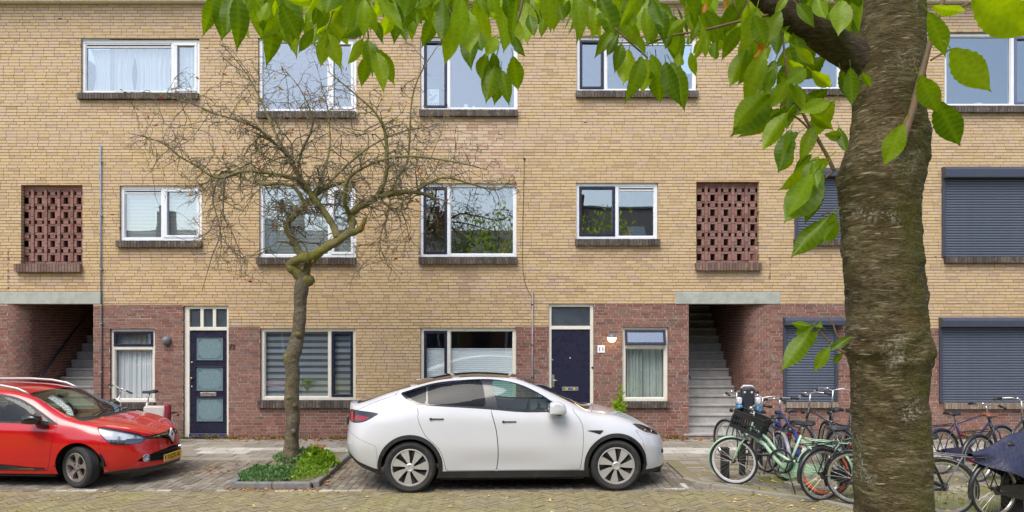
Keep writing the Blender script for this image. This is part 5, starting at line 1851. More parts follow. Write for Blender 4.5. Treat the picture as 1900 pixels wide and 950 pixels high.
# -------- the red estate car
def red_car():
    yaw = math.radians(-3.0)
    D, X = 10.70, (142.8 - 950) / 1391 * 10.70
    hw = .845
    fx = 2.589
    org = Vector((X, D, 0)) + Vector((-math.sin(yaw), math.cos(yaw), 0)) * hw - Vector((math.cos(yaw), math.sin(yaw), 0)) * fx
    car = empty('parked_car', org, yaw)
    tag(car, 'red estate car with silver roof rails parked at the left edge', 'car')
    Mw = Matrix.Translation(org) @ Matrix.Rotation(yaw, 4, 'Z')
    xe = 3.50
    xs = dens(-.78, xe, 150, 1.9)
    def taper(x):
        f = np.ones_like(x)
        t = np.clip((x - 2.62) / (xe - 2.62), 0, 1); f *= (1 - t ** 2.5) ** (1 / 2.5)
        t = np.clip((-.2 - x) / .58, 0, 1); f *= (1 - t ** 4.0) ** (1 / 4.0)
        return f
    kx = [-.78, -.6, -.3, .2, .8, 1.3, 1.73, 2.1, 2.5, 2.75, 3.0, 3.2, 3.36, 3.46, 3.50]
    def L(y, z): return (kx, y, z)
    lines = [
        L([.70, .72, .76, .79, .80, .80, .80, .80, .79, .78, .78, .77, .76, .75, .75], [.30, .25, .22, .2, .2, .2, .2, .2, .2, .2, .2, .2, .2, .21, .22]),
        L([.78, .80, .82, .835, .835, .835, .835, .84, .845, .845, .84, .83, .82, .80, .79], [.40, .38, .36, .36, .36, .36, .36, .36, .36, .36, .36, .36, .36, .36, .36]),
        L([.82, .84, .855, .862, .855, .85, .852, .858, .866, .868, .866, .86, .85, .83, .82], [.62, .62, .62, .62, .60, .58, .58, .60, .62, .62, .60, .56, .53, .51, .50]),
        L([.80, .82, .84, .848, .85, .85, .85, .848, .84, .84, .835, .825, .81, .79, .78], [.82, .82, .82, .81, .80, .79, .78, .78, .77, .76, .73, .69, .64, .60, .58]),
        L([.74, .77, .79, .80, .805, .805, .805, .80, .79, .78, .77, .75, .73, .71, .70], [.98, .98, .975, .965, .955, .945, .935, .925, .90, .865, .82, .775, .71, .65, .61]),
        L([.56, .58, .59, .60, .60, .60, .605, .65, .715, .70, .68, .65, .62, .60, .59], [1.12, 1.30, 1.355, 1.38, 1.39, 1.37, 1.285, 1.105, .958, .915, .868, .815, .745, .675, .625]),
        L([.34, .35, .36, .36, .36, .36, .37, .40, .44, .42, .40, .38, .37, .36, .35], [1.14, 1.335, 1.39, 1.425, 1.435, 1.412, 1.33, 1.155, .985, .935, .888, .832, .758, .685, .63]),
        L([0] * 15, [1.15, 1.345, 1.402, 1.438, 1.447, 1.425, 1.347, 1.178, 1.0, .94, .885, .83, .756, .683, .63]),
    ]
    g = car_surface(xs, lines, [4, 6, 6, 6, 8, 6, 6], taper)
    wide = .862 * taper(xs)
    def shear(x, z):
        r = np.clip((x - 2.9) / .5, 0, 1)
        return r * .045 * np.clip((.55 - z) / .2, 0, 1)
    S = surface_sheet(*g, wide, shear)
    rp = paint('metallic_red_paint', srgb(184, 4, 14), .15)
    C = lambda s, i: s.A[:, i]
    xz = lambda s: s.A[:, [0, 2]]
    xy = lambda s: s.A[:, [0, 1]]
    qz = lambda s: s.A[:, [7, 2]]
    seams = []
    # photograph pixels to the body's own surface coordinates
    W = np.array(Mw)[:3, :3]; P = S.A[:, :3] @ W.T + np.array(org)
    N = S.A[:, 3:6] @ W.T
    U = 950 + P[:, 0] / P[:, 1] * FPX; Vv = HZ - (P[:, 2] - CAM_H) / P[:, 1] * FPX
    face = np.sum(N * (np.array([0, 0, CAM_H]) - P), 1) > 0
    def pick(px, py, col=(7, 2)):
        d = np.hypot(U - px, Vv - py) + np.where(face & (C(S, 1) < .05), 0, 1e6)
        k = np.argsort(d)[:3]; w_ = 1 / (d[k] + .3); w_ /= w_.sum()
        return tuple(float((A0[k, c] * w_).sum()) for c in col)
    A0 = S.A.copy()
    hl = [pick(180 + a / 5.59, 720 + b / 5.59) for a, b in ((12, 412), (90, 414), (200, 432), (330, 458), (440, 482), (500, 515), (490, 545), (430, 572), (300, 590), (170, 585), (110, 560), (55, 500), (20, 450))]
    for cx in (0.0, 2.605):
        d = np.where(C(S, 6) < 3.3, np.hypot(C(S, 0) - cx, C(S, 2) - .315) - .345, 1); _, S, _ = S.cut(d)
    trim = smooth_poly([(-.62, 1.0), (-.5, 1.26), (.2, 1.325), (.9, 1.34), (1.35, 1.322), (1.6, 1.268), (1.78, 1.19), (1.95, 1.095), (2.12, 1.0), (2.30, .905), (1.2, .938), (0, .96)], 4, (0, 9))
    panes = [('front_door_window', [(.84, 1.318), (1.1, 1.318), (1.34, 1.300), (1.58, 1.247), (1.74, 1.178), (1.885, 1.10), (1.90, .945), (.86, .962)]),
             ('quarter_light', [(1.935, 1.072), (2.1, .975), (2.17, .935), (1.945, .943)]),
             ('rear_door_window', [(-.05, 1.28), (.3, 1.306), (.76, 1.318), (.78, .964), (0, .985)])]
    for sd in (-1, 1):
        d = np.where((C(S, 6) > 2.6) & (C(S, 6) < 5.6) & (C(S, 1) * sd > 0), poly_sdf(xz(S), trim), 1)
        tr, S, s = S.cut(d, .001)
        for nm, pl in panes:
            a, tr, _ = tr.cut(poly_sdf(xz(tr), pl)); a.moved(-.004).build(nm, M_carglass, car)
        tr.build('window_trim', M_trim, car)
    top = lambda s: C(s, 6) > 4.2
    ws = smooth_poly([(1.66, -.555), (1.71, 0), (1.66, .555), (2.05, .60), (2.40, .655), (2.46, .60), (2.55, .3), (2.58, 0), (2.55, -.3), (2.46, -.60), (2.40, -.655), (2.05, -.60)], 4, (0, 2))
    d = np.where(top(S), poly_sdf(xy(S), ws), 1); a, S, s = S.cut(d, .003); a.build('windscreen', M_screen, car); seams.append(s)
    cw = [(2.44, -.66), (2.62, -.64), (2.655, 0), (2.62, .64), (2.44, .66), (2.56, 0)]
    d = np.where(top(S), poly_sdf(xy(S), smooth_poly(cw, 4, (0, 4))), 1); a, S, s = S.cut(d, .002); a.moved(-.01).build('scuttle', M_trim, car)
    hs = smooth_poly(hl, 3)
    for sd in (-1, 1):
        d = np.where((C(S, 1) * sd > 0) & (C(S, 0) > 2.3), poly_sdf(qz(S), hs), 1)
        a, S, s = S.cut(d, .004); seams.append(s)
        zmid = float(np.mean([p[1] for p in hl])); 
        low = [(hl[0][0] + .1, zmid - .045), (hl[9][0], zmid - .012), (hl[7][0], zmid - .035), (hl[6][0], zmid - .03), (hl[6][0] - .2, zmid - .3), (hl[0][0] + .2, zmid - .3)]
        h = a.moved(-.035).build('headlight', plain('headlamp_bowl', srgb(216, 219, 224), .25, metal=.15, var=.25, scale=9), car)
        a.build('headlight_lens', M_lens, h)
        b_, rest, _ = a.moved(-.02).cut(poly_sdf(qz(a), [(hl[12][0] + .02, zmid - .01), (hl[2][0], zmid - .03), (hl[3][0], zmid - .05), (hl[8][0], zmid - .03), (hl[5][0] - .02, zmid - .05), (hl[6][0] - .05, zmid - .3), (hl[12][0] + .1, zmid - .3)]))
        b_.build('lamp_bezel', M_dark_lens, h)
        for (qq, zz) in ((.5 * (hl[2][0] + hl[3][0]), zmid - .02), (hl[4][0] + .03, zmid - .02)):
            k = int(np.argmin(np.hypot(A0[:, 7] - qq, A0[:, 2] - zz) + np.where(A0[:, 1] * sd > 0, 0, 9)))
            p = A0[k, :3]; m = MB(); m.lathe([(0, .012), (.03, .008), (.036, -.004), (.042, -.004)], 16, 'x'); o = m.build('lamp_unit', M_chrome, h, smooth=True); o.location = p - A0[k, 3:6] * .035
    # grille band, lower intake, lip
    gb = [(-.1, .60), (.2, .62), (.42, .645), (.62, .67), (.60, .70), (.3, .70), (-.1, .695)]
    d = np.where(C(S, 0) > 2.9, poly_sdf(qz(S), gb), 1); a, S, s = S.cut(d, .001); gr = a.moved(-.012).build('upper_grille', plain('gloss_black', srgb(20, 20, 22), .12), car); seams.append(s)
    c_, a2, _ = a.cut(poly_sdf(qz(a), [(.1, .662), (.44, .674), (.44, .682), (.1, .676)])); c_.moved(-.002).build('chrome_strip', M_chrome, gr)
    li = smooth_poly([(-.2, .315), (.35, .325), (.60, .345), (.70, .365), (.56, .41), (.35, .452), (-.2, .475)], 3, (3,))
    d = np.where(C(S, 0) > 2.6, poly_sdf(qz(S), li), 1); a, S, s = S.cut(d, .002); seams.append(s)
    gl = a.moved(-.04).build('lower_intake', M_seam, car)
    for k in range(4):
        z_ = .335 + k * .033
        b_, _, _ = a.moved(-.012).cut(np.maximum(np.abs(C(a, 2) - z_) - .008, C(a, 7) - .52)); b_.build('intake_bar', M_trim, gl)
    for sd in (-1, 1):
        k = int(np.argmin(np.hypot(A0[:, 7] - .555, A0[:, 2] - .375) + np.where(A0[:, 1] * sd > 0, 0, 9)))
        p, nn = Vector(A0[k, :3]), Vector(A0[k, 3:6])
        R = nn.to_track_quat('X', 'Z').to_matrix().to_4x4()
        m = MB(); m.lathe([(.052, -.03), (.056, .012), (.046, .016), (.04, -.004)], 20, 'x'); fo = m.build('fog_light', M_chrome, car, autosmooth=30); fo.matrix_local = Matrix.Translation(p - nn * .012) @ R
        m = MB(); m.lathe([(0, .002), (.03, -.002), (.041, -.012)], 18, 'x'); m.build('fog_lens', M_lens, fo, smooth=True)
        m = MB(); m.lathe([(0, -.02), (.02, -.018), (.042, -.002)], 18, 'x'); m.build('fog_reflector', M_chrome, fo, smooth=True)
    lp = [(2.75, .1), (4, .1), (4, .265), (3.2, .25), (2.95, .225), (2.75, .225)]
    d = np.where(C(S, 0) > 2.7, poly_sdf(xz(S), lp), 1); a, S, s = S.cut(d, .001); a.build('front_lower_lip', M_trim, car)
    # doors
    fd = smooth_poly([(.80, 1.3), (.80, .95), (.81, .6), (.80, .36), (.78, .245), (2.13, .245), (2.17, .36), (2.21, .55), (2.25, .75), (2.265, .9), (2.20, 1.0), (1.9, 1.3)], 4, (4, 5))
    rdp = smooth_poly([(.79, 1.3), (.79, .95), (.80, .6), (.79, .36), (.77, .245), (.32, .245), (.30, .42), (.22, .60), (.05, .75), (-.1, .95), (-.1, 1.3)], 4, (4, 5))
    for sd in (-1, 1):
        for nm, pl in (('front_door', fd), ('rear_door', rdp)):
            d = np.where((C(S, 1) * sd > 0) & (C(S, 6) < 4.5), poly_sdf(xz(S), pl), 1)
            a, S, s = S.cut(d, .0025); seams.append(s)
            if nm == 'front_door':
                mould = [(.85, .262), (2.10, .262), (2.105, .285), (1.0, .37), (.85, .375)]
                q, a, _ = a.cut(poly_sdf(xz(a), mould), .001)
                do = a.build(nm, rp, car)
                q.moved(.010).build('door_moulding', M_trim, do)
                q2, _, _ = q.moved(.013).cut(poly_sdf(xz(q), [(.85, .285), (1.95, .272), (1.95, .283), (.85, .30)])); q2.build('moulding_strip', M_chrome, do)
            else: do = a.build(nm, rp, car)
            m = MB(); m.bevbox((1.0 if nm == 'front_door' else .0), (1.2 if nm == 'front_door' else .2), sd * .86 - .014, sd * .86 + .014, .80, .83, .01); m.build('door_handle', rp, do)
    # bonnet
    bn = smooth_poly([(2.50, -.70), (2.8, -.675), (3.1, -.62), (3.28, -.53), (3.38, -.42), (3.45, -.2), (3.47, 0), (3.45, .2), (3.38, .42), (3.28, .53), (3.1, .62), (2.8, .675), (2.50, .70), (2.64, .4), (2.67, 0), (2.64, -.4)], 4, (0, 12))
    d = np.where(C(S, 6) > 4.3, poly_sdf(xy(S), bn), 1); a, S, s = S.cut(d, .0025); seams.append(s)
    # pressed creases: two swept ridges
    X_, Y_ = a.A[:, 0], np.abs(a.A[:, 1])
    line = .18 + (X_ - 2.6) * .0 + .16 * np.clip((3.3 - X_) / .7, 0, 1)
    ridge = np.exp(-((Y_ - line) / .05) ** 2) * np.clip((3.4 - X_) / .3, 0, 1)
    a.A[:, 2] += .012 * ridge
    dz = .012 * ridge * (-2 * (Y_ - line) / .05 ** 2) * np.sign(a.A[:, 1])
    a.A[:, 4] -= dz * a.A[:, 5]
    a.build('bonnet', rp, car)
    fb = [(2.93, .2), (2.93, .52), (2.90, .66), (2.93, .70), (4, .70), (4, .2)]
    d = np.where((C(S, 0) > 2.7), poly_sdf(xz(S), fb), 1); a, S, s = S.cut(d, .0015); seams.append(s); a.build('front_bumper', rp, car)
    tg = [(-.9, .45), (-.66, .5), (-.62, 1.3), (-.9, 1.4)]
    S.build('body', rp, car)
    se = seams[0]
    for s in seams[1:]: se = se.join(s)
    se.moved(-.008).build('panel_gaps', M_seam, car)
    # emblem: upright diamond outline on a black shield
    m = MB(); m.prism([(-.095, .085), (.095, .085), (.11, .02), (.0, -.145), (-.11, .02)], -.012, .012)
    Me = Matrix.Translation((3.525, 0, .655)) @ Matrix.Rotation(math.radians(90), 4, 'Z') @ Matrix.Rotation(math.radians(-8), 4, 'X')
    m.v = [tuple(Me @ Vector(v)) for v in m.v]; sh = m.build('emblem_shield', plain('gloss_black', srgb(20, 20, 22), .12), car)
    m = MB()
    o_, i_ = [(0, .105), (.072, 0), (0, -.105), (-.072, 0)], [(0, .05), (.032, 0), (0, -.05), (-.032, 0)]
    for k in range(4):
        k2 = (k + 1) % 4
        m.prism([o_[k], o_[k2], i_[k2], i_[k]], -.026, -.010)
    m.v = [tuple(Me @ Vector(v)) for v in m.v]; m.build('emblem_diamond', plain('bright_silver', srgb(226, 227, 230), .25, metal=.3), sh)
    plate(car, '7-SZX-41', Matrix.Translation((3.555, 0, .335)) @ Matrix.Rotation(math.pi / 2, 4, 'Z'))
    # roof rails
    for sd in (-1, 1):
        m = MB(); m.tube([(x_, sd * (.555 if x_ < 1.5 else .56), z_) for x_, z_ in ((-.45, 1.37), (-.38, 1.41), (-.2, 1.438), (.4, 1.462), (.9, 1.465), (1.25, 1.445), (1.5, 1.40), (1.62, 1.35), (1.68, 1.315))], [.012, .016, .018, .018, .018, .018, .018, .015, .010], 8, squash=1.1)
        m.build('roof_rail', M_rim, car, smooth=True)
    # mirrors
    for sd in (-1, 1):
        m = MB()
        prof = smooth_poly([(-.13, -.03), (-.10, -.06), (.08, -.065), (.135, -.02), (.12, .045), (.05, .075), (-.08, .07), (-.125, .03)], 4)
        rings = [[(2.0 + p[0] * k, sd * (.87 + t), 1.0 + p[1] * k) for p in prof] for t, k in ((0, .6), (.03, .9), (.10, 1.0), (.16, .9), (.185, .6))]
        n = len(prof); m.add([p for r in rings for p in r], [(i * n + j, i * n + (j + 1) % n, (i + 1) * n + (j + 1) % n, (i + 1) * n + j) for i in range(4) for j in range(n)] + [tuple(range(n)), tuple(4 * n + j for j in range(n))])
        mo = m.build('door_mirror', plain('gloss_black', srgb(20, 20, 22), .12), car, autosmooth=60)
        m = MB(); m.tube([(2.13, sd * .82, .885), (2.10, sd * .88, .91), (2.04, sd * .93, .955)], [.04, .042, .05], 8, squash=.6); m.build('mirror_arm', M_trim, mo, smooth=True)
        m = MB(); m.bevbox(1.9, 1.98, sd * 1.045 - .01, sd * 1.045 + .01, .945, .965, .005); m.build('side_repeater', M_lens, mo)
    # wipers
    for y0_, y1_ in ((-.45, .1), (.12, .6)):
        m = MB(); m.tube([(2.56, y0_, 1.005), (2.50, (y0_ + y1_) / 2, 1.028), (2.46, y1_, 1.03)], .009, 6); m.build('wiper', M_black, car, smooth=True)
    # sticker and papers behind the screen
    m = MB(); m.lathe([(0, 0), (.045, 0)], 16, 'x'); o = m.build('windscreen_sticker', plain('teal_sticker', srgb(60, 170, 160), .5), car); o.location = (2.27, -.55, 1.028); o.rotation_euler = (0, math.radians(-58), 0)
    # cabin
    m = MB(); m.box(.36, 2.2, -.72, .72, .22, .40); m.build('cabin_floor', M_cabin, car)
    m = MB(); m.bevbox(1.85, 2.5, -.68, .68, .40, .93, .06); m.build('dashboard', M_cabin, car)
    for (sx, sy) in ((1.2, -.34), (1.2, .34), (.35, -.36), (.35, .36)): seat(car, sx, sy, .42)
    m = MB(); m.tube([(1.62 + .06 * math.sin(a_) * .5, .34 + .18 * math.cos(a_), .9 + .18 * math.sin(a_)) for a_ in np.linspace(0, 2 * math.pi, 24, endpoint=False)], .016, 8, closed=True); m.tube([(1.62, .34, .9), (1.9, .34, .82)], .03, 8); m.build('steering_wheel', M_black, car, smooth=True)
    m = MB(); m.bevbox(1.80, 1.83, -.12, .12, 1.22, 1.29, .012); m.build('inner_mirror', M_black, car)
    for cx in (0.0, 2.605):
        for sd in (-1, 1): arch_liner(car, cx, sd, .315, .35, .5, .835)
    m = MB(); m.box(.37, 2.23, -.78, .78, .16, .23); m.build('underbody', M_seam, car)
    m = MB(); m.box(2.96, 3.3, -.5, .5, .2, .24); m.build('engine_tray', M_seam, car)
    for sd in (-1, 1):
        wheel(car, 0, sd * .75, .30, .19, .205, 'five', 0, sd)
        wheel(car, fx, sd * .745, .30, .19, .205, 'five', math.radians(-20), sd)
    return car


red_car()
# ---------------------------------------------------------------- bicycles
M_spoke = plain('spoke_steel', srgb(170, 168, 160), .35, metal=.8)
M_bar = plain('bar_steel', srgb(190, 188, 182), .3, metal=.8)
M_saddle = plain('black_saddle', srgb(36, 36, 40), .55)
M_chain = plain('oily_metal', srgb(70, 64, 58), .5, metal=.6)
M_rubber = plain('bike_tyre', srgb(40, 40, 42), .85, dirt=(srgb(90, 84, 74), 20, .3))


def bicycle(label, loc, head, paintc, wb=1.10, r=.345, step=True, tyre=None, rim=None, guard=None, bars='swept', rack=True, saddle=M_saddle, saddle_h=.98, bar_h=1.10, steer=0.0, lean=0.0, chaincase=None, front_rack=False, lights=True, fold=1.0, rear_rim=None, tube=1.0):
    """x forward; the rear axle stands over loc"""
    b = empty('bicycle', loc, head)
    b.rotation_euler = (lean, 0, head)
    tag(b, label, 'bicycle', 'bicycles parked on the kerbed corner')
    P = plain('bike_' + '_'.join(str(int(c * 999)) for c in paintc[:3]), paintc, .35, var=.08, coat=.4, dirt=(srgb(120, 112, 98), 10, .2))
    G = guard or P
    tyre = tyre or M_rubber; rim = rim or M_bar
    fr = MB()
    bb = (.44 * wb / 1.1, 0, .29)
    seat_top = (.27 * wb / 1.1, 0, .80)
    head_t, head_b = (.86 * wb / 1.1, 0, .90), (.90 * wb / 1.1, 0, .76)
    if step:
        fr.tube([head_b, (.80, 0, .62), (.66, 0, .44), bb], .021 * tube, 8)
        fr.tube([(head_t[0] + .008, 0, .87), (.76, 0, .70), (.62, 0, .52), (.45, 0, .42), (.385, 0, .43)], .017 * tube, 8)
    else:
        fr.tube([head_b, bb], .019, 8); fr.tube([head_t, (seat_top[0] + .01, 0, seat_top[2] - .03)], .017, 8)
    fr.tube([bb, seat_top], .018, 8); fr.tube([head_t, head_b], .022, 8)
    for s in (-1, 1):
        fr.tube([(bb[0], s * .03, bb[2]), (.2, s * .06, .31), (0, s * .065, r)], .010, 6)
        fr.tube([(seat_top[0] - .01, s * .02, seat_top[2] - .06), (.1, s * .06, r + .24), (0, s * .065, r)], .009, 6)
    fo = fr.build('frame', P, b, smooth=True)
    # fork, bars and front wheel turn together
    fk = MB()
    ax = Vector((wb, 0, r))
    for s in (-1, 1): fk.tube([Vector(head_b) + Vector((.01, s * .02, -.02)), (wb - .10, s * .06, .60), (wb - .04, s * .065, .45), ax + Vector((0, s * .06, 0))], .012, 6)
    fk.tube([Vector(head_b), Vector(head_t) + Vector((-.012, 0, .05))], .014, 8)
    hb = MB()
    st = Vector((head_t[0] - .03, 0, bar_h))
    hb.tube([Vector(head_t), st], .013, 8)
    if bars == 'swept': pts = [(st.x - .17, .30), (st.x - .06, .27), (st.x + .04, .17), (st.x + .05, .06), (st.x + .03, 0)]
    else: pts = [(st.x + .01, .31), (st.x + .03, .2), (st.x + .03, .08), (st.x + .03, 0)]
    zoff = [.0, .02, .03, .01, -.01]
    left = [Vector((x, y, st.z + zoff[min(i, 4)])) for i, (x, y) in enumerate(pts)]
    right = [Vector((p.x, -p.y, p.z)) for p in left[:-1]][::-1]
    hb.tube(left + right, .012, 8)
    T = None
    if steer:
        piv = Vector(head_t); axis = (Vector(head_t) - Vector(head_b)).normalized()
        T = Matrix.Translation(piv) @ Matrix.Rotation(steer, 4, axis) @ Matrix.Translation(-piv)
        for q in (fk, hb): q.v = [tuple(T @ Vector(v)) for v in q.v]
    f_o = fk.build('fork', P, b, smooth=True)
    h_o = hb.build('handlebar', M_bar, b, smooth=True)
    tf = (lambda v: T @ Vector(v)) if T else (lambda v: Vector(v))
    for s in (-1, 1):
        e0, e1 = left[0], left[1]
        d = (e1 - e0).normalized()
        g0, g1 = e0 - d * .01, e0 + d * .12
        if s < 0: g0, g1 = Vector((g0.x, -g0.y, g0.z)), Vector((g1.x, -g1.y, g1.z))
        m = MB(); m.tube([tf(g0), tf(g1)], .018, 8); m.build('grip', M_black, h_o, smooth=True)
        l0 = Vector((e1.x + .02, s * abs(e1.y) * .95, e1.z - .02)); m = MB(); m.tube([tf(l0), tf(l0 + Vector((.04, s * .02, -.02))), tf(l0 + Vector((-.03, s * .06, -.03)))], .006, 5); m.build('brake_lever', M_bar, h_o, smooth=True)
    m = MB(); m.lathe([(0, .0), (.028, .004), (.03, .016), (.016, .03), (0, .032)], 12, 'z'); bl = m.build('bell', M_chrome, h_o, smooth=True); bl.location = tf((st.x + .03, .08, st.z + .015))
    # saddle
    m = MB(); m.tube([seat_top, (seat_top[0] - .035, 0, saddle_h - .03)], .013, 8); m.build('seat_post', M_bar, b, smooth=True)
    sx = seat_top[0] - .05
    m = MB(); vs, n = [], 12
    for (dx, w, h, dz) in ((-.13, .05, .02, .005), (-.12, .085, .05, .012), (-.06, .095, .06, .01), (.0, .06, .05, .0), (.07, .03, .04, .0), (.14, .02, .032, .0), (.155, .008, .012, -.004)):
        for k in range(n):
            a = 2 * math.pi * k / n
            vs.append((sx + dx, w * math.cos(a), saddle_h + dz + h * .5 * math.sin(a) - (.02 if abs(math.cos(a)) > .8 else 0)))
    m.add(vs, [(i * n + k, i * n + (k + 1) % n, (i + 1) * n + (k + 1) % n, (i + 1) * n + k) for i in range(6) for k in range(n)] + [tuple(range(n)), tuple(6 * n + k for k in range(n))])
    m.build('saddle', saddle, b, smooth=True)

    def bwheel(c, turn=None, rim=rim):
        w = empty('wheel', c, 0, b)
        if turn is not None: w.matrix_local = turn
        m = MB(); m.tube([((r - .018) * math.cos(a), 0, (r - .018) * math.sin(a)) for a in np.linspace(0, 2 * math.pi, 48, endpoint=False)], .019, 8, closed=True); m.build('tyre', tyre, w, smooth=True)
        m = MB(); m.lathe([(r - .032, -.014), (r - .056, -.012), (r - .064, 0), (r - .056, .012), (r - .032, .014), (r - .032, -.014)], 48, 'y'); m.build('rim', rim, w, autosmooth=40)
        m = MB(); m.lathe([(0, -.05), (.012, -.05), (.012, -.03), (.03, -.028), (.03, -.022), (.016, -.02), (.016, .02), (.03, .022), (.03, .028), (.012, .03), (.012, .05), (0, .05)], 12, 'y'); m.build('hub', M_chain, w, autosmooth=30)
        m = MB()
        for k in range(28):
            a = 2 * math.pi * k / 28; s = 1 if k % 2 else -1; o = a + (.55 if (k // 2) % 2 else -.55)
            m.tube([(.028 * math.cos(o), s * .024, .028 * math.sin(o)), ((r - .048) * math.cos(a), 0, (r - .048) * math.sin(a))], .0016, 4, cap=False)
        sp = m.build('spokes', M_spoke, w); sp['kind'] = 'stuff'
        return w
    bwheel((0, 0, r), None, rear_rim or rim)
    bwheel((wb, 0, r), (T @ Matrix.Translation(ax)) if T else None)

    def mudguard(c, a0, a1, turn=None):
        m = MB(); n = 22; rr_ = r + .022
        vs = []
        for i in range(n + 1):
            a = a0 + (a1 - a0) * i / n
            for (dy, dr) in ((-.028, -.016), (-.02, 0), (.0, .004), (.02, 0), (.028, -.016)):
                vs.append((c[0] + (rr_ + dr) * math.cos(a), dy, c[2] + (rr_ + dr) * math.sin(a)))
        if turn: vs = [turn @ Vector(v) for v in vs]
        m.add(vs, [(i * 5 + j, i * 5 + j + 1, (i + 1) * 5 + j + 1, (i + 1) * 5 + j) for i in range(n) for j in range(4)])
        mg = m.build('mudguard', G, b, smooth=True)
        return mg
    mudguard((0, 0, r), math.radians(15), math.radians(195))
    mudguard((wb, 0, r), math.radians(-25), math.radians(120) if not step else math.radians(110), T) if fold else None
    # cranks and chain cover
    m = MB(); m.tube([(bb[0], -.09, bb[2]), (bb[0], .09, bb[2])], .012, 8)
    for s, a in ((-1, -1.2), (1, 1.9)):
        e = (bb[0] + .165 * math.cos(a), s * .09, bb[2] + .165 * math.sin(a)); m.tube([(bb[0], s * .09, bb[2]), e], .010, 6)
    m.build('crank', M_chain, b, smooth=True)
    for s, a in ((-1, -1.2), (1, 1.9)):
        e = Vector((bb[0] + .165 * math.cos(a), s * .09, bb[2] + .165 * math.sin(a))); m = MB(); m.bevbox(e.x - .045, e.x + .045, min(e.y, e.y + s * .09), max(e.y, e.y + s * .09), e.z - .012, e.z + .012, .006); m.build('pedal', M_black, b)
    poly = []
    for k in range(9): a = math.radians(-95 + 190 * k / 8); poly.append((bb[0] + .115 * math.cos(a), bb[2] + .115 * math.sin(a)))
    poly += [(.1, r + .06), (-.03, r + .05), (-.05, r), (-.03, r - .05), (.1, r - .06)]
    m = MB(); m.prism(poly, -.055, -.035); m.build('chain_case', chaincase or G, b)
    if rack:
        m = MB(); z = r * 2 + .06
        for s in (-1, 1):
            m.tube([(.26, s * .02, z + .02), (.16, s * .06, z), (-.3, s * .065, z)], .0075, 6); m.tube([(-.2, s * .065, z), (0, s * .075, r)], .006, 6)
        for x in (.1, -.08, -.3): m.tube([(x, -.06, z), (x, .06, z)], .0065, 6)
        m.build('carrier', M_black if rack == 'black' else (rack if not isinstance(rack, bool) else M_black), b, smooth=True)
    if lights:
        m = MB(); m.bevbox(-.345, -.315, -.035, .035, r * 2 - .0, r * 2 + .045, .01); m.build('rear_light', plain('reflector_red', srgb(112, 22, 24), .3), b)
        m = MB(); m.lathe([(0, -.035), (.02, -.03), (.034, .0), (.034, .02), (0, .024)], 12, 'x'); hl_ = m.build('headlamp', M_black, b, smooth=True); hl_.location = tf((head_b[0] + .075, 0, .86)); 
    m = MB(); m.tube([(bb[0] - .04, .05, bb[2] - .01), (bb[0] - .16, .16, .02)], .009, 6); m.build('kickstand', M_chain, b, smooth=True)
    return b


def gpt(px, py):
    """a point on the ground under a pixel"""
    Y = FPX * CAM_H / (py - HZ)
    for _ in range(3): Y = FPX * (CAM_H - gz(Y) - .02) / (py - HZ)
    return Vector(((px - 950) / FPX * Y, Y, gz(Y) + .02))


def bike_between(label, rear_px, front_px, col, **kw):
    a, c = gpt(*rear_px), gpt(*front_px)
    d = c - a
    wb = min(1.25, max(1.02, Vector((d.x, d.y)).length))
    return bicycle(label, (a.x, a.y, a.z), math.atan2(d.y, d.x), col, wb=wb, **kw)


# the mint step-through in front, its front wheel to the left
M_rimorange = plain('orange_rim', srgb(206, 92, 52), .4)
M_greyrim = plain('pale_grey_rim', srgb(190, 190, 190), .45)
mint = bike_between('mint green step through bicycle with a black crate on its front', (1530, 921), (1356, 898), srgb(168, 206, 172), rim=M_greyrim, rear_rim=M_rimorange, tube=1.3, rack=plain('mint_rack', srgb(168, 206, 172), .4), steer=.10, saddle_h=.97, bar_h=1.12)
M_crate = plain('crate_black', srgb(28, 28, 30), .6)
# crate
ha = mint.rotation_euler.z
fdir = Vector((math.cos(ha), math.sin(ha), 0))
cpos = at(1376, 806, 0 * 1 + (Vector(mint.location) + fdir * 1.14).y) 
cr = empty('plastic_crate', Vector(mint.location) + fdir * 1.05 + Vector((0, 0, .80)), ha)
cr.rotation_euler = (0, math.radians(-18), ha)
tag(cr, 'black plastic crate with slotted sides on the front of the mint bicycle', 'crate')
W2, D2, Hc = .22, .17, .25
def slat_wall(nm, a, bb_, inward):
    pass
m = MB(); m.box(-W2, W2, -D2, D2, 0, .012); m.build('base', M_crate, cr)
for (nm, x0, x1, y0, y1) in (('side', -W2, W2, -D2, -D2 + .012), ('side', -W2, W2, D2 - .012, D2), ('end', -W2, -W2 + .012, -D2 + .012, D2 - .012), ('end', W2 - .012, W2, -D2 + .012, D2 - .012)):
    m = MB()
    m.box(x0, x1, y0, y1, 0.012, .05); m.box(x0, x1, y0, y1, .105, .125); m.box(x0, x1, y0, y1, .185, Hc)
    L_ = (x1 - x0) if nm == 'side' else (y1 - y0)
    n = 11 if nm == 'side' else 9
    for k in range(n + 1):
        c = -L_ / 2 + .004 + (L_ - .008) * k / n
        w_ = .006 if 0 < k < n else .012
        if nm == 'side': m.box((x0 + x1) / 2 + c - w_, (x0 + x1) / 2 + c + w_, y0 + .001, y1 - .001, .05, .185)
        else: m.box(x0 + .001, x1 - .001, (y0 + y1) / 2 + c - w_, (y0 + y1) / 2 + c + w_, .05, .17)
    o = m.build('slotted_' + nm, M_crate, cr, fix=False)
    m = MB(); m.bevbox(x0 - .006, x1 + .006, y0 - .006, y1 + .006, Hc, Hc + .014, .004); m.build('rim', M_crate, cr)
m = MB()
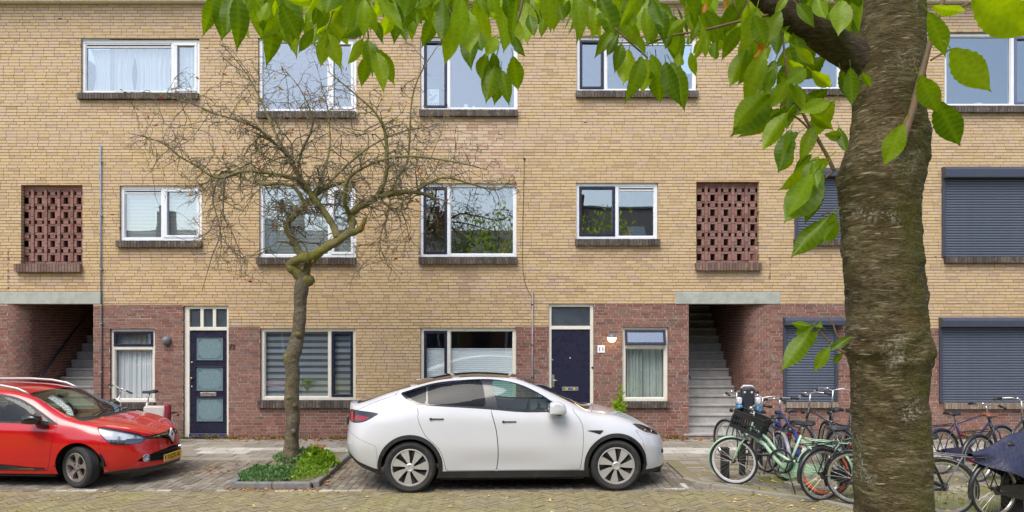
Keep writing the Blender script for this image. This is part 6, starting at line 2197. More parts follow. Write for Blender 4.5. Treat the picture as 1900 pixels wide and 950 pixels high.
for s in (-.1, .1): m.tube([Vector(mint.location) + fdir * 1.13 + Vector((s * .5, 0, .34)), Vector(mint.location) + fdir * (1.15) + Vector((s * .6, 0, .795))], .008, 6)
fcar = m.build('crate_carrier', M_black, None, smooth=True); tag(fcar, 'black front carrier struts under the crate of the mint bicycle', 'carrier')
# cable lock on the mint frame
lk = MB(); c0 = Vector(mint.location) + fdir * .62 + Vector((.02, -.05, .46))
lk.tube([c0 + fdir * (.16 * math.cos(a)) + Vector((0, -.02 * math.sin(2 * a), .16 * math.sin(a) - .04)) for a in np.linspace(0, 2 * math.pi, 22, endpoint=False)], .016, 8, closed=True)
o = lk.build('chain_lock', plain('lock_sleeve', srgb(38, 40, 44), .8), None, smooth=True); tag(o, 'thick black cable lock looped round the mint bicycle frame', 'lock')

# black bicycle whose back wheel overlaps the mint one
bike_between('black bicycle half hidden by the big trunk, back wheel over the mint one', (1524, 929), (1700, 915), srgb(34, 36, 40), step=False, rack='black', saddle=plain('dark_saddle', srgb(60, 60, 66), .6), saddle_h=.95)
# the row behind, handlebars against the wall side
bike_between('blue framed bicycle leaning among the row left of the big trunk', (1472, 884), (1440, 858), srgb(32, 58, 126), step=False, saddle_h=.98, bar_h=1.08, bars='flat', steer=.2)
bike_between('silver bicycle with a pale handlebar behind the mint one', (1448, 888), (1404, 862), srgb(150, 152, 154), step=True, bar_h=1.14, steer=-.3, saddle_h=.9)
bike_between('dark grey bicycle left of the trunk under the shutter', (1560, 880), (1498, 862), srgb(60, 66, 74), step=False, bar_h=1.16, steer=.2, lean=.06)
bike_between('black bicycle with a high silver handlebar close to the big trunk', (1592, 884), (1530, 858), srgb(36, 36, 40), step=True, bar_h=1.24, steer=-.2)
bike_between('grey bicycle carrying the blue child seat by the stairs', (1420, 876), (1352, 852), srgb(96, 100, 104), step=True, bar_h=1.17, saddle_h=.92, steer=.15)
# right of the trunk
bike_between('black bicycle whose back wheel shows right of the big trunk', (1752, 957), (1600, 938), srgb(30, 31, 34), step=False, rack=plain('grey_rack', srgb(120, 122, 124), .4), saddle_h=.95)
bike_between('dark purple bicycle standing behind the covered one', (1745, 880), (1875, 868), srgb(52, 48, 84), step=False, saddle_h=.93, bars='flat', bar_h=1.02)
bike_between('dark bicycle with a brown leather saddle at the right edge', (1815, 895), (1935, 880), srgb(44, 46, 52), saddle=plain('brown_leather', srgb(120, 72, 46), .5), saddle_h=.98, bar_h=1.16)
cov = bike_between('dark bicycle under the navy rain cover', (1845, 962), (2010, 950), srgb(40, 40, 44), step=True, saddle_h=.9, bar_h=1.1)

# navy rain cover draped over it
ca = cov.rotation_euler.z
M_cover = NT('navy_rain_cover'); M_cover.set(M_cover.ramp(M_cover.noise(6, 5, .6), [(.3, srgb(34, 36, 56)), (.7, srgb(52, 54, 80))]), .45, spec=.5); M_cover.bump(M_cover.noise(22, 4, .6), .5, .02)
m = MB(); nu, nv = 60, 26
vs = []
for i in range(nu + 1):
    u = i / nu
    x = -.34 + 1.9 * u
    # ridge line: tail, over the saddle, up to the handlebar, down the front
    zr = float(np.interp(x, [-.34, -.1, .2, .5, .85, 1.2, 1.56], [.78, .84, .98, 1.03, 1.2, 1.0, .72]))
    hem = float(np.interp(x, [-.34, -.05, .3, .7, 1.1, 1.56], [.70, .58, .40, .36, .40, .5]))
    half = float(np.interp(x, [-.34, 0, .3, .8, 1.0, 1.56], [.05, .16, .2, .34, .3, .16]))
    for j in range(nv + 1):
        v = j / nv * 2 - 1
        av = abs(v)
        y = half * (1 - (1 - av) ** 1.7) * math.copysign(1, v) * (1 + .15 * av)
        fold = .03 * av * math.sin(9 * u + 5 * av + 2.5 * math.sin(3.1 * u)) + .018 * av * math.sin(23 * u + 3 * v)
        z = zr - (zr - hem) * (av ** 1.35) + .02 * math.sin(14 * u + 4 * av) * av
        vs.append((x + .05 * av * math.sin(7 * u), y + fold * math.copysign(1, v), z + .02))
m.add(vs, [(i * (nv + 1) + j, i * (nv + 1) + j + 1, (i + 1) * (nv + 1) + j + 1, (i + 1) * (nv + 1) + j) for i in range(nu) for j in range(nv)])
cvo = m.build('rain_cover', M_cover.mat, None, smooth=True, fix=False); cvo.location = cov.location; cvo.rotation_euler = (0, 0, ca)
tag(cvo, 'navy waterproof cover draped over the bicycle at the right edge', 'cover')

# child seat
cs = empty('child_seat', at(1389, 776, 11.75), 0)
cs.scale = (.78, .78, .78)
tag(cs, 'black and pale blue child bicycle seat in front of the stairs', 'seat')
cs.rotation_euler = (0, 0, math.radians(0))
Mcs = plain('child_seat_black', srgb(40, 42, 48), .6); Mcb = plain('child_seat_blue', srgb(76, 140, 178), .5); Mcw = plain('child_seat_white', srgb(206, 212, 218), .5)
m = MB(); m.bevbox(-.12, .12, .02, .08, .18, .60, .03); m.bevbox(-.15, .15, .07, .10, .02, .58, .02); m.build('back_shell', Mcs, cs, autosmooth=40)
m = MB(); m.bevbox(-.15, .15, -.16, .08, .05, .13, .03); m.build('seat_pan', Mcs, cs, autosmooth=40)
for s in (-1, 1):
    m = MB(); m.bevbox(s * .19 - .05, s * .19 + .05, -.1, .06, .05, .28, .025); m.build('side_wing', Mcb, cs, autosmooth=40)
    m = MB(); m.bevbox(s * .19 - .048, s * .19 + .048, -.06, .07, .285, .42, .02); m.build('shoulder_pad', Mcw, cs, autosmooth=40)
    m = MB(); m.lathe([(0, -.004), (.022, 0), (.022, .02)], 12, 'y', (s * .07, .018, .52)); m.build('reflector', Mcw, cs)
    m = MB(); m.bevbox(s * .15 - .03, s * .15 + .03, -.12, -.04, -.30, .05, .02); m.build('foot_rest', Mcs, cs, autosmooth=40)
m = MB(); m.tube([(-.13, .06, .60), (-.08, .05, .645), (.08, .05, .645), (.13, .06, .60)], .02, 8); m.build('head_rim', Mcw, cs, smooth=True)

# bike rack posts and rail
M_post = plain('black_post', srgb(34, 35, 38), .6, dirt=(srgb(90, 86, 76), 8, .3))
for (px, py, top, lab, w_) in ((1345, 889, 832, 'black bollard seen through the front wheel of the mint bicycle', .055), (1377, 882, 822, 'second black bollard behind the mint bicycle wheel', .04), (1412, 872, 785, 'slim dark post between the stairs and the bicycles', .022)):
    p = gpt(px, py); h_ = (py - top) / FPX * p.y
    r_ = empty('bollard', p); tag(r_, lab, 'bollard', 'posts of the bicycle stand')
    m = MB(); m.bevbox(-w_, w_, -w_, w_, -.03, h_, .008); m.build('post', M_post, r_)
    m = MB(); m.bevbox(-w_ - .006, w_ + .006, -w_ - .006, w_ + .006, h_, h_ + .012, .004); m.build('cap', M_post, r_)
m = MB(); a, b_ = gpt(1377, 882), gpt(1475, 884)
m.tube([a + Vector((.03, 0, .32)), b_ + Vector((0, 0, .32))], .022, 8); m.tube([b_ + Vector((0, 0, -.02)), b_ + Vector((0, 0, .34))], .025, 8)
o = m.build('bike_rail', M_post, None, smooth=True, fix=False); tag(o, 'low black steel rail behind the mint bicycle', 'rail')
p = gpt(1878, 952)
r_ = empty('bollard', p); tag(r_, 'wide black post under the navy cover at the right edge', 'bollard', 'posts of the bicycle stand'); m = MB(); m.bevbox(-.09, .09, -.09, .09, -.03, .55, .01); m.build('post', M_post, r_)

# the folding bicycle behind the red car
fb_ = bicycle('small white bicycle with a red and white pannier behind the red car', (-6.68, 14.25, gz(14.25)), math.pi, srgb(206, 206, 204), wb=1.0, r=.27, step=True, saddle_h=1.0, bar_h=1.06, rack=True, steer=1.15, bars='flat', fold=0)
pn = empty('pannier_bag', fb_.location + Vector((.02, -.14, .44))); tag(pn, 'white and dark red pannier bag on the small white bicycle', 'bag')
m = MB(); m.bevbox(-.26, .14, -.06, .06, .0, .31, .03); m.build('bag', plain('pannier_white', srgb(190, 183, 178), .7), pn, autosmooth=40)
m = MB(); m.bevbox(.13, .23, -.065, .065, -.02, .34, .03); m.build('red_end', plain('pannier_red', srgb(128, 26, 44), .6), pn, autosmooth=40)
# ---------------------------------------------------------------- trees and plants
from mathutils import noise as mnoise


def bark_mat(name, dark, light, green, streak=True, gamt=(.52, .7)):
    t = NT(name)
    g = t.n('ShaderNodeNewGeometry').outputs['Position']
    mp = t.n('ShaderNodeMapping'); mp.inputs['Scale'].default_value = (1, 1, 4.2 if streak else 1.6); t.l(g, mp.inputs[0])
    band = t.noise(9, 6, .7, mp.outputs[0], .6)
    fine = t.noise(38, 6, .75, mp.outputs[0], .3)
    c = t.mix(t.ramp(band, [(.36, 0.0), (.66, 1.0)]), dark, light)
    c = t.mix(t.ramp(fine, [(.42, .75), (.6, 0.0)]), c, tuple(x * .35 for x in dark[:3]) + (1,))
    c = t.mix(t.ramp(t.noise(46, 4, .7, mp.outputs[0]), [(.64, 0.0), (.72, .7)]), c, tuple(min(1, x * 1.9) for x in light[:3]) + (1,))
    m = t.math('MULTIPLY', t.ramp(t.noise(2.6, 5, .65, g), [(gamt[0] - .1, 0.0), (gamt[1], 1.0)]), t.ramp(t.noise(60, 4, .8, g), [(.35, 0.15), (.6, 1.0)]))
    c = t.mix(m, c, green)
    c = t.mix(t.math('MULTIPLY', t.ramp(t.noise(7, 4, .6, g), [(.62, 0.0), (.72, .8)]), t.ramp(fine, [(.4, 0.0), (.6, 1.0)])), c, srgb(134, 92, 58))
    t.set(c, .85, spec=.25)
    h = t.math('ADD', t.math('MULTIPLY', band, .6), t.math('ADD', fine, t.math('MULTIPLY', m, .5)))
    t.bump(h, .9, .012)
    return t.mat


M_bark = bark_mat('cherry_bark', srgb(104, 92, 72), srgb(158, 146, 122), srgb(112, 112, 46), gamt=(.56, .72))
def cherry_bark():
    t = NT('cherry_bark')
    gn = t.n('ShaderNodeNewGeometry'); g = gn.outputs['Position']
    def st(k):
        mp = t.n('ShaderNodeMapping'); mp.inputs['Scale'].default_value = (1, 1, k); t.l(g, mp.inputs[0]); return mp.outputs[0]
    big = t.noise(5, 5, .6, st(2.2), .5)
    mid = t.noise(16, 6, .7, st(3.5), 1.2)
    fine = t.noise(70, 6, .75, st(2.0), .5)
    c = t.mix(t.ramp(big, [(.35, 0.0), (.65, 1.0)]), srgb(98, 82, 58), srgb(150, 134, 104))
    c = t.mix(t.ramp(mid, [(.38, .8), (.56, 0.0)]), c, srgb(54, 42, 26))
    c = t.mix(t.ramp(fine, [(.36, .6), (.55, 0.0)]), c, srgb(62, 50, 34))
    dash = t.ramp(t.noise(15, 3, .5, st(9.0), .2), [(.63, 0.0), (.67, 1.0)])
    c = t.mix(t.math('MULTIPLY', dash, .8), c, srgb(190, 180, 156))
    dash2 = t.ramp(t.noise(7.5, 4, .55, st(5.5), .5), [(.60, 0.0), (.66, 1.0)])
    c = t.mix(t.math('MULTIPLY', dash2, .6), c, srgb(166, 154, 128))
    lich = t.math('MULTIPLY', t.ramp(t.noise(6, 3, .5, g), [(.56, 0.0), (.66, 1.0)]), t.ramp(t.noise(90, 3, .6, g), [(.5, 0.0), (.6, .7)]))
    c = t.mix(lich, c, srgb(196, 196, 180))
    sx = t.n('ShaderNodeSeparateXYZ'); t.l(gn.outputs['Normal'], sx.inputs[0])
    side = t.ramp(t.math('ADD', sx.outputs[0], t.noise(3.2, 4, .6, g)), [(.25, 0.2), (.9, 1.0)])
    m = t.math('MULTIPLY', t.math('MULTIPLY', side, t.ramp(t.noise(4.5, 5, .7, g), [(.36, 0.0), (.55, 1.0)])), t.ramp(t.noise(75, 4, .8, g), [(.38, .1), (.6, 1.0)]))
    c = t.mix(m, c, srgb(114, 114, 36))
    rust = t.math('MULTIPLY', t.ramp(t.noise(5.5, 4, .6, g), [(.6, 0.0), (.7, 1.0)]), t.ramp(fine, [(.45, 0.0), (.55, .7)]))
    c = t.mix(rust, c, srgb(140, 88, 50))
    t.set(c, .85, spec=.25)
    h = t.math('ADD', t.math('MULTIPLY', mid, 1.2), t.math('ADD', t.math('MULTIPLY', fine, .7), t.math('MULTIPLY', m, .6)))
    t.bump(h, 1.0, .016)
    return t.mat


M_bark = cherry_bark()
M_limb = bark_mat('limb_bark', srgb(70, 58, 46), srgb(112, 100, 82), srgb(88, 92, 44), gamt=(.62, .8))
M_moss_bark = bark_mat('mossy_bark', srgb(96, 86, 70), srgb(140, 130, 110), srgb(136, 132, 48), False, (.38, .60))
M_grey_bark = bark_mat('grey_tree_bark', srgb(96, 85, 70), srgb(146, 134, 114), srgb(118, 112, 62), False, (.58, .78))
M_twig = bark_mat('twig_bark', srgb(116, 104, 84), srgb(162, 150, 126), srgb(122, 118, 68), False, (.55, .75))
M_shoot = plain('young_shoot', srgb(120, 98, 72), .7, var=.2, scale=20)

# -------- the cherry tree in front
YC = 2.8
rowsT = [(-420, 1604, 1718), (-200, 1602, 1720), (-60, 1600, 1721), (0, 1597, 1721), (60, 1588, 1721), (110, 1578, 1721), (150, 1574, 1721), (190, 1577, 1720), (230, 1574, 1726), (280, 1563, 1728), (310, 1551, 1724), (330, 1546, 1720), (355, 1547, 1715), (400, 1552, 1713), (450, 1556, 1716), (500, 1558, 1720), (560, 1563, 1724), (600, 1564, 1728), (628, 1563, 1731), (650, 1561, 1736), (668, 1566, 1735), (690, 1571, 1729), (740, 1572, 1726), (800, 1575, 1731), (870, 1577, 1734), (950, 1578, 1736), (1250, 1572, 1744), (1600, 1556, 1762), (1720, 1530, 1788), (1780, 1500, 1815)]
py_ = np.array([r_[0] for r_ in rowsT], float); cx_ = np.array([(r_[1] + r_[2]) / 2 for r_ in rowsT]); hw_ = np.array([(r_[2] - r_[1]) / 2 for r_ in rowsT])
fc, fh = pchip(py_, cx_), pchip(py_, hw_)
cherry = scene_thing('cherry_tree', ((1655 - 950) / FPX * YC, YC, 0))
tag(cherry, 'big foreground cherry tree with a thick mossy trunk and hanging leaves', 'tree')
NS = 96
yy = np.concatenate([np.arange(-420, 0, 14), np.arange(0, 960, 4), np.arange(960, 1785, 16)])
vs = []
for y in yy:
    c = at(float(fc(y)), y, YC); r_ = float(fh(y)) / FPX * YC * .848
    for k in range(NS):
        a = 2 * math.pi * k / NS
        d = Vector((math.cos(a), math.sin(a), 0))
        p = c + d * r_
        q = Vector((p.x * 7, p.y * 7, p.z * 7)); q2 = Vector((p.x * 16, p.y * 16, p.z * 55)); q3 = Vector((p.x * 40, p.y * 40, p.z * 90))
        off = .006 * mnoise.noise(q) + .0022 * mnoise.noise(q2) + .0025 * mnoise.noise(q3) + .008 * max(0, mnoise.noise(q * 3.7) - .2)
        # rough collars of old wounds
        for (yc, hh, amt) in ((648, 30, .014), (318, 34, .010), (250, 26, .012), (545, 22, .007), (470, 30, .006), (770, 26, .005)):
            w_ = math.exp(-((y - yc) / hh) ** 2)
            off += w_ * amt * (.3 + 1.3 * mnoise.noise(q * 3.1 + Vector((yc, 0, 0))))
        vs.append(p + d * off)
n = len(yy)
m = MB(); m.add(vs, [(i * NS + k, i * NS + (k + 1) % NS, (i + 1) * NS + (k + 1) % NS, (i + 1) * NS + k) for i in range(n - 1) for k in range(NS)])
m.build('trunk', M_bark, cherry, smooth=True)


def rough_tube(pts, radii, seed=0, amp=.05, n=18, sub=8, freq=9):
    """a tapered limb along a smooth curve with an uneven skin"""
    P = [Vector(p) for p in pts]; k = len(P); path, rad = [], []
    for i in range(k - 1):
        p0, p1, p2, p3 = P[max(i - 1, 0)], P[i], P[i + 1], P[min(i + 2, k - 1)]
        for j in range(sub):
            t = j / sub
            path.append(.5 * ((2 * p1) + (p2 - p0) * t + (2 * p0 - 5 * p1 + 4 * p2 - p3) * t * t + (3 * p1 - p0 - 3 * p2 + p3) * t ** 3)); rad.append(radii[i] + (radii[i + 1] - radii[i]) * t)
    path.append(P[-1]); rad.append(radii[-1])
    mb = MB(); mb.tube(path, rad, n)
    out = []
    for i, v in enumerate(mb.v):
        v = Vector(v); c = path[min(i // n, len(path) - 1)]; d = v - c
        out.append(tuple(c + d * (1 + amp * 2 * mnoise.noise(v * freq + Vector((seed, 0, 0))) + amp * mnoise.noise(v * freq * 3))))
    mb.v = out
    return mb, path, rad


pa = lambda x, y, D=YC: at(x, y, D)
limb, limb_path, _ = rough_tube([pa(1640, 150), pa(1585, 105), pa(1540, 75, 2.78), pa(1490, 42, 2.76), pa(1440, 8, 2.76), pa(1370, -40, 2.78), pa(1200, -90, 2.85), pa(950, -95, 2.9), pa(700, -80, 2.9), pa(430, -70, 2.85)], [.075, .066, .058, .054, .05, .045, .036, .028, .02, .012], 3, .06, 22, 10)
limb.build('limb', M_limb, cherry, smooth=True)
lm2, _, _ = rough_tube([pa(1665, -60), pa(1720, -160, 2.9), pa(1800, -260, 3.2), pa(1950, -380, 3.6)], [.07, .06, .045, .03], 9, .06, 16, 8); lm2.build('limb', M_limb, cherry, smooth=True)
lm3, _, _ = rough_tube([pa(1655, -80), pa(1600, -220, 3.1), pa(1500, -340, 3.6), pa(1350, -420, 4.2)], [.075, .06, .045, .03], 4, .06, 16, 8); lm3.build('limb', M_limb, cherry, smooth=True)
for pts, r0, r1 in ((((1548, 318), (1535, 290), (1515, 255), (1492, 215), (1470, 170), (1457, 110), (1452, 60)), .008, .004), (((1515, 255), (1490, 228), (1462, 205), (1438, 178)), .005, .003),
                    (((1672, 268), (1690, 215), (1703, 165), (1715, 120), (1728, 70), (1748, 5), (1760, -40)), .014, .008), (((1762, 92), (1738, 105), (1727, 112)), .003, .004), (((1805, 2), (1785, 12), (1765, 20)), .003, .003),
                    (((1425, 28), (1370, 40), (1310, 55), (1240, 68), (1195, 85)), .006, .003), (((1141, 52), (1165, 75), (1202, 108)), .004, .003), (((972, -30), (968, 10), (955, 50), (932, 85)), .006, .003), (((625, -30), (618, 20), (605, 60)), .004, .003), (((690, -40), (680, 20), (684, 72)), .004, .003),
                    (((1568, 655), (1545, 640), (1525, 620), (1508, 600)), .005, .003), (((1570, 640), (1553, 622), (1545, 600), (1535, 588)), .004, .002), (((1545, 318), (1530, 330), (1515, 325)), .005, .003), (((1552, 398), (1535, 395), (1525, 400)), .005, .003), (((760, -60), (835, 20), (845, 70)), .004, .003), (((1330, -60), (1390, 60), (1420, 90)), .004, .003)):
    D = 2.62 if pts[0][0] in (1672, 1762, 1805) else 2.75
    mb, _, _ = rough_tube([pa(x, y, D) for x, y in pts], list(np.linspace(r0, r1, len(pts))), 1, .08, 8, 4, 30)
    mb.build('twig', M_shoot, cherry, smooth=True)


def leaf_mesh(name, bend, fold, wav, width, seed):
    rnd = random.Random(seed)
    nl, nw = 18, 3
    vs, lv, idx = [], [], {}
    for i in range(nl + 1):
        t = i / nl
        w = width * (math.sin(math.pi * min(1, t * 1.02) ** .82) ** .9 if t < .82 else math.sin(math.pi * .836 ** .82) ** .9 * ((1 - t) / .18) ** 1.25 * .95 + .0)
        w = max(w, .004)
        for j in range(-nw, nw + 1):
            v = j / nw
            edge = abs(j) == nw
            ww = w * (1 + (.07 if (i % 2 and edge) else 0))
            x = v * ww
            y = t + .10 * abs(v) * w / width * (1 - t) - (.02 if (edge and i % 2) else 0)
            z = abs(v) * ww * fold + bend * t * t + wav * math.sin(t * 9 + (2 if v > 0 else 0)) * abs(v) * w * 2 - (.012 * math.sin(i * math.pi) if False else 0) + (.010 * (1 if i % 2 else -1)) * abs(v) * (1 - abs(v)) * 2
            idx[(i, j)] = len(vs); vs.append((x, y, z))
            lv.append(1.0 if j == 0 else (.75 * (1 - abs(v) * .6) if i % 2 == 0 else 0.0))
    fs = [(idx[(i, j)], idx[(i, j + 1)], idx[(i + 1, j + 1)], idx[(i + 1, j)]) for i in range(nl) for j in range(-nw, nw)]
    b = len(vs)
    # the stalk
    for (y, r_) in ((-.20, .010), (0.02, .009)):
        for k in range(4):
            vs.append((r_ * math.cos(k * math.pi / 2), y, r_ * math.sin(k * math.pi / 2) + (-.05 if y < 0 else 0) * 1.0)); lv.append(1.0)
    fs += [(b + k, b + (k + 1) % 4, b + 4 + (k + 1) % 4, b + 4 + k) for k in range(4)]
    me = bpy.data.meshes.new(name); me.from_pydata(vs, [], fs)
    a = me.attributes.new('lv', 'FLOAT', 'POINT'); a.data.foreach_set('value', lv)
    me.polygons.foreach_set('use_smooth', [True] * len(fs)); me.update()
    return me


M_leaf = leaf_mat('cherry_leaf', srgb(80, 116, 16), srgb(154, 184, 42), .6, .36)
M_leaf_or = leaf_mat('autumn_leaf', srgb(196, 120, 40), srgb(206, 150, 50), .5)
LEAVES = [leaf_mesh('leaf', b_, f_, w_, wd, i) for i, (b_, f_, w_, wd) in enumerate(((-.12, .22, .05, .205), (-.28, .34, .06, .185), (-.05, .14, .06, .235), (-.38, .26, .05, .19), (.10, .38, .07, .175), (-.20, .5, .06, .20)))]
for me in LEAVES: me.materials.append(M_leaf)
LEAF_OR = LEAVES[5].copy(); LEAF_OR.materials.clear(); LEAF_OR.materials.append(M_leaf_or)


def place_leaf(b, t, D, facing=None, me=None, depth=None):
    """a leaf from its base pixel to its tip pixel, hanging at the distance of its twig"""
    dd = random.gauss(0, .035) if depth is None else depth
    B = at(b[0], b[1], D); T = at(t[0], t[1], D + dd)
    Yv = (T - B); L_ = Yv.length; Yv.normalize()
    tocam = (Vector((0, 0, CAM_H)) - B).normalized()
    an = random.gauss(0, .55) if facing is None else facing
    Zv = tocam - Yv * tocam.dot(Yv); Zv.normalize()
    Zv = Matrix.Rotation(an, 3, Yv) @ Zv
    if random.random() < .3: Zv = -Zv
    Xv = Yv.cross(Zv)
    M = Matrix((Xv, Yv, Zv)).transposed().to_4x4(); M.translation = B
    o = bpy.data.objects.new('leaf', me or random.choice(LEAVES)); COL.objects.link(o)
    o.parent = cherry; o.matrix_parent_inverse = PINV[cherry.name]
    o.matrix_basis = M @ Matrix.Diagonal((L_, L_, L_, 1))
    return o


def zone(x0, y0, s, pairs, D, jit=.05):
    for a, b, c, d in pairs:
        place_leaf((x0 + a / s, y0 + b / s), (x0 + c / s, y0 + d / s), D + random.uniform(-jit, jit), random.gauss(0, .3))


# right of the trunk, large and near
for b, t, D, w in (((1803, -6), (1925, 70), 2.3, .2), ((1764, 90), (1838, 170), 2.3, -.1), ((1706, 140), (1742, 212), 2.3, .0), ((1738, 186), (1782, 274), 2.35, .15), ((1676, 230), (1640, 308), 2.35, .1), ((1722, 22), (1760, 104), 2.5, .5), ((1730, 10), (1795, 28), 2.5, .8), ((1578, 125), (1582, 198), 2.55, .2), ((1600, 133), (1616, 164), 2.6, .4)):
    place_leaf(b, t, D, w, LEAVES[2 if D < 2.4 else 0], .03)
zone(1260, 0, 2.97, [(430, 40, 352, 285), (560, 150, 515, 325), (470, 280, 368, 545), (530, 330, 440, 520), (470, 520, 248, 712), (520, 525, 288, 752), (560, 600, 370, 755), (600, 620, 442, 835), (615, 715, 545, 940), (650, 600, 470, 690), (660, 730, 515, 855), (600, 440, 500, 600), (700, 380, 590, 455), (830, 560, 670, 612), (730, 390, 850, 495), (890, 385, 955, 560), (720, 620, 850, 705), (740, 700, 685, 860), (800, 740, 925, 760), (730, 850, 630, 955), (800, 900, 755, 985), (880, 700, 925, 830), (640, 260, 760, 360), (600, 330, 700, 430), (560, 420, 650, 560), (520, 380, 470, 520), (640, 460, 700, 620), (700, 520, 770, 640),
                    (600, -20, 530, 60), (650, 20, 745, 140), (720, 0, 700, 110), (780, 90, 870, 225), (830, 20, 890, 150), (900, 0, 880, 190), (760, -30, 800, 130), (560, 60, 470, 250), (380, 30, 345, 200)], 2.68)
zone(1400, 280, 2.794, [(380, 40, 138, 212), (350, 110, 150, 385), (300, 120, 160, 345), (350, 150, 262, 368), (420, 330, 300, 500), (385, 340, 190, 542), (425, 350, 378, 492), (200, 0, 118, 115), (330, 30, 240, 180), (300, 60, 330, 200), (420, 380, 330, 470)], 2.68)
zone(1400, 560, 3.166, [(340, 140, 208, 132), (350, 142, 232, 192), (330, 165, 162, 410), (372, 172, 212, 305), (440, 262, 348, 412), (445, 285, 570, 205), (520, 300, 455, 365), (400, 150, 345, 108)], 2.68)
zone(400, 0, 2.969, [(610, 180, 575, 372), (620, 185, 687, 372), (655, 125, 735, 252), (812, 215, 713, 358), (842, 215, 812, 330), (838, 222, 874, 372), (832, 305, 803, 478), (895, 270, 988, 465), (885, 288, 935, 468), (505, 105, 520, 238), (540, 160, 453, 298), (432, 110, 428, 232), (372, 78, 272, 202), (355, 20, 372, 185), (20, -30, 12, 142), (85, -25, 88, 108), (135, -25, 118, 132), (185, -10, 160, 100), (165, 78, 190, 162), (222, 10, 238, 132), (292, 10, 238, 155), (690, 55, 768, 132), (822, 115, 722, 205), (880, 115, 915, 210), (962, 55, 925, 220), (1002, 60, 1045, 248), (1092, 15, 1135, 140), (1205, 60, 1252, 220), (1335, 108, 1262, 360), (1402, 150, 1395, 375), (480, 95, 470, 190), (560, 20, 545, 150), (620, 40, 560, 165), (330, 0, 330, 100)], 2.7)
zone(860, 0, 2.969, [(40, 130, 40, 375), (62, 150, 112, 315), (182, 200, 128, 302), (282, 200, 322, 308), (132, 290, 68, 474), (182, 310, 128, 552), (205, 380, 172, 582), (212, 388, 250, 562), (272, 308, 302, 505), (162, 288, 182, 420), (362, 80, 390, 220), (442, 80, 425, 205), (522, 0, 550, 135), (582, 0, 558, 105), (652, 0, 660, 105), (692, 30, 690, 155), (732, 40, 725, 168), (822, 170, 752, 268), (852, 190, 788, 305), (872, 240, 838, 390), (912, 270, 878, 475), (982, 310, 942, 535), (1012, 320, 985, 515), (930, 190, 1012, 292), (1032, 300, 1088, 440), (1062, 330, 1085, 585), (1112, 340, 1160, 565), (1142, 340, 1237, 582), (1192, 290, 1183, 385), (1252, 288, 1270, 415), (1152, 190, 1103, 275), (1242, 200, 1230, 255), (1342, 208, 1328, 312), (1392, 230, 1363, 360), (1312, 208, 1258, 302), (1232, 100, 1128, 182), (1002, 40, 1030, 225), (1082, 40, 1112, 205), (762, 60, 772, 155), (902, 60, 952, 185), (1290, 140, 1250, 225), (1370, 160, 1400, 260)], 2.72)
for (bx, by, tx, ty) in ((1425, 48, 1408, 100), (1418, 55, 1422, 86), (1410, 90, 1404, 112), (1308, 5, 1306, 28), (1348, -5, 1346, 20)): place_leaf((bx, by), (tx, ty), 2.7, .3, LEAF_OR)
FILL = []
def fill_leaf(b, t, D):
    o = place_leaf(b, t, D)
    FILL.append((o.data, o.matrix_basis.copy())); bpy.data.objects.remove(o)


for k in range(60):
    x, y = random.uniform(1440, 1600), random.uniform(-60, 45)
    L_ = random.uniform(50, 85); an = random.gauss(0, .5)
    if y + L_ > 118: continue
    fill_leaf((x, y), (x + L_ * math.sin(an), y + L_ * math.cos(an)), random.uniform(2.95, 3.3))
for k in range(90):
    x = random.uniform(400, 1450); y = random.uniform(-70, float(np.interp(x, [395, 560, 800, 1060, 1300, 1450], [-20, 0, 5, 0, 25, 20])))
    L_ = random.uniform(42, 70); an = random.gauss(0, .45)
    fill_leaf((x, y), (x + L_ * math.sin(an), y + L_ * math.cos(an)), random.uniform(3.3, 3.9))
for k in range(46):
    x, y = random.uniform(1365, 1575), random.uniform(-30, 250)
    if x > 1540 and 60 < y < 140: continue
    if y > 40 + (x - 1340) * 1.3: continue
    L_ = random.uniform(55, 95); an = random.gauss(-.45, .4)
    fill_leaf((x, y), (x + L_ * math.sin(an), y + L_ * math.cos(an)), random.uniform(2.75, 3.1))
V, F, LV, BV = [], [], [], []
for me, M in FILL:
    b = len(V); tone_ = random.uniform(.02, 1)
    V += [tuple(M @ v.co) for v in me.vertices]; F += [tuple(b + i for i in p.vertices) for p in me.polygons]
    LV += [d.value for d in me.attributes['lv'].data]; BV += [tone_] * len(me.vertices)
me = bpy.data.meshes.new('leaves'); me.from_pydata(V, [], F); me.polygons.foreach_set('use_smooth', [True] * len(F))
for nm, vals in (('lv', LV), ('bv', BV)): me.attributes.new(nm, 'FLOAT', 'POINT').data.foreach_set('value', np.array(vals, dtype=np.float32))
me.update(); link_mesh('leaves', me, M_leaf, cherry)['kind'] = 'stuff'
# the dense edge of the crown along the top of the frame
for k in range(165):
    x = random.uniform(395, 1450)
    lim = float(np.interp(x, [395, 480, 560, 700, 800, 1060, 1150, 1300, 1450], [0, 18, 25, 10, 25, 12, 28, 45, 40]))
    by = random.uniform(-70, lim)
    L_ = random.uniform(58, 98); an = random.gauss(0, .38)
    place_leaf((x, by), (x + L_ * math.sin(an), by + L_ * math.cos(an)), random.uniform(2.5, 3.3))


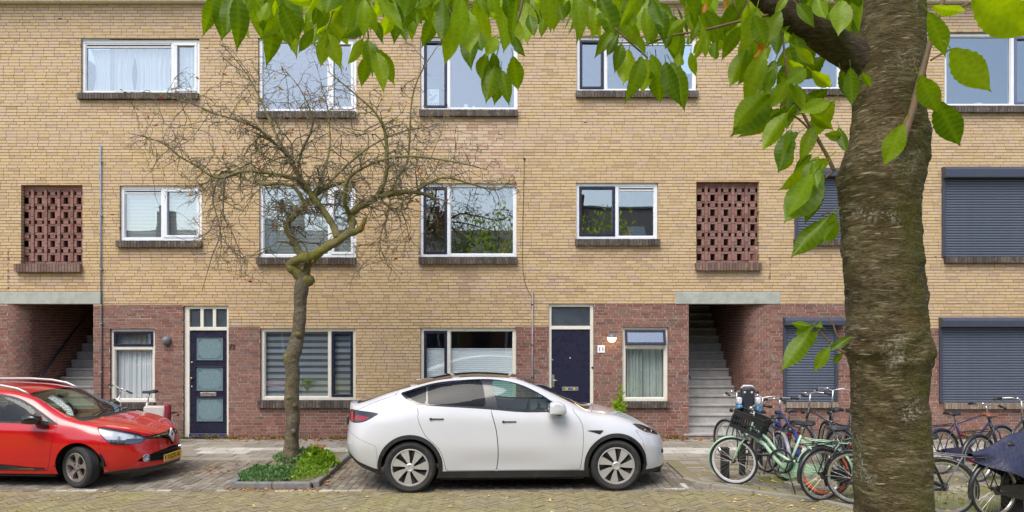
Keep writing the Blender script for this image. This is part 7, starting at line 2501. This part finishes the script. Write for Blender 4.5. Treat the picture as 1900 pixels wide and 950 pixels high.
def leaf_cloud(name, pts, size, mat, parent, hang=.5, kind='stuff', wide=.42):
    """many small leaves as one mesh"""
    V, F, B = [], [], []
    for p in pts:
        d = Vector((random.gauss(0, 1), random.gauss(0, 1), random.gauss(0, 1) - hang * 2)).normalized()
        s = d.cross(Vector((random.gauss(0, 1), random.gauss(0, 1), random.gauss(0, 1)))).normalized()
        nrm = d.cross(s)
        L_ = size * random.uniform(.6, 1.2); w = L_ * wide
        b = len(V)
        V += [p, p + d * L_ * .45 + s * w * .5 + nrm * w * .12, p + d * L_ - nrm * w * .2, p + d * L_ * .45 - s * w * .5 + nrm * w * .12]
        F += [(b, b + 1, b + 2), (b, b + 2, b + 3)]
        B += [random.random()] * 4
    me = bpy.data.meshes.new(name); me.from_pydata([tuple(v) for v in V], [], F)
    a = me.attributes.new('bv', 'FLOAT', 'POINT'); a.data.foreach_set('value', np.array(B, dtype=np.float32)); me.update()
    o = link_mesh(name, me, mat, parent)
    if kind: o['kind'] = kind
    return o


# the rest of the crown above and behind the camera's view, open enough to let the light through
pts = []
while len(pts) < 2000:
    p = Vector((random.uniform(-1.6, 4.2), random.uniform(.9, 5.2), random.uniform(3.6, 6.4)))
    if p.z < CAM_H + (599 + 75) / FPX * p.y + .05: continue
    if mnoise.noise(p * 1.3) < -.05: continue
    pts.append(p)
leaf_cloud('crown', pts, .15, M_leaf, cherry, .7, wide=.45)

# -------- the small twisted tree in the planter
YB = 12.4
hb = scene_thing('twisted_tree', ((540 - 950) / FPX * YB, YB, 0)); tag(hb, 'small bare twisted tree with mossy limbs in the planter', 'tree')
q_ = lambda x, y, D=0.0: at(x, y, YB + D)
tk, _, _ = rough_tube([q_(541, 880), q_(540, 858), q_(541, 820), q_(543, 770), q_(541, 735), q_(543, 700), q_(541, 668), q_(549, 640), q_(556, 600), q_(557, 560), q_(560, 530), q_(563, 508)], [.16, .132, .116, .112, .12, .108, .126, .116, .104, .104, .116, .122], 5, .085, 30, 16, 4.5); tk.build('trunk', M_grey_bark, hb, smooth=True)
for (kx, ky, kr, kd) in ((533, 664, .075, -.06), (553, 620, .05, -.1), (537, 738, .05, -.1), (548, 752, .045, -.12), (572, 520, .10, -.03), (545, 800, .05, -.1), (532, 830, .05, -.06)):
    mb = MB(); c0 = q_(kx, ky, kd)
    mb.lathe([(0, -kr), (kr * .6, -kr * .8), (kr, -.1 * kr), (kr * .8, kr * .6), (0, kr)], 12, 'z')
    mb.v = [tuple(c0 + Vector(v) * (1 + .5 * mnoise.noise(Vector(v) * 14 + Vector((kx, 0, 0))))) for v in mb.v]
    mb.build('knot', M_moss_bark if ky < 700 else M_grey_bark, hb, smooth=True)
LIMBS = [
    ([(563, 518, 0), (545, 500, -.05), (540, 492, -.05), (550, 483, -.1), (575, 475, -.15), (602, 462, -.2), (625, 447, -.2), (649, 433, -.15), (670, 424, -.1), (677, 404, -.05)], [.09, .085, .08, .08, .078, .072, .07, .062, .05, .02]),
    ([(566, 512, .05), (572, 492, .1), (585, 478, .0), (600, 465, -.15)], [.08, .062, .058, .05]),
    ([(649, 433, -.15), (655, 410, -.05), (650, 398, 0), (670, 383, .0), (696, 368, .1), (723, 360, .2), (770, 356, .4), (812, 371, .6)], [.06, .052, .055, .056, .055, .05, .04, .02]),
    ([(572, 476, -.1), (557, 470, 0), (546, 448, .1), (532, 424, .1), (538, 408, .1), (556, 391, .1), (575, 372, .15), (599, 351, .2), (636, 338, .3), (660, 338, .5)], [.07, .06, .055, .055, .052, .05, .048, .04, .03, .015]),
    ([(627, 440, -.2), (619, 421, -.15), (602, 394, -.1), (582, 367, -.1), (565, 344, -.1), (550, 318, -.1), (540, 300, -.15), (523, 277, -.2), (500, 260, -.3), (470, 245, -.5)], [.06, .055, .05, .048, .045, .04, .035, .028, .02, .01]),
    ([(566, 380, .1), (548, 350, .4), (520, 340, .6), (485, 342, .8), (450, 330, .9), (420, 318, .9), (395, 332, .8), (372, 345, .7)], [.035, .03, .028, .026, .024, .02, .015, .008]),
    ([(565, 344, -.1), (540, 330, -.4), (503, 322, -.7), (452, 318, -.9), (405, 330, -1.0), (365, 308, -1.0), (330, 288, -1.0), (300, 265, -.9), (262, 252, -.8)], [.035, .03, .028, .024, .02, .015, .012, .009, .005]),
    ([(696, 368, .1), (712, 340, .1), (718, 300, .0), (714, 245, -.1), (696, 209, -.2), (656, 172, -.3), (608, 132, -.4)], [.042, .036, .032, .026, .02, .014, .006]),
    ([(723, 360, .2), (738, 330, .3), (757, 293, .4), (764, 189, .4), (781, 135, .4), (818, 77, .4)], [.03, .024, .02, .014, .01, .004]),
    ([(540, 300, -.15), (515, 255, .1), (488, 195, .3), (475, 168, .3), (451, 128, .3), (407, 77, .3)], [.026, .022, .016, .012, .009, .004]),
    ([(523, 277, -.2), (480, 240, -.5), (445, 225, -.7), (404, 212, -.8), (354, 192, -.8), (286, 173, -.8), (215, 170, -.8)], [.024, .02, .016, .012, .009, .006, .003]),
    ([(649, 398, 0), (640, 375, -.4), (648, 330, -.6), (700, 300, -.8), (760, 290, -1), (840, 300, -1.1), (905, 315, -1.2)], [.04, .03, .026, .022, .018, .012, .005]),
    ([(770, 356, .4), (820, 330, .5), (870, 340, .6), (920, 352, .7), (955, 330, .7)], [.026, .02, .016, .010, .004]),
    ([(582, 367, -.1), (600, 320, .3), (612, 270, .6), (610, 220, .7), (604, 180, .8)], [.03, .024, .018, .012, .005]),
    ([(599, 351, .2), (640, 310, .5), (690, 270, .7), (745, 245, .8), (800, 235, .9)], [.026, .02, .016, .012, .005]),
    ([(552, 320, -.1), (560, 280, -.5), (580, 230, -.8), (560, 170, -.9), (520, 120, -.9)], [.024, .02, .015, .010, .004]),
    ([(420, 318, .9), (416, 350, .85), (415, 400, .8), (430, 430, .8), (445, 470, .8), (447, 515, .8)], [.018, .014, .012, .010, .008, .004]),
    ([(405, 330, -1), (395, 370, -1), (408, 430, -1), (392, 480, -1), (375, 540, -1)], [.014, .012, .010, .008, .004]),
    ([(723, 360, .2), (722, 390, .1), (708, 430, .0), (706, 460, 0), (722, 500, 0)], [.016, .012, .009, .007, .003]),
    ([(770, 356, .4), (745, 380, .3), (755, 420, .3), (760, 450, .3)], [.014, .010, .007, .003]),
]
hrnd = random.Random(21)
twig_mb, leaf_pts = MB(), []
segs = []


def inside(p):
    px = 950 + p.x / p.y * FPX; py = HZ - (p.z - CAM_H) / p.y * FPX
    return ((px - 600) / 360) ** 2 + ((py - 300) / 235) ** 2 < 1.12


def twig(p, d, L_, r_, level):
    n = 5 if level < 2 else 3
    pts, q, dd = [p], p.copy(), d.copy()
    for i in range(n):
        dd = (dd + Vector((hrnd.gauss(0, .36), hrnd.gauss(0, .36), hrnd.gauss(0, .32) - (.10 if level < 2 else 0)))).normalized()
        q = q + dd * (L_ / n); pts.append(q.copy())
    if not inside(q) and hrnd.random() < .85: return
    twig_mb.tube(pts, list(np.linspace(r_, r_ * .4, n + 1)), 4 if level < 2 else 3, cap=False)
    if level == 0:
        for i in range(hrnd.randint(3, 5)):
            k = hrnd.randint(1, n); nd = (dd + Vector((hrnd.gauss(0, .9), hrnd.gauss(0, .9), hrnd.gauss(0, .8)))).normalized()
            twig(pts[k], nd, L_ * hrnd.uniform(.3, .7), r_ * .65, 1)
    elif level == 1:
        for i in range(hrnd.randint(2, 4)):
            k = hrnd.randint(0, n); nd = (dd + Vector((hrnd.gauss(0, 1), hrnd.gauss(0, 1), hrnd.gauss(0, 1)))).normalized()
            twig(pts[k], nd, hrnd.uniform(.04, .13), .0042, 2)
        if hrnd.random() < .12: leaf_pts.append(pts[-1])


for i, (pl, rad) in enumerate(LIMBS):
    mb, path, rr2 = rough_tube([q_(*p) for p in pl], rad, i * 3.7, .15, 14, 10, 11)
    mb.build('limb', M_moss_bark if max(rad) > .025 else M_twig, hb, smooth=True)
    L_ = len(path)
    start = 30 if i in (0, 1) else (14 if max(rad) > .03 else 6)
    for k in range(int(start * 1.25), L_, 2):
        if i in (0, 1) and hrnd.random() < .8: continue
        if hrnd.random() < .10: continue
        t = (path[min(k + 1, L_ - 1)] - path[max(k - 1, 0)]).normalized()
        for _ in range(1 if i < 4 else hrnd.choice((1, 1, 2))):
            d = (t * .5 + Vector((hrnd.gauss(0, .7), hrnd.gauss(0, .7), hrnd.gauss(.15, .6)))).normalized()
            if i >= 16: d.z = -abs(d.z) * .6
            twig(path[k], d, hrnd.uniform(.3, .85), max(.0065, min(.014, rr2[k] * .45)), 0)
        if k > L_ - 6: leaf_pts.append(path[k])
tw = twig_mb.build('twigs', M_twig, hb, fix=False); tw['kind'] = 'stuff'
M_small = leaf_mat('rusty_small_leaf', srgb(178, 74, 50), srgb(160, 160, 62), .4, veins=False)
lp = []
for p in leaf_pts:
    for _ in range(hrnd.choice((0, 1, 1, 2))): lp.append(p + Vector((hrnd.gauss(0, .03), hrnd.gauss(0, .03), hrnd.gauss(0, .03))))
leaf_cloud('small_leaves', lp, .10, M_small, hb, .2)
m = MB(); c = at(523, 382, YB + .2); m.lathe([(0, .12), (.02, .11), (.036, .05), (.04, -.06), (.03, -.11), (0, -.115)], 12, 'z'); o = m.build('bird_feeder', M_black, None, smooth=True); o.location = c; tag(o, 'small black feeder hanging in the twisted tree', 'feeder')
m = MB(); m.tube([(0, 0, .11), (.01, 0, .28)], .003, 5); m.build('string', M_black, o)

# -------- planter, ground cover, weeds and fallen leaves
pit = scene_thing('tree_planter', (-3.4, 11.6, 0)); tag(pit, 'low concrete edged planter at the foot of the twisted tree', 'planter')
M_edge_c = plain('planter_concrete', srgb(122, 122, 120), .9, var=.18, scale=10, bump=.4, dirt=(srgb(96, 94, 84), 4, .5))
PX0, PX1, PY0, PY1 = -3.98, -2.88, 10.76, 13.3
def edge_run(a, b):
    a, b = Vector(a), Vector(b); L_ = (b - a).length; n = max(1, round(L_ / .5)); d = (b - a) / n; an = math.atan2(d.y, d.x)
    for i in range(n):
        c = a + d * (i + .5)
        M = Matrix.Translation((c.x, c.y, gz(c.y))) @ Matrix.Rotation(an, 4, 'Z')
        m = MB(); m.bevbox(-d.length / 2 + .003, d.length / 2 - .003, -.05, .05, -.05, .085, .012, M=M); m.build('edging_stone', M_edge_c, pit)
edge_run((PX0, PY0), (PX1, PY0)); edge_run((PX1 + .05, PY0 + .055), (PX1 + .05, PY1)); edge_run((PX0 - .05, PY0 + .055), (PX0 - .05, PY0 + .6))
m = MB(); m.add([(PX0, PY0, .05), (PX1, PY0, .05), (PX1, PY1, .09), (PX0, PY1, .06)], [(0, 1, 2, 3)]); m.build('soil', M_dirt, pit)
M_cover1 = leaf_mat('blue_green_groundcover', srgb(72, 112, 64), srgb(112, 146, 84), .25, veins=False)
M_cover2 = leaf_mat('bright_cranesbill', srgb(96, 136, 36), srgb(140, 170, 52), .35, veins=False)


def mound(name, label, cx, cy, rx, ry, h, n, size, mat, cat, wide=.7, z0=.08):
    pts = []
    lump = random.uniform(0, 9)
    while len(pts) < n:
        a, r_ = random.uniform(0, 6.28), math.sqrt(random.random())
        x, y = cx + rx * r_ * math.cos(a), cy + ry * r_ * math.sin(a)
        hh = h * (1 - r_ ** 2.2) * (.55 + .75 * abs(mnoise.noise(Vector((x * 5, y * 5, lump)))) * 1.6)
        pts.append(Vector((x, y, z0 + gz(y) + hh * random.uniform(.35, 1.0))))
    o = leaf_cloud(name, pts, size, mat, None, -.6, kind=None, wide=wide)
    return o


o = mound('ground_cover', '', -3.62, 11.28, .48, .5, .13, 2000, .05, M_cover1, ''); tag(o, 'low blue green ground cover spilling over the planter edge', 'plants', kind='stuff')
o = mound('ground_cover', '', -3.12, 11.35, .34, .45, .10, 900, .045, M_cover2, ''); tag(o, 'yellow green ground cover along the planter front', 'plants', kind='stuff')
o = mound('leafy_plant', '', -3.08, 11.95, .28, .34, .24, 600, .10, M_cover2, '', .8); tag(o, 'bushy bright green plant at the planter corner near the white car', 'plant')
o = mound('ground_cover', '', -3.5, 12.6, .5, .5, .15, 900, .06, M_cover1, ''); tag(o, 'green undergrowth behind the twisted tree trunk', 'plants', kind='stuff')
o = mound('wild_flowers', '', -3.32, 12.75, .16, .16, .26, 70, .05, leaf_mat('orange_flower', srgb(214, 120, 30), srgb(226, 150, 40), .4, veins=False), '', .6, .1); tag(o, 'small clump of orange flowers behind the twisted tree', 'flowers', kind='stuff')
o = mound('wall_shrub', '', wx(1147) * .985, 14.68, .2, .16, 1.2, 900, .09, leaf_mat('lime_shrub', srgb(110, 150, 30), srgb(160, 190, 50), .4, veins=False), '', .5, .02); tag(o, 'small lime green shrub beside the plain navy door', 'shrub')

# weeds along the wall
m = MB(); rw = random.Random(3)
for k in range(900):
    x = rw.uniform(-8.2, 9.5)
    if wx(1278) - .1 < x < wx(1400): continue
    dens_ = mnoise.noise(Vector((x * .9, 0, 4)))
    if dens_ < -.12 and rw.random() < .8: continue
    y = WALL - abs(rw.gauss(.05, .07)) - .02
    b = MB(); blades(b, rw.randint(4, 7), rw.uniform(.05, .15), rw.uniform(.03, .12), .007, .35, rnd=rw)
    m.add([(v[0] + x, v[1] + y, v[2] + gz(y)) for v in b.v], b.f)
o = m.build('weeds', leaf_mat('dry_weeds', srgb(110, 112, 50), srgb(150, 136, 76), .3, veins=False), None, fix=False); tag(o, 'dry weeds growing along the foot of the wall', 'weeds', kind='stuff')
m = MB()
for k in range(420):
    x, y = rw.uniform(3.1, 7.5), rw.uniform(9.7, 11.8)
    if not right_of_kerb(x - .08, y): continue
    if mnoise.noise(Vector((x * 1.1, y * 1.1, 1))) < .0 and rw.random() < .85: continue
    b = MB(); blades(b, rw.randint(3, 6), rw.uniform(.03, .09), rw.uniform(.03, .08), .004, .35, rnd=rw)
    m.add([(v[0] + x, v[1] + y, v[2] + gz(y) + .02) for v in b.v], b.f)
o = m.build('grass', leaf_mat('short_grass', srgb(96, 116, 40), srgb(130, 146, 56), .3, veins=False), None, fix=False); tag(o, 'short grass and moss between the parked bicycles', 'grass', kind='stuff')


def litter(name, label, spots, mat, size):
    V, F, B = [], [], []
    for (x, y, z) in spots:
        a = rw.uniform(0, 6.28); L_ = size * rw.uniform(.5, 1.3); c, s = math.cos(a), math.sin(a)
        b = len(V)
        for (u, v, h) in ((-.5, 0, .004), (0, .28, .010), (.5, 0, .003), (0, -.28, rw.uniform(.003, .022))): V.append((x + (u * c - v * s) * L_, y + (u * s + v * c) * L_, z + h * (L_ / .06)))
        F += [(b, b + 1, b + 2), (b, b + 2, b + 3)]; B += [rw.random()] * 4
    me = bpy.data.meshes.new(name); me.from_pydata(V, [], F); at_ = me.attributes.new('bv', 'FLOAT', 'POINT'); at_.data.foreach_set('value', np.array(B, dtype=np.float32)); me.update()
    o = link_mesh(name, me, mat); tag(o, label, 'leaves', kind='stuff')


M_lit = leaf_mat('fallen_leaf_brown', srgb(150, 104, 60), srgb(196, 150, 90), .15, veins=False)
M_lit2 = leaf_mat('fallen_leaf_yellow', srgb(206, 176, 90), srgb(226, 206, 150), .15, veins=False)
sp = []
for k in range(2600):
    x = rw.uniform(-8.5, 9.5); y = WALL - abs(rw.gauss(.1, .14)) - .02
    if rw.random() < .35 + mnoise.noise(Vector((x * .7, 0, 8))): sp.append((x, y, gz(y) + .002))
litter('fallen_leaves', 'brown fallen leaves gathered along the foot of the wall', sp, M_lit, .085)
sp = [(rw.uniform(-4.1, -2.7), PY0 - .05 - abs(rw.gauss(.04, .05)), .002) for _ in range(150)] + [(rw.uniform(-2.85, -2.5), rw.uniform(10.8, 12.9), .03) for _ in range(50)] + [(rw.gauss(-4.9, .25), rw.gauss(11.9, .25), .03) for _ in range(60)]
litter('fallen_leaves', 'orange brown fallen leaves round the planter edge', sp, M_lit, .06)
sp = []
for _ in range(260):
    x, y = rw.uniform(2.8, 7.2), rw.uniform(9.2, 11.8)
    sp.append((x, y, (gz(y) + .026) if right_of_kerb(x, y) else .004))
litter('fallen_leaves', 'yellow and brown fallen leaves under the bicycles', sp, M_lit2, .07)
sp = [(rw.uniform(-7.5, 7), rw.uniform(9.0, 10.6), .004) for _ in range(110)] + [(rw.uniform(-7, 2.5), rw.uniform(12.7, 14.7), .06) for _ in range(60)]
litter('fallen_leaves', 'scattered pale fallen leaves on the street and pavement', sp, M_lit2, .065)

# -------- a street tree on this side, seen in the panes opposite
st_ = scene_thing('street_tree', (-2.2, -2.6, 0)); tag(st_, 'leafy street tree mirrored in the first floor windows', 'tree')
mb, _, _ = rough_tube([(-2.2, -2.6, -.05), (-2.2, -2.6, 1.5), (-2.1, -2.5, 3.2), (-2.2, -2.7, 5.0)], [.2, .16, .14, .06], 2, .06, 14, 6); mb.build('trunk', M_bark, st_, smooth=True)
pts = []
while len(pts) < 3000:
    p = Vector((random.gauss(-1.8, .95), random.gauss(-2.6, .8), random.gauss(5.3, .85)))
    if mnoise.noise(p * 1.6) > -.1 and p.z > 3.4: pts.append(p)
leaf_cloud('crown', pts, .16, leaf_mat('street_tree_leaf', srgb(60, 86, 34), srgb(92, 118, 48), .4, veins=False), st_, .5)
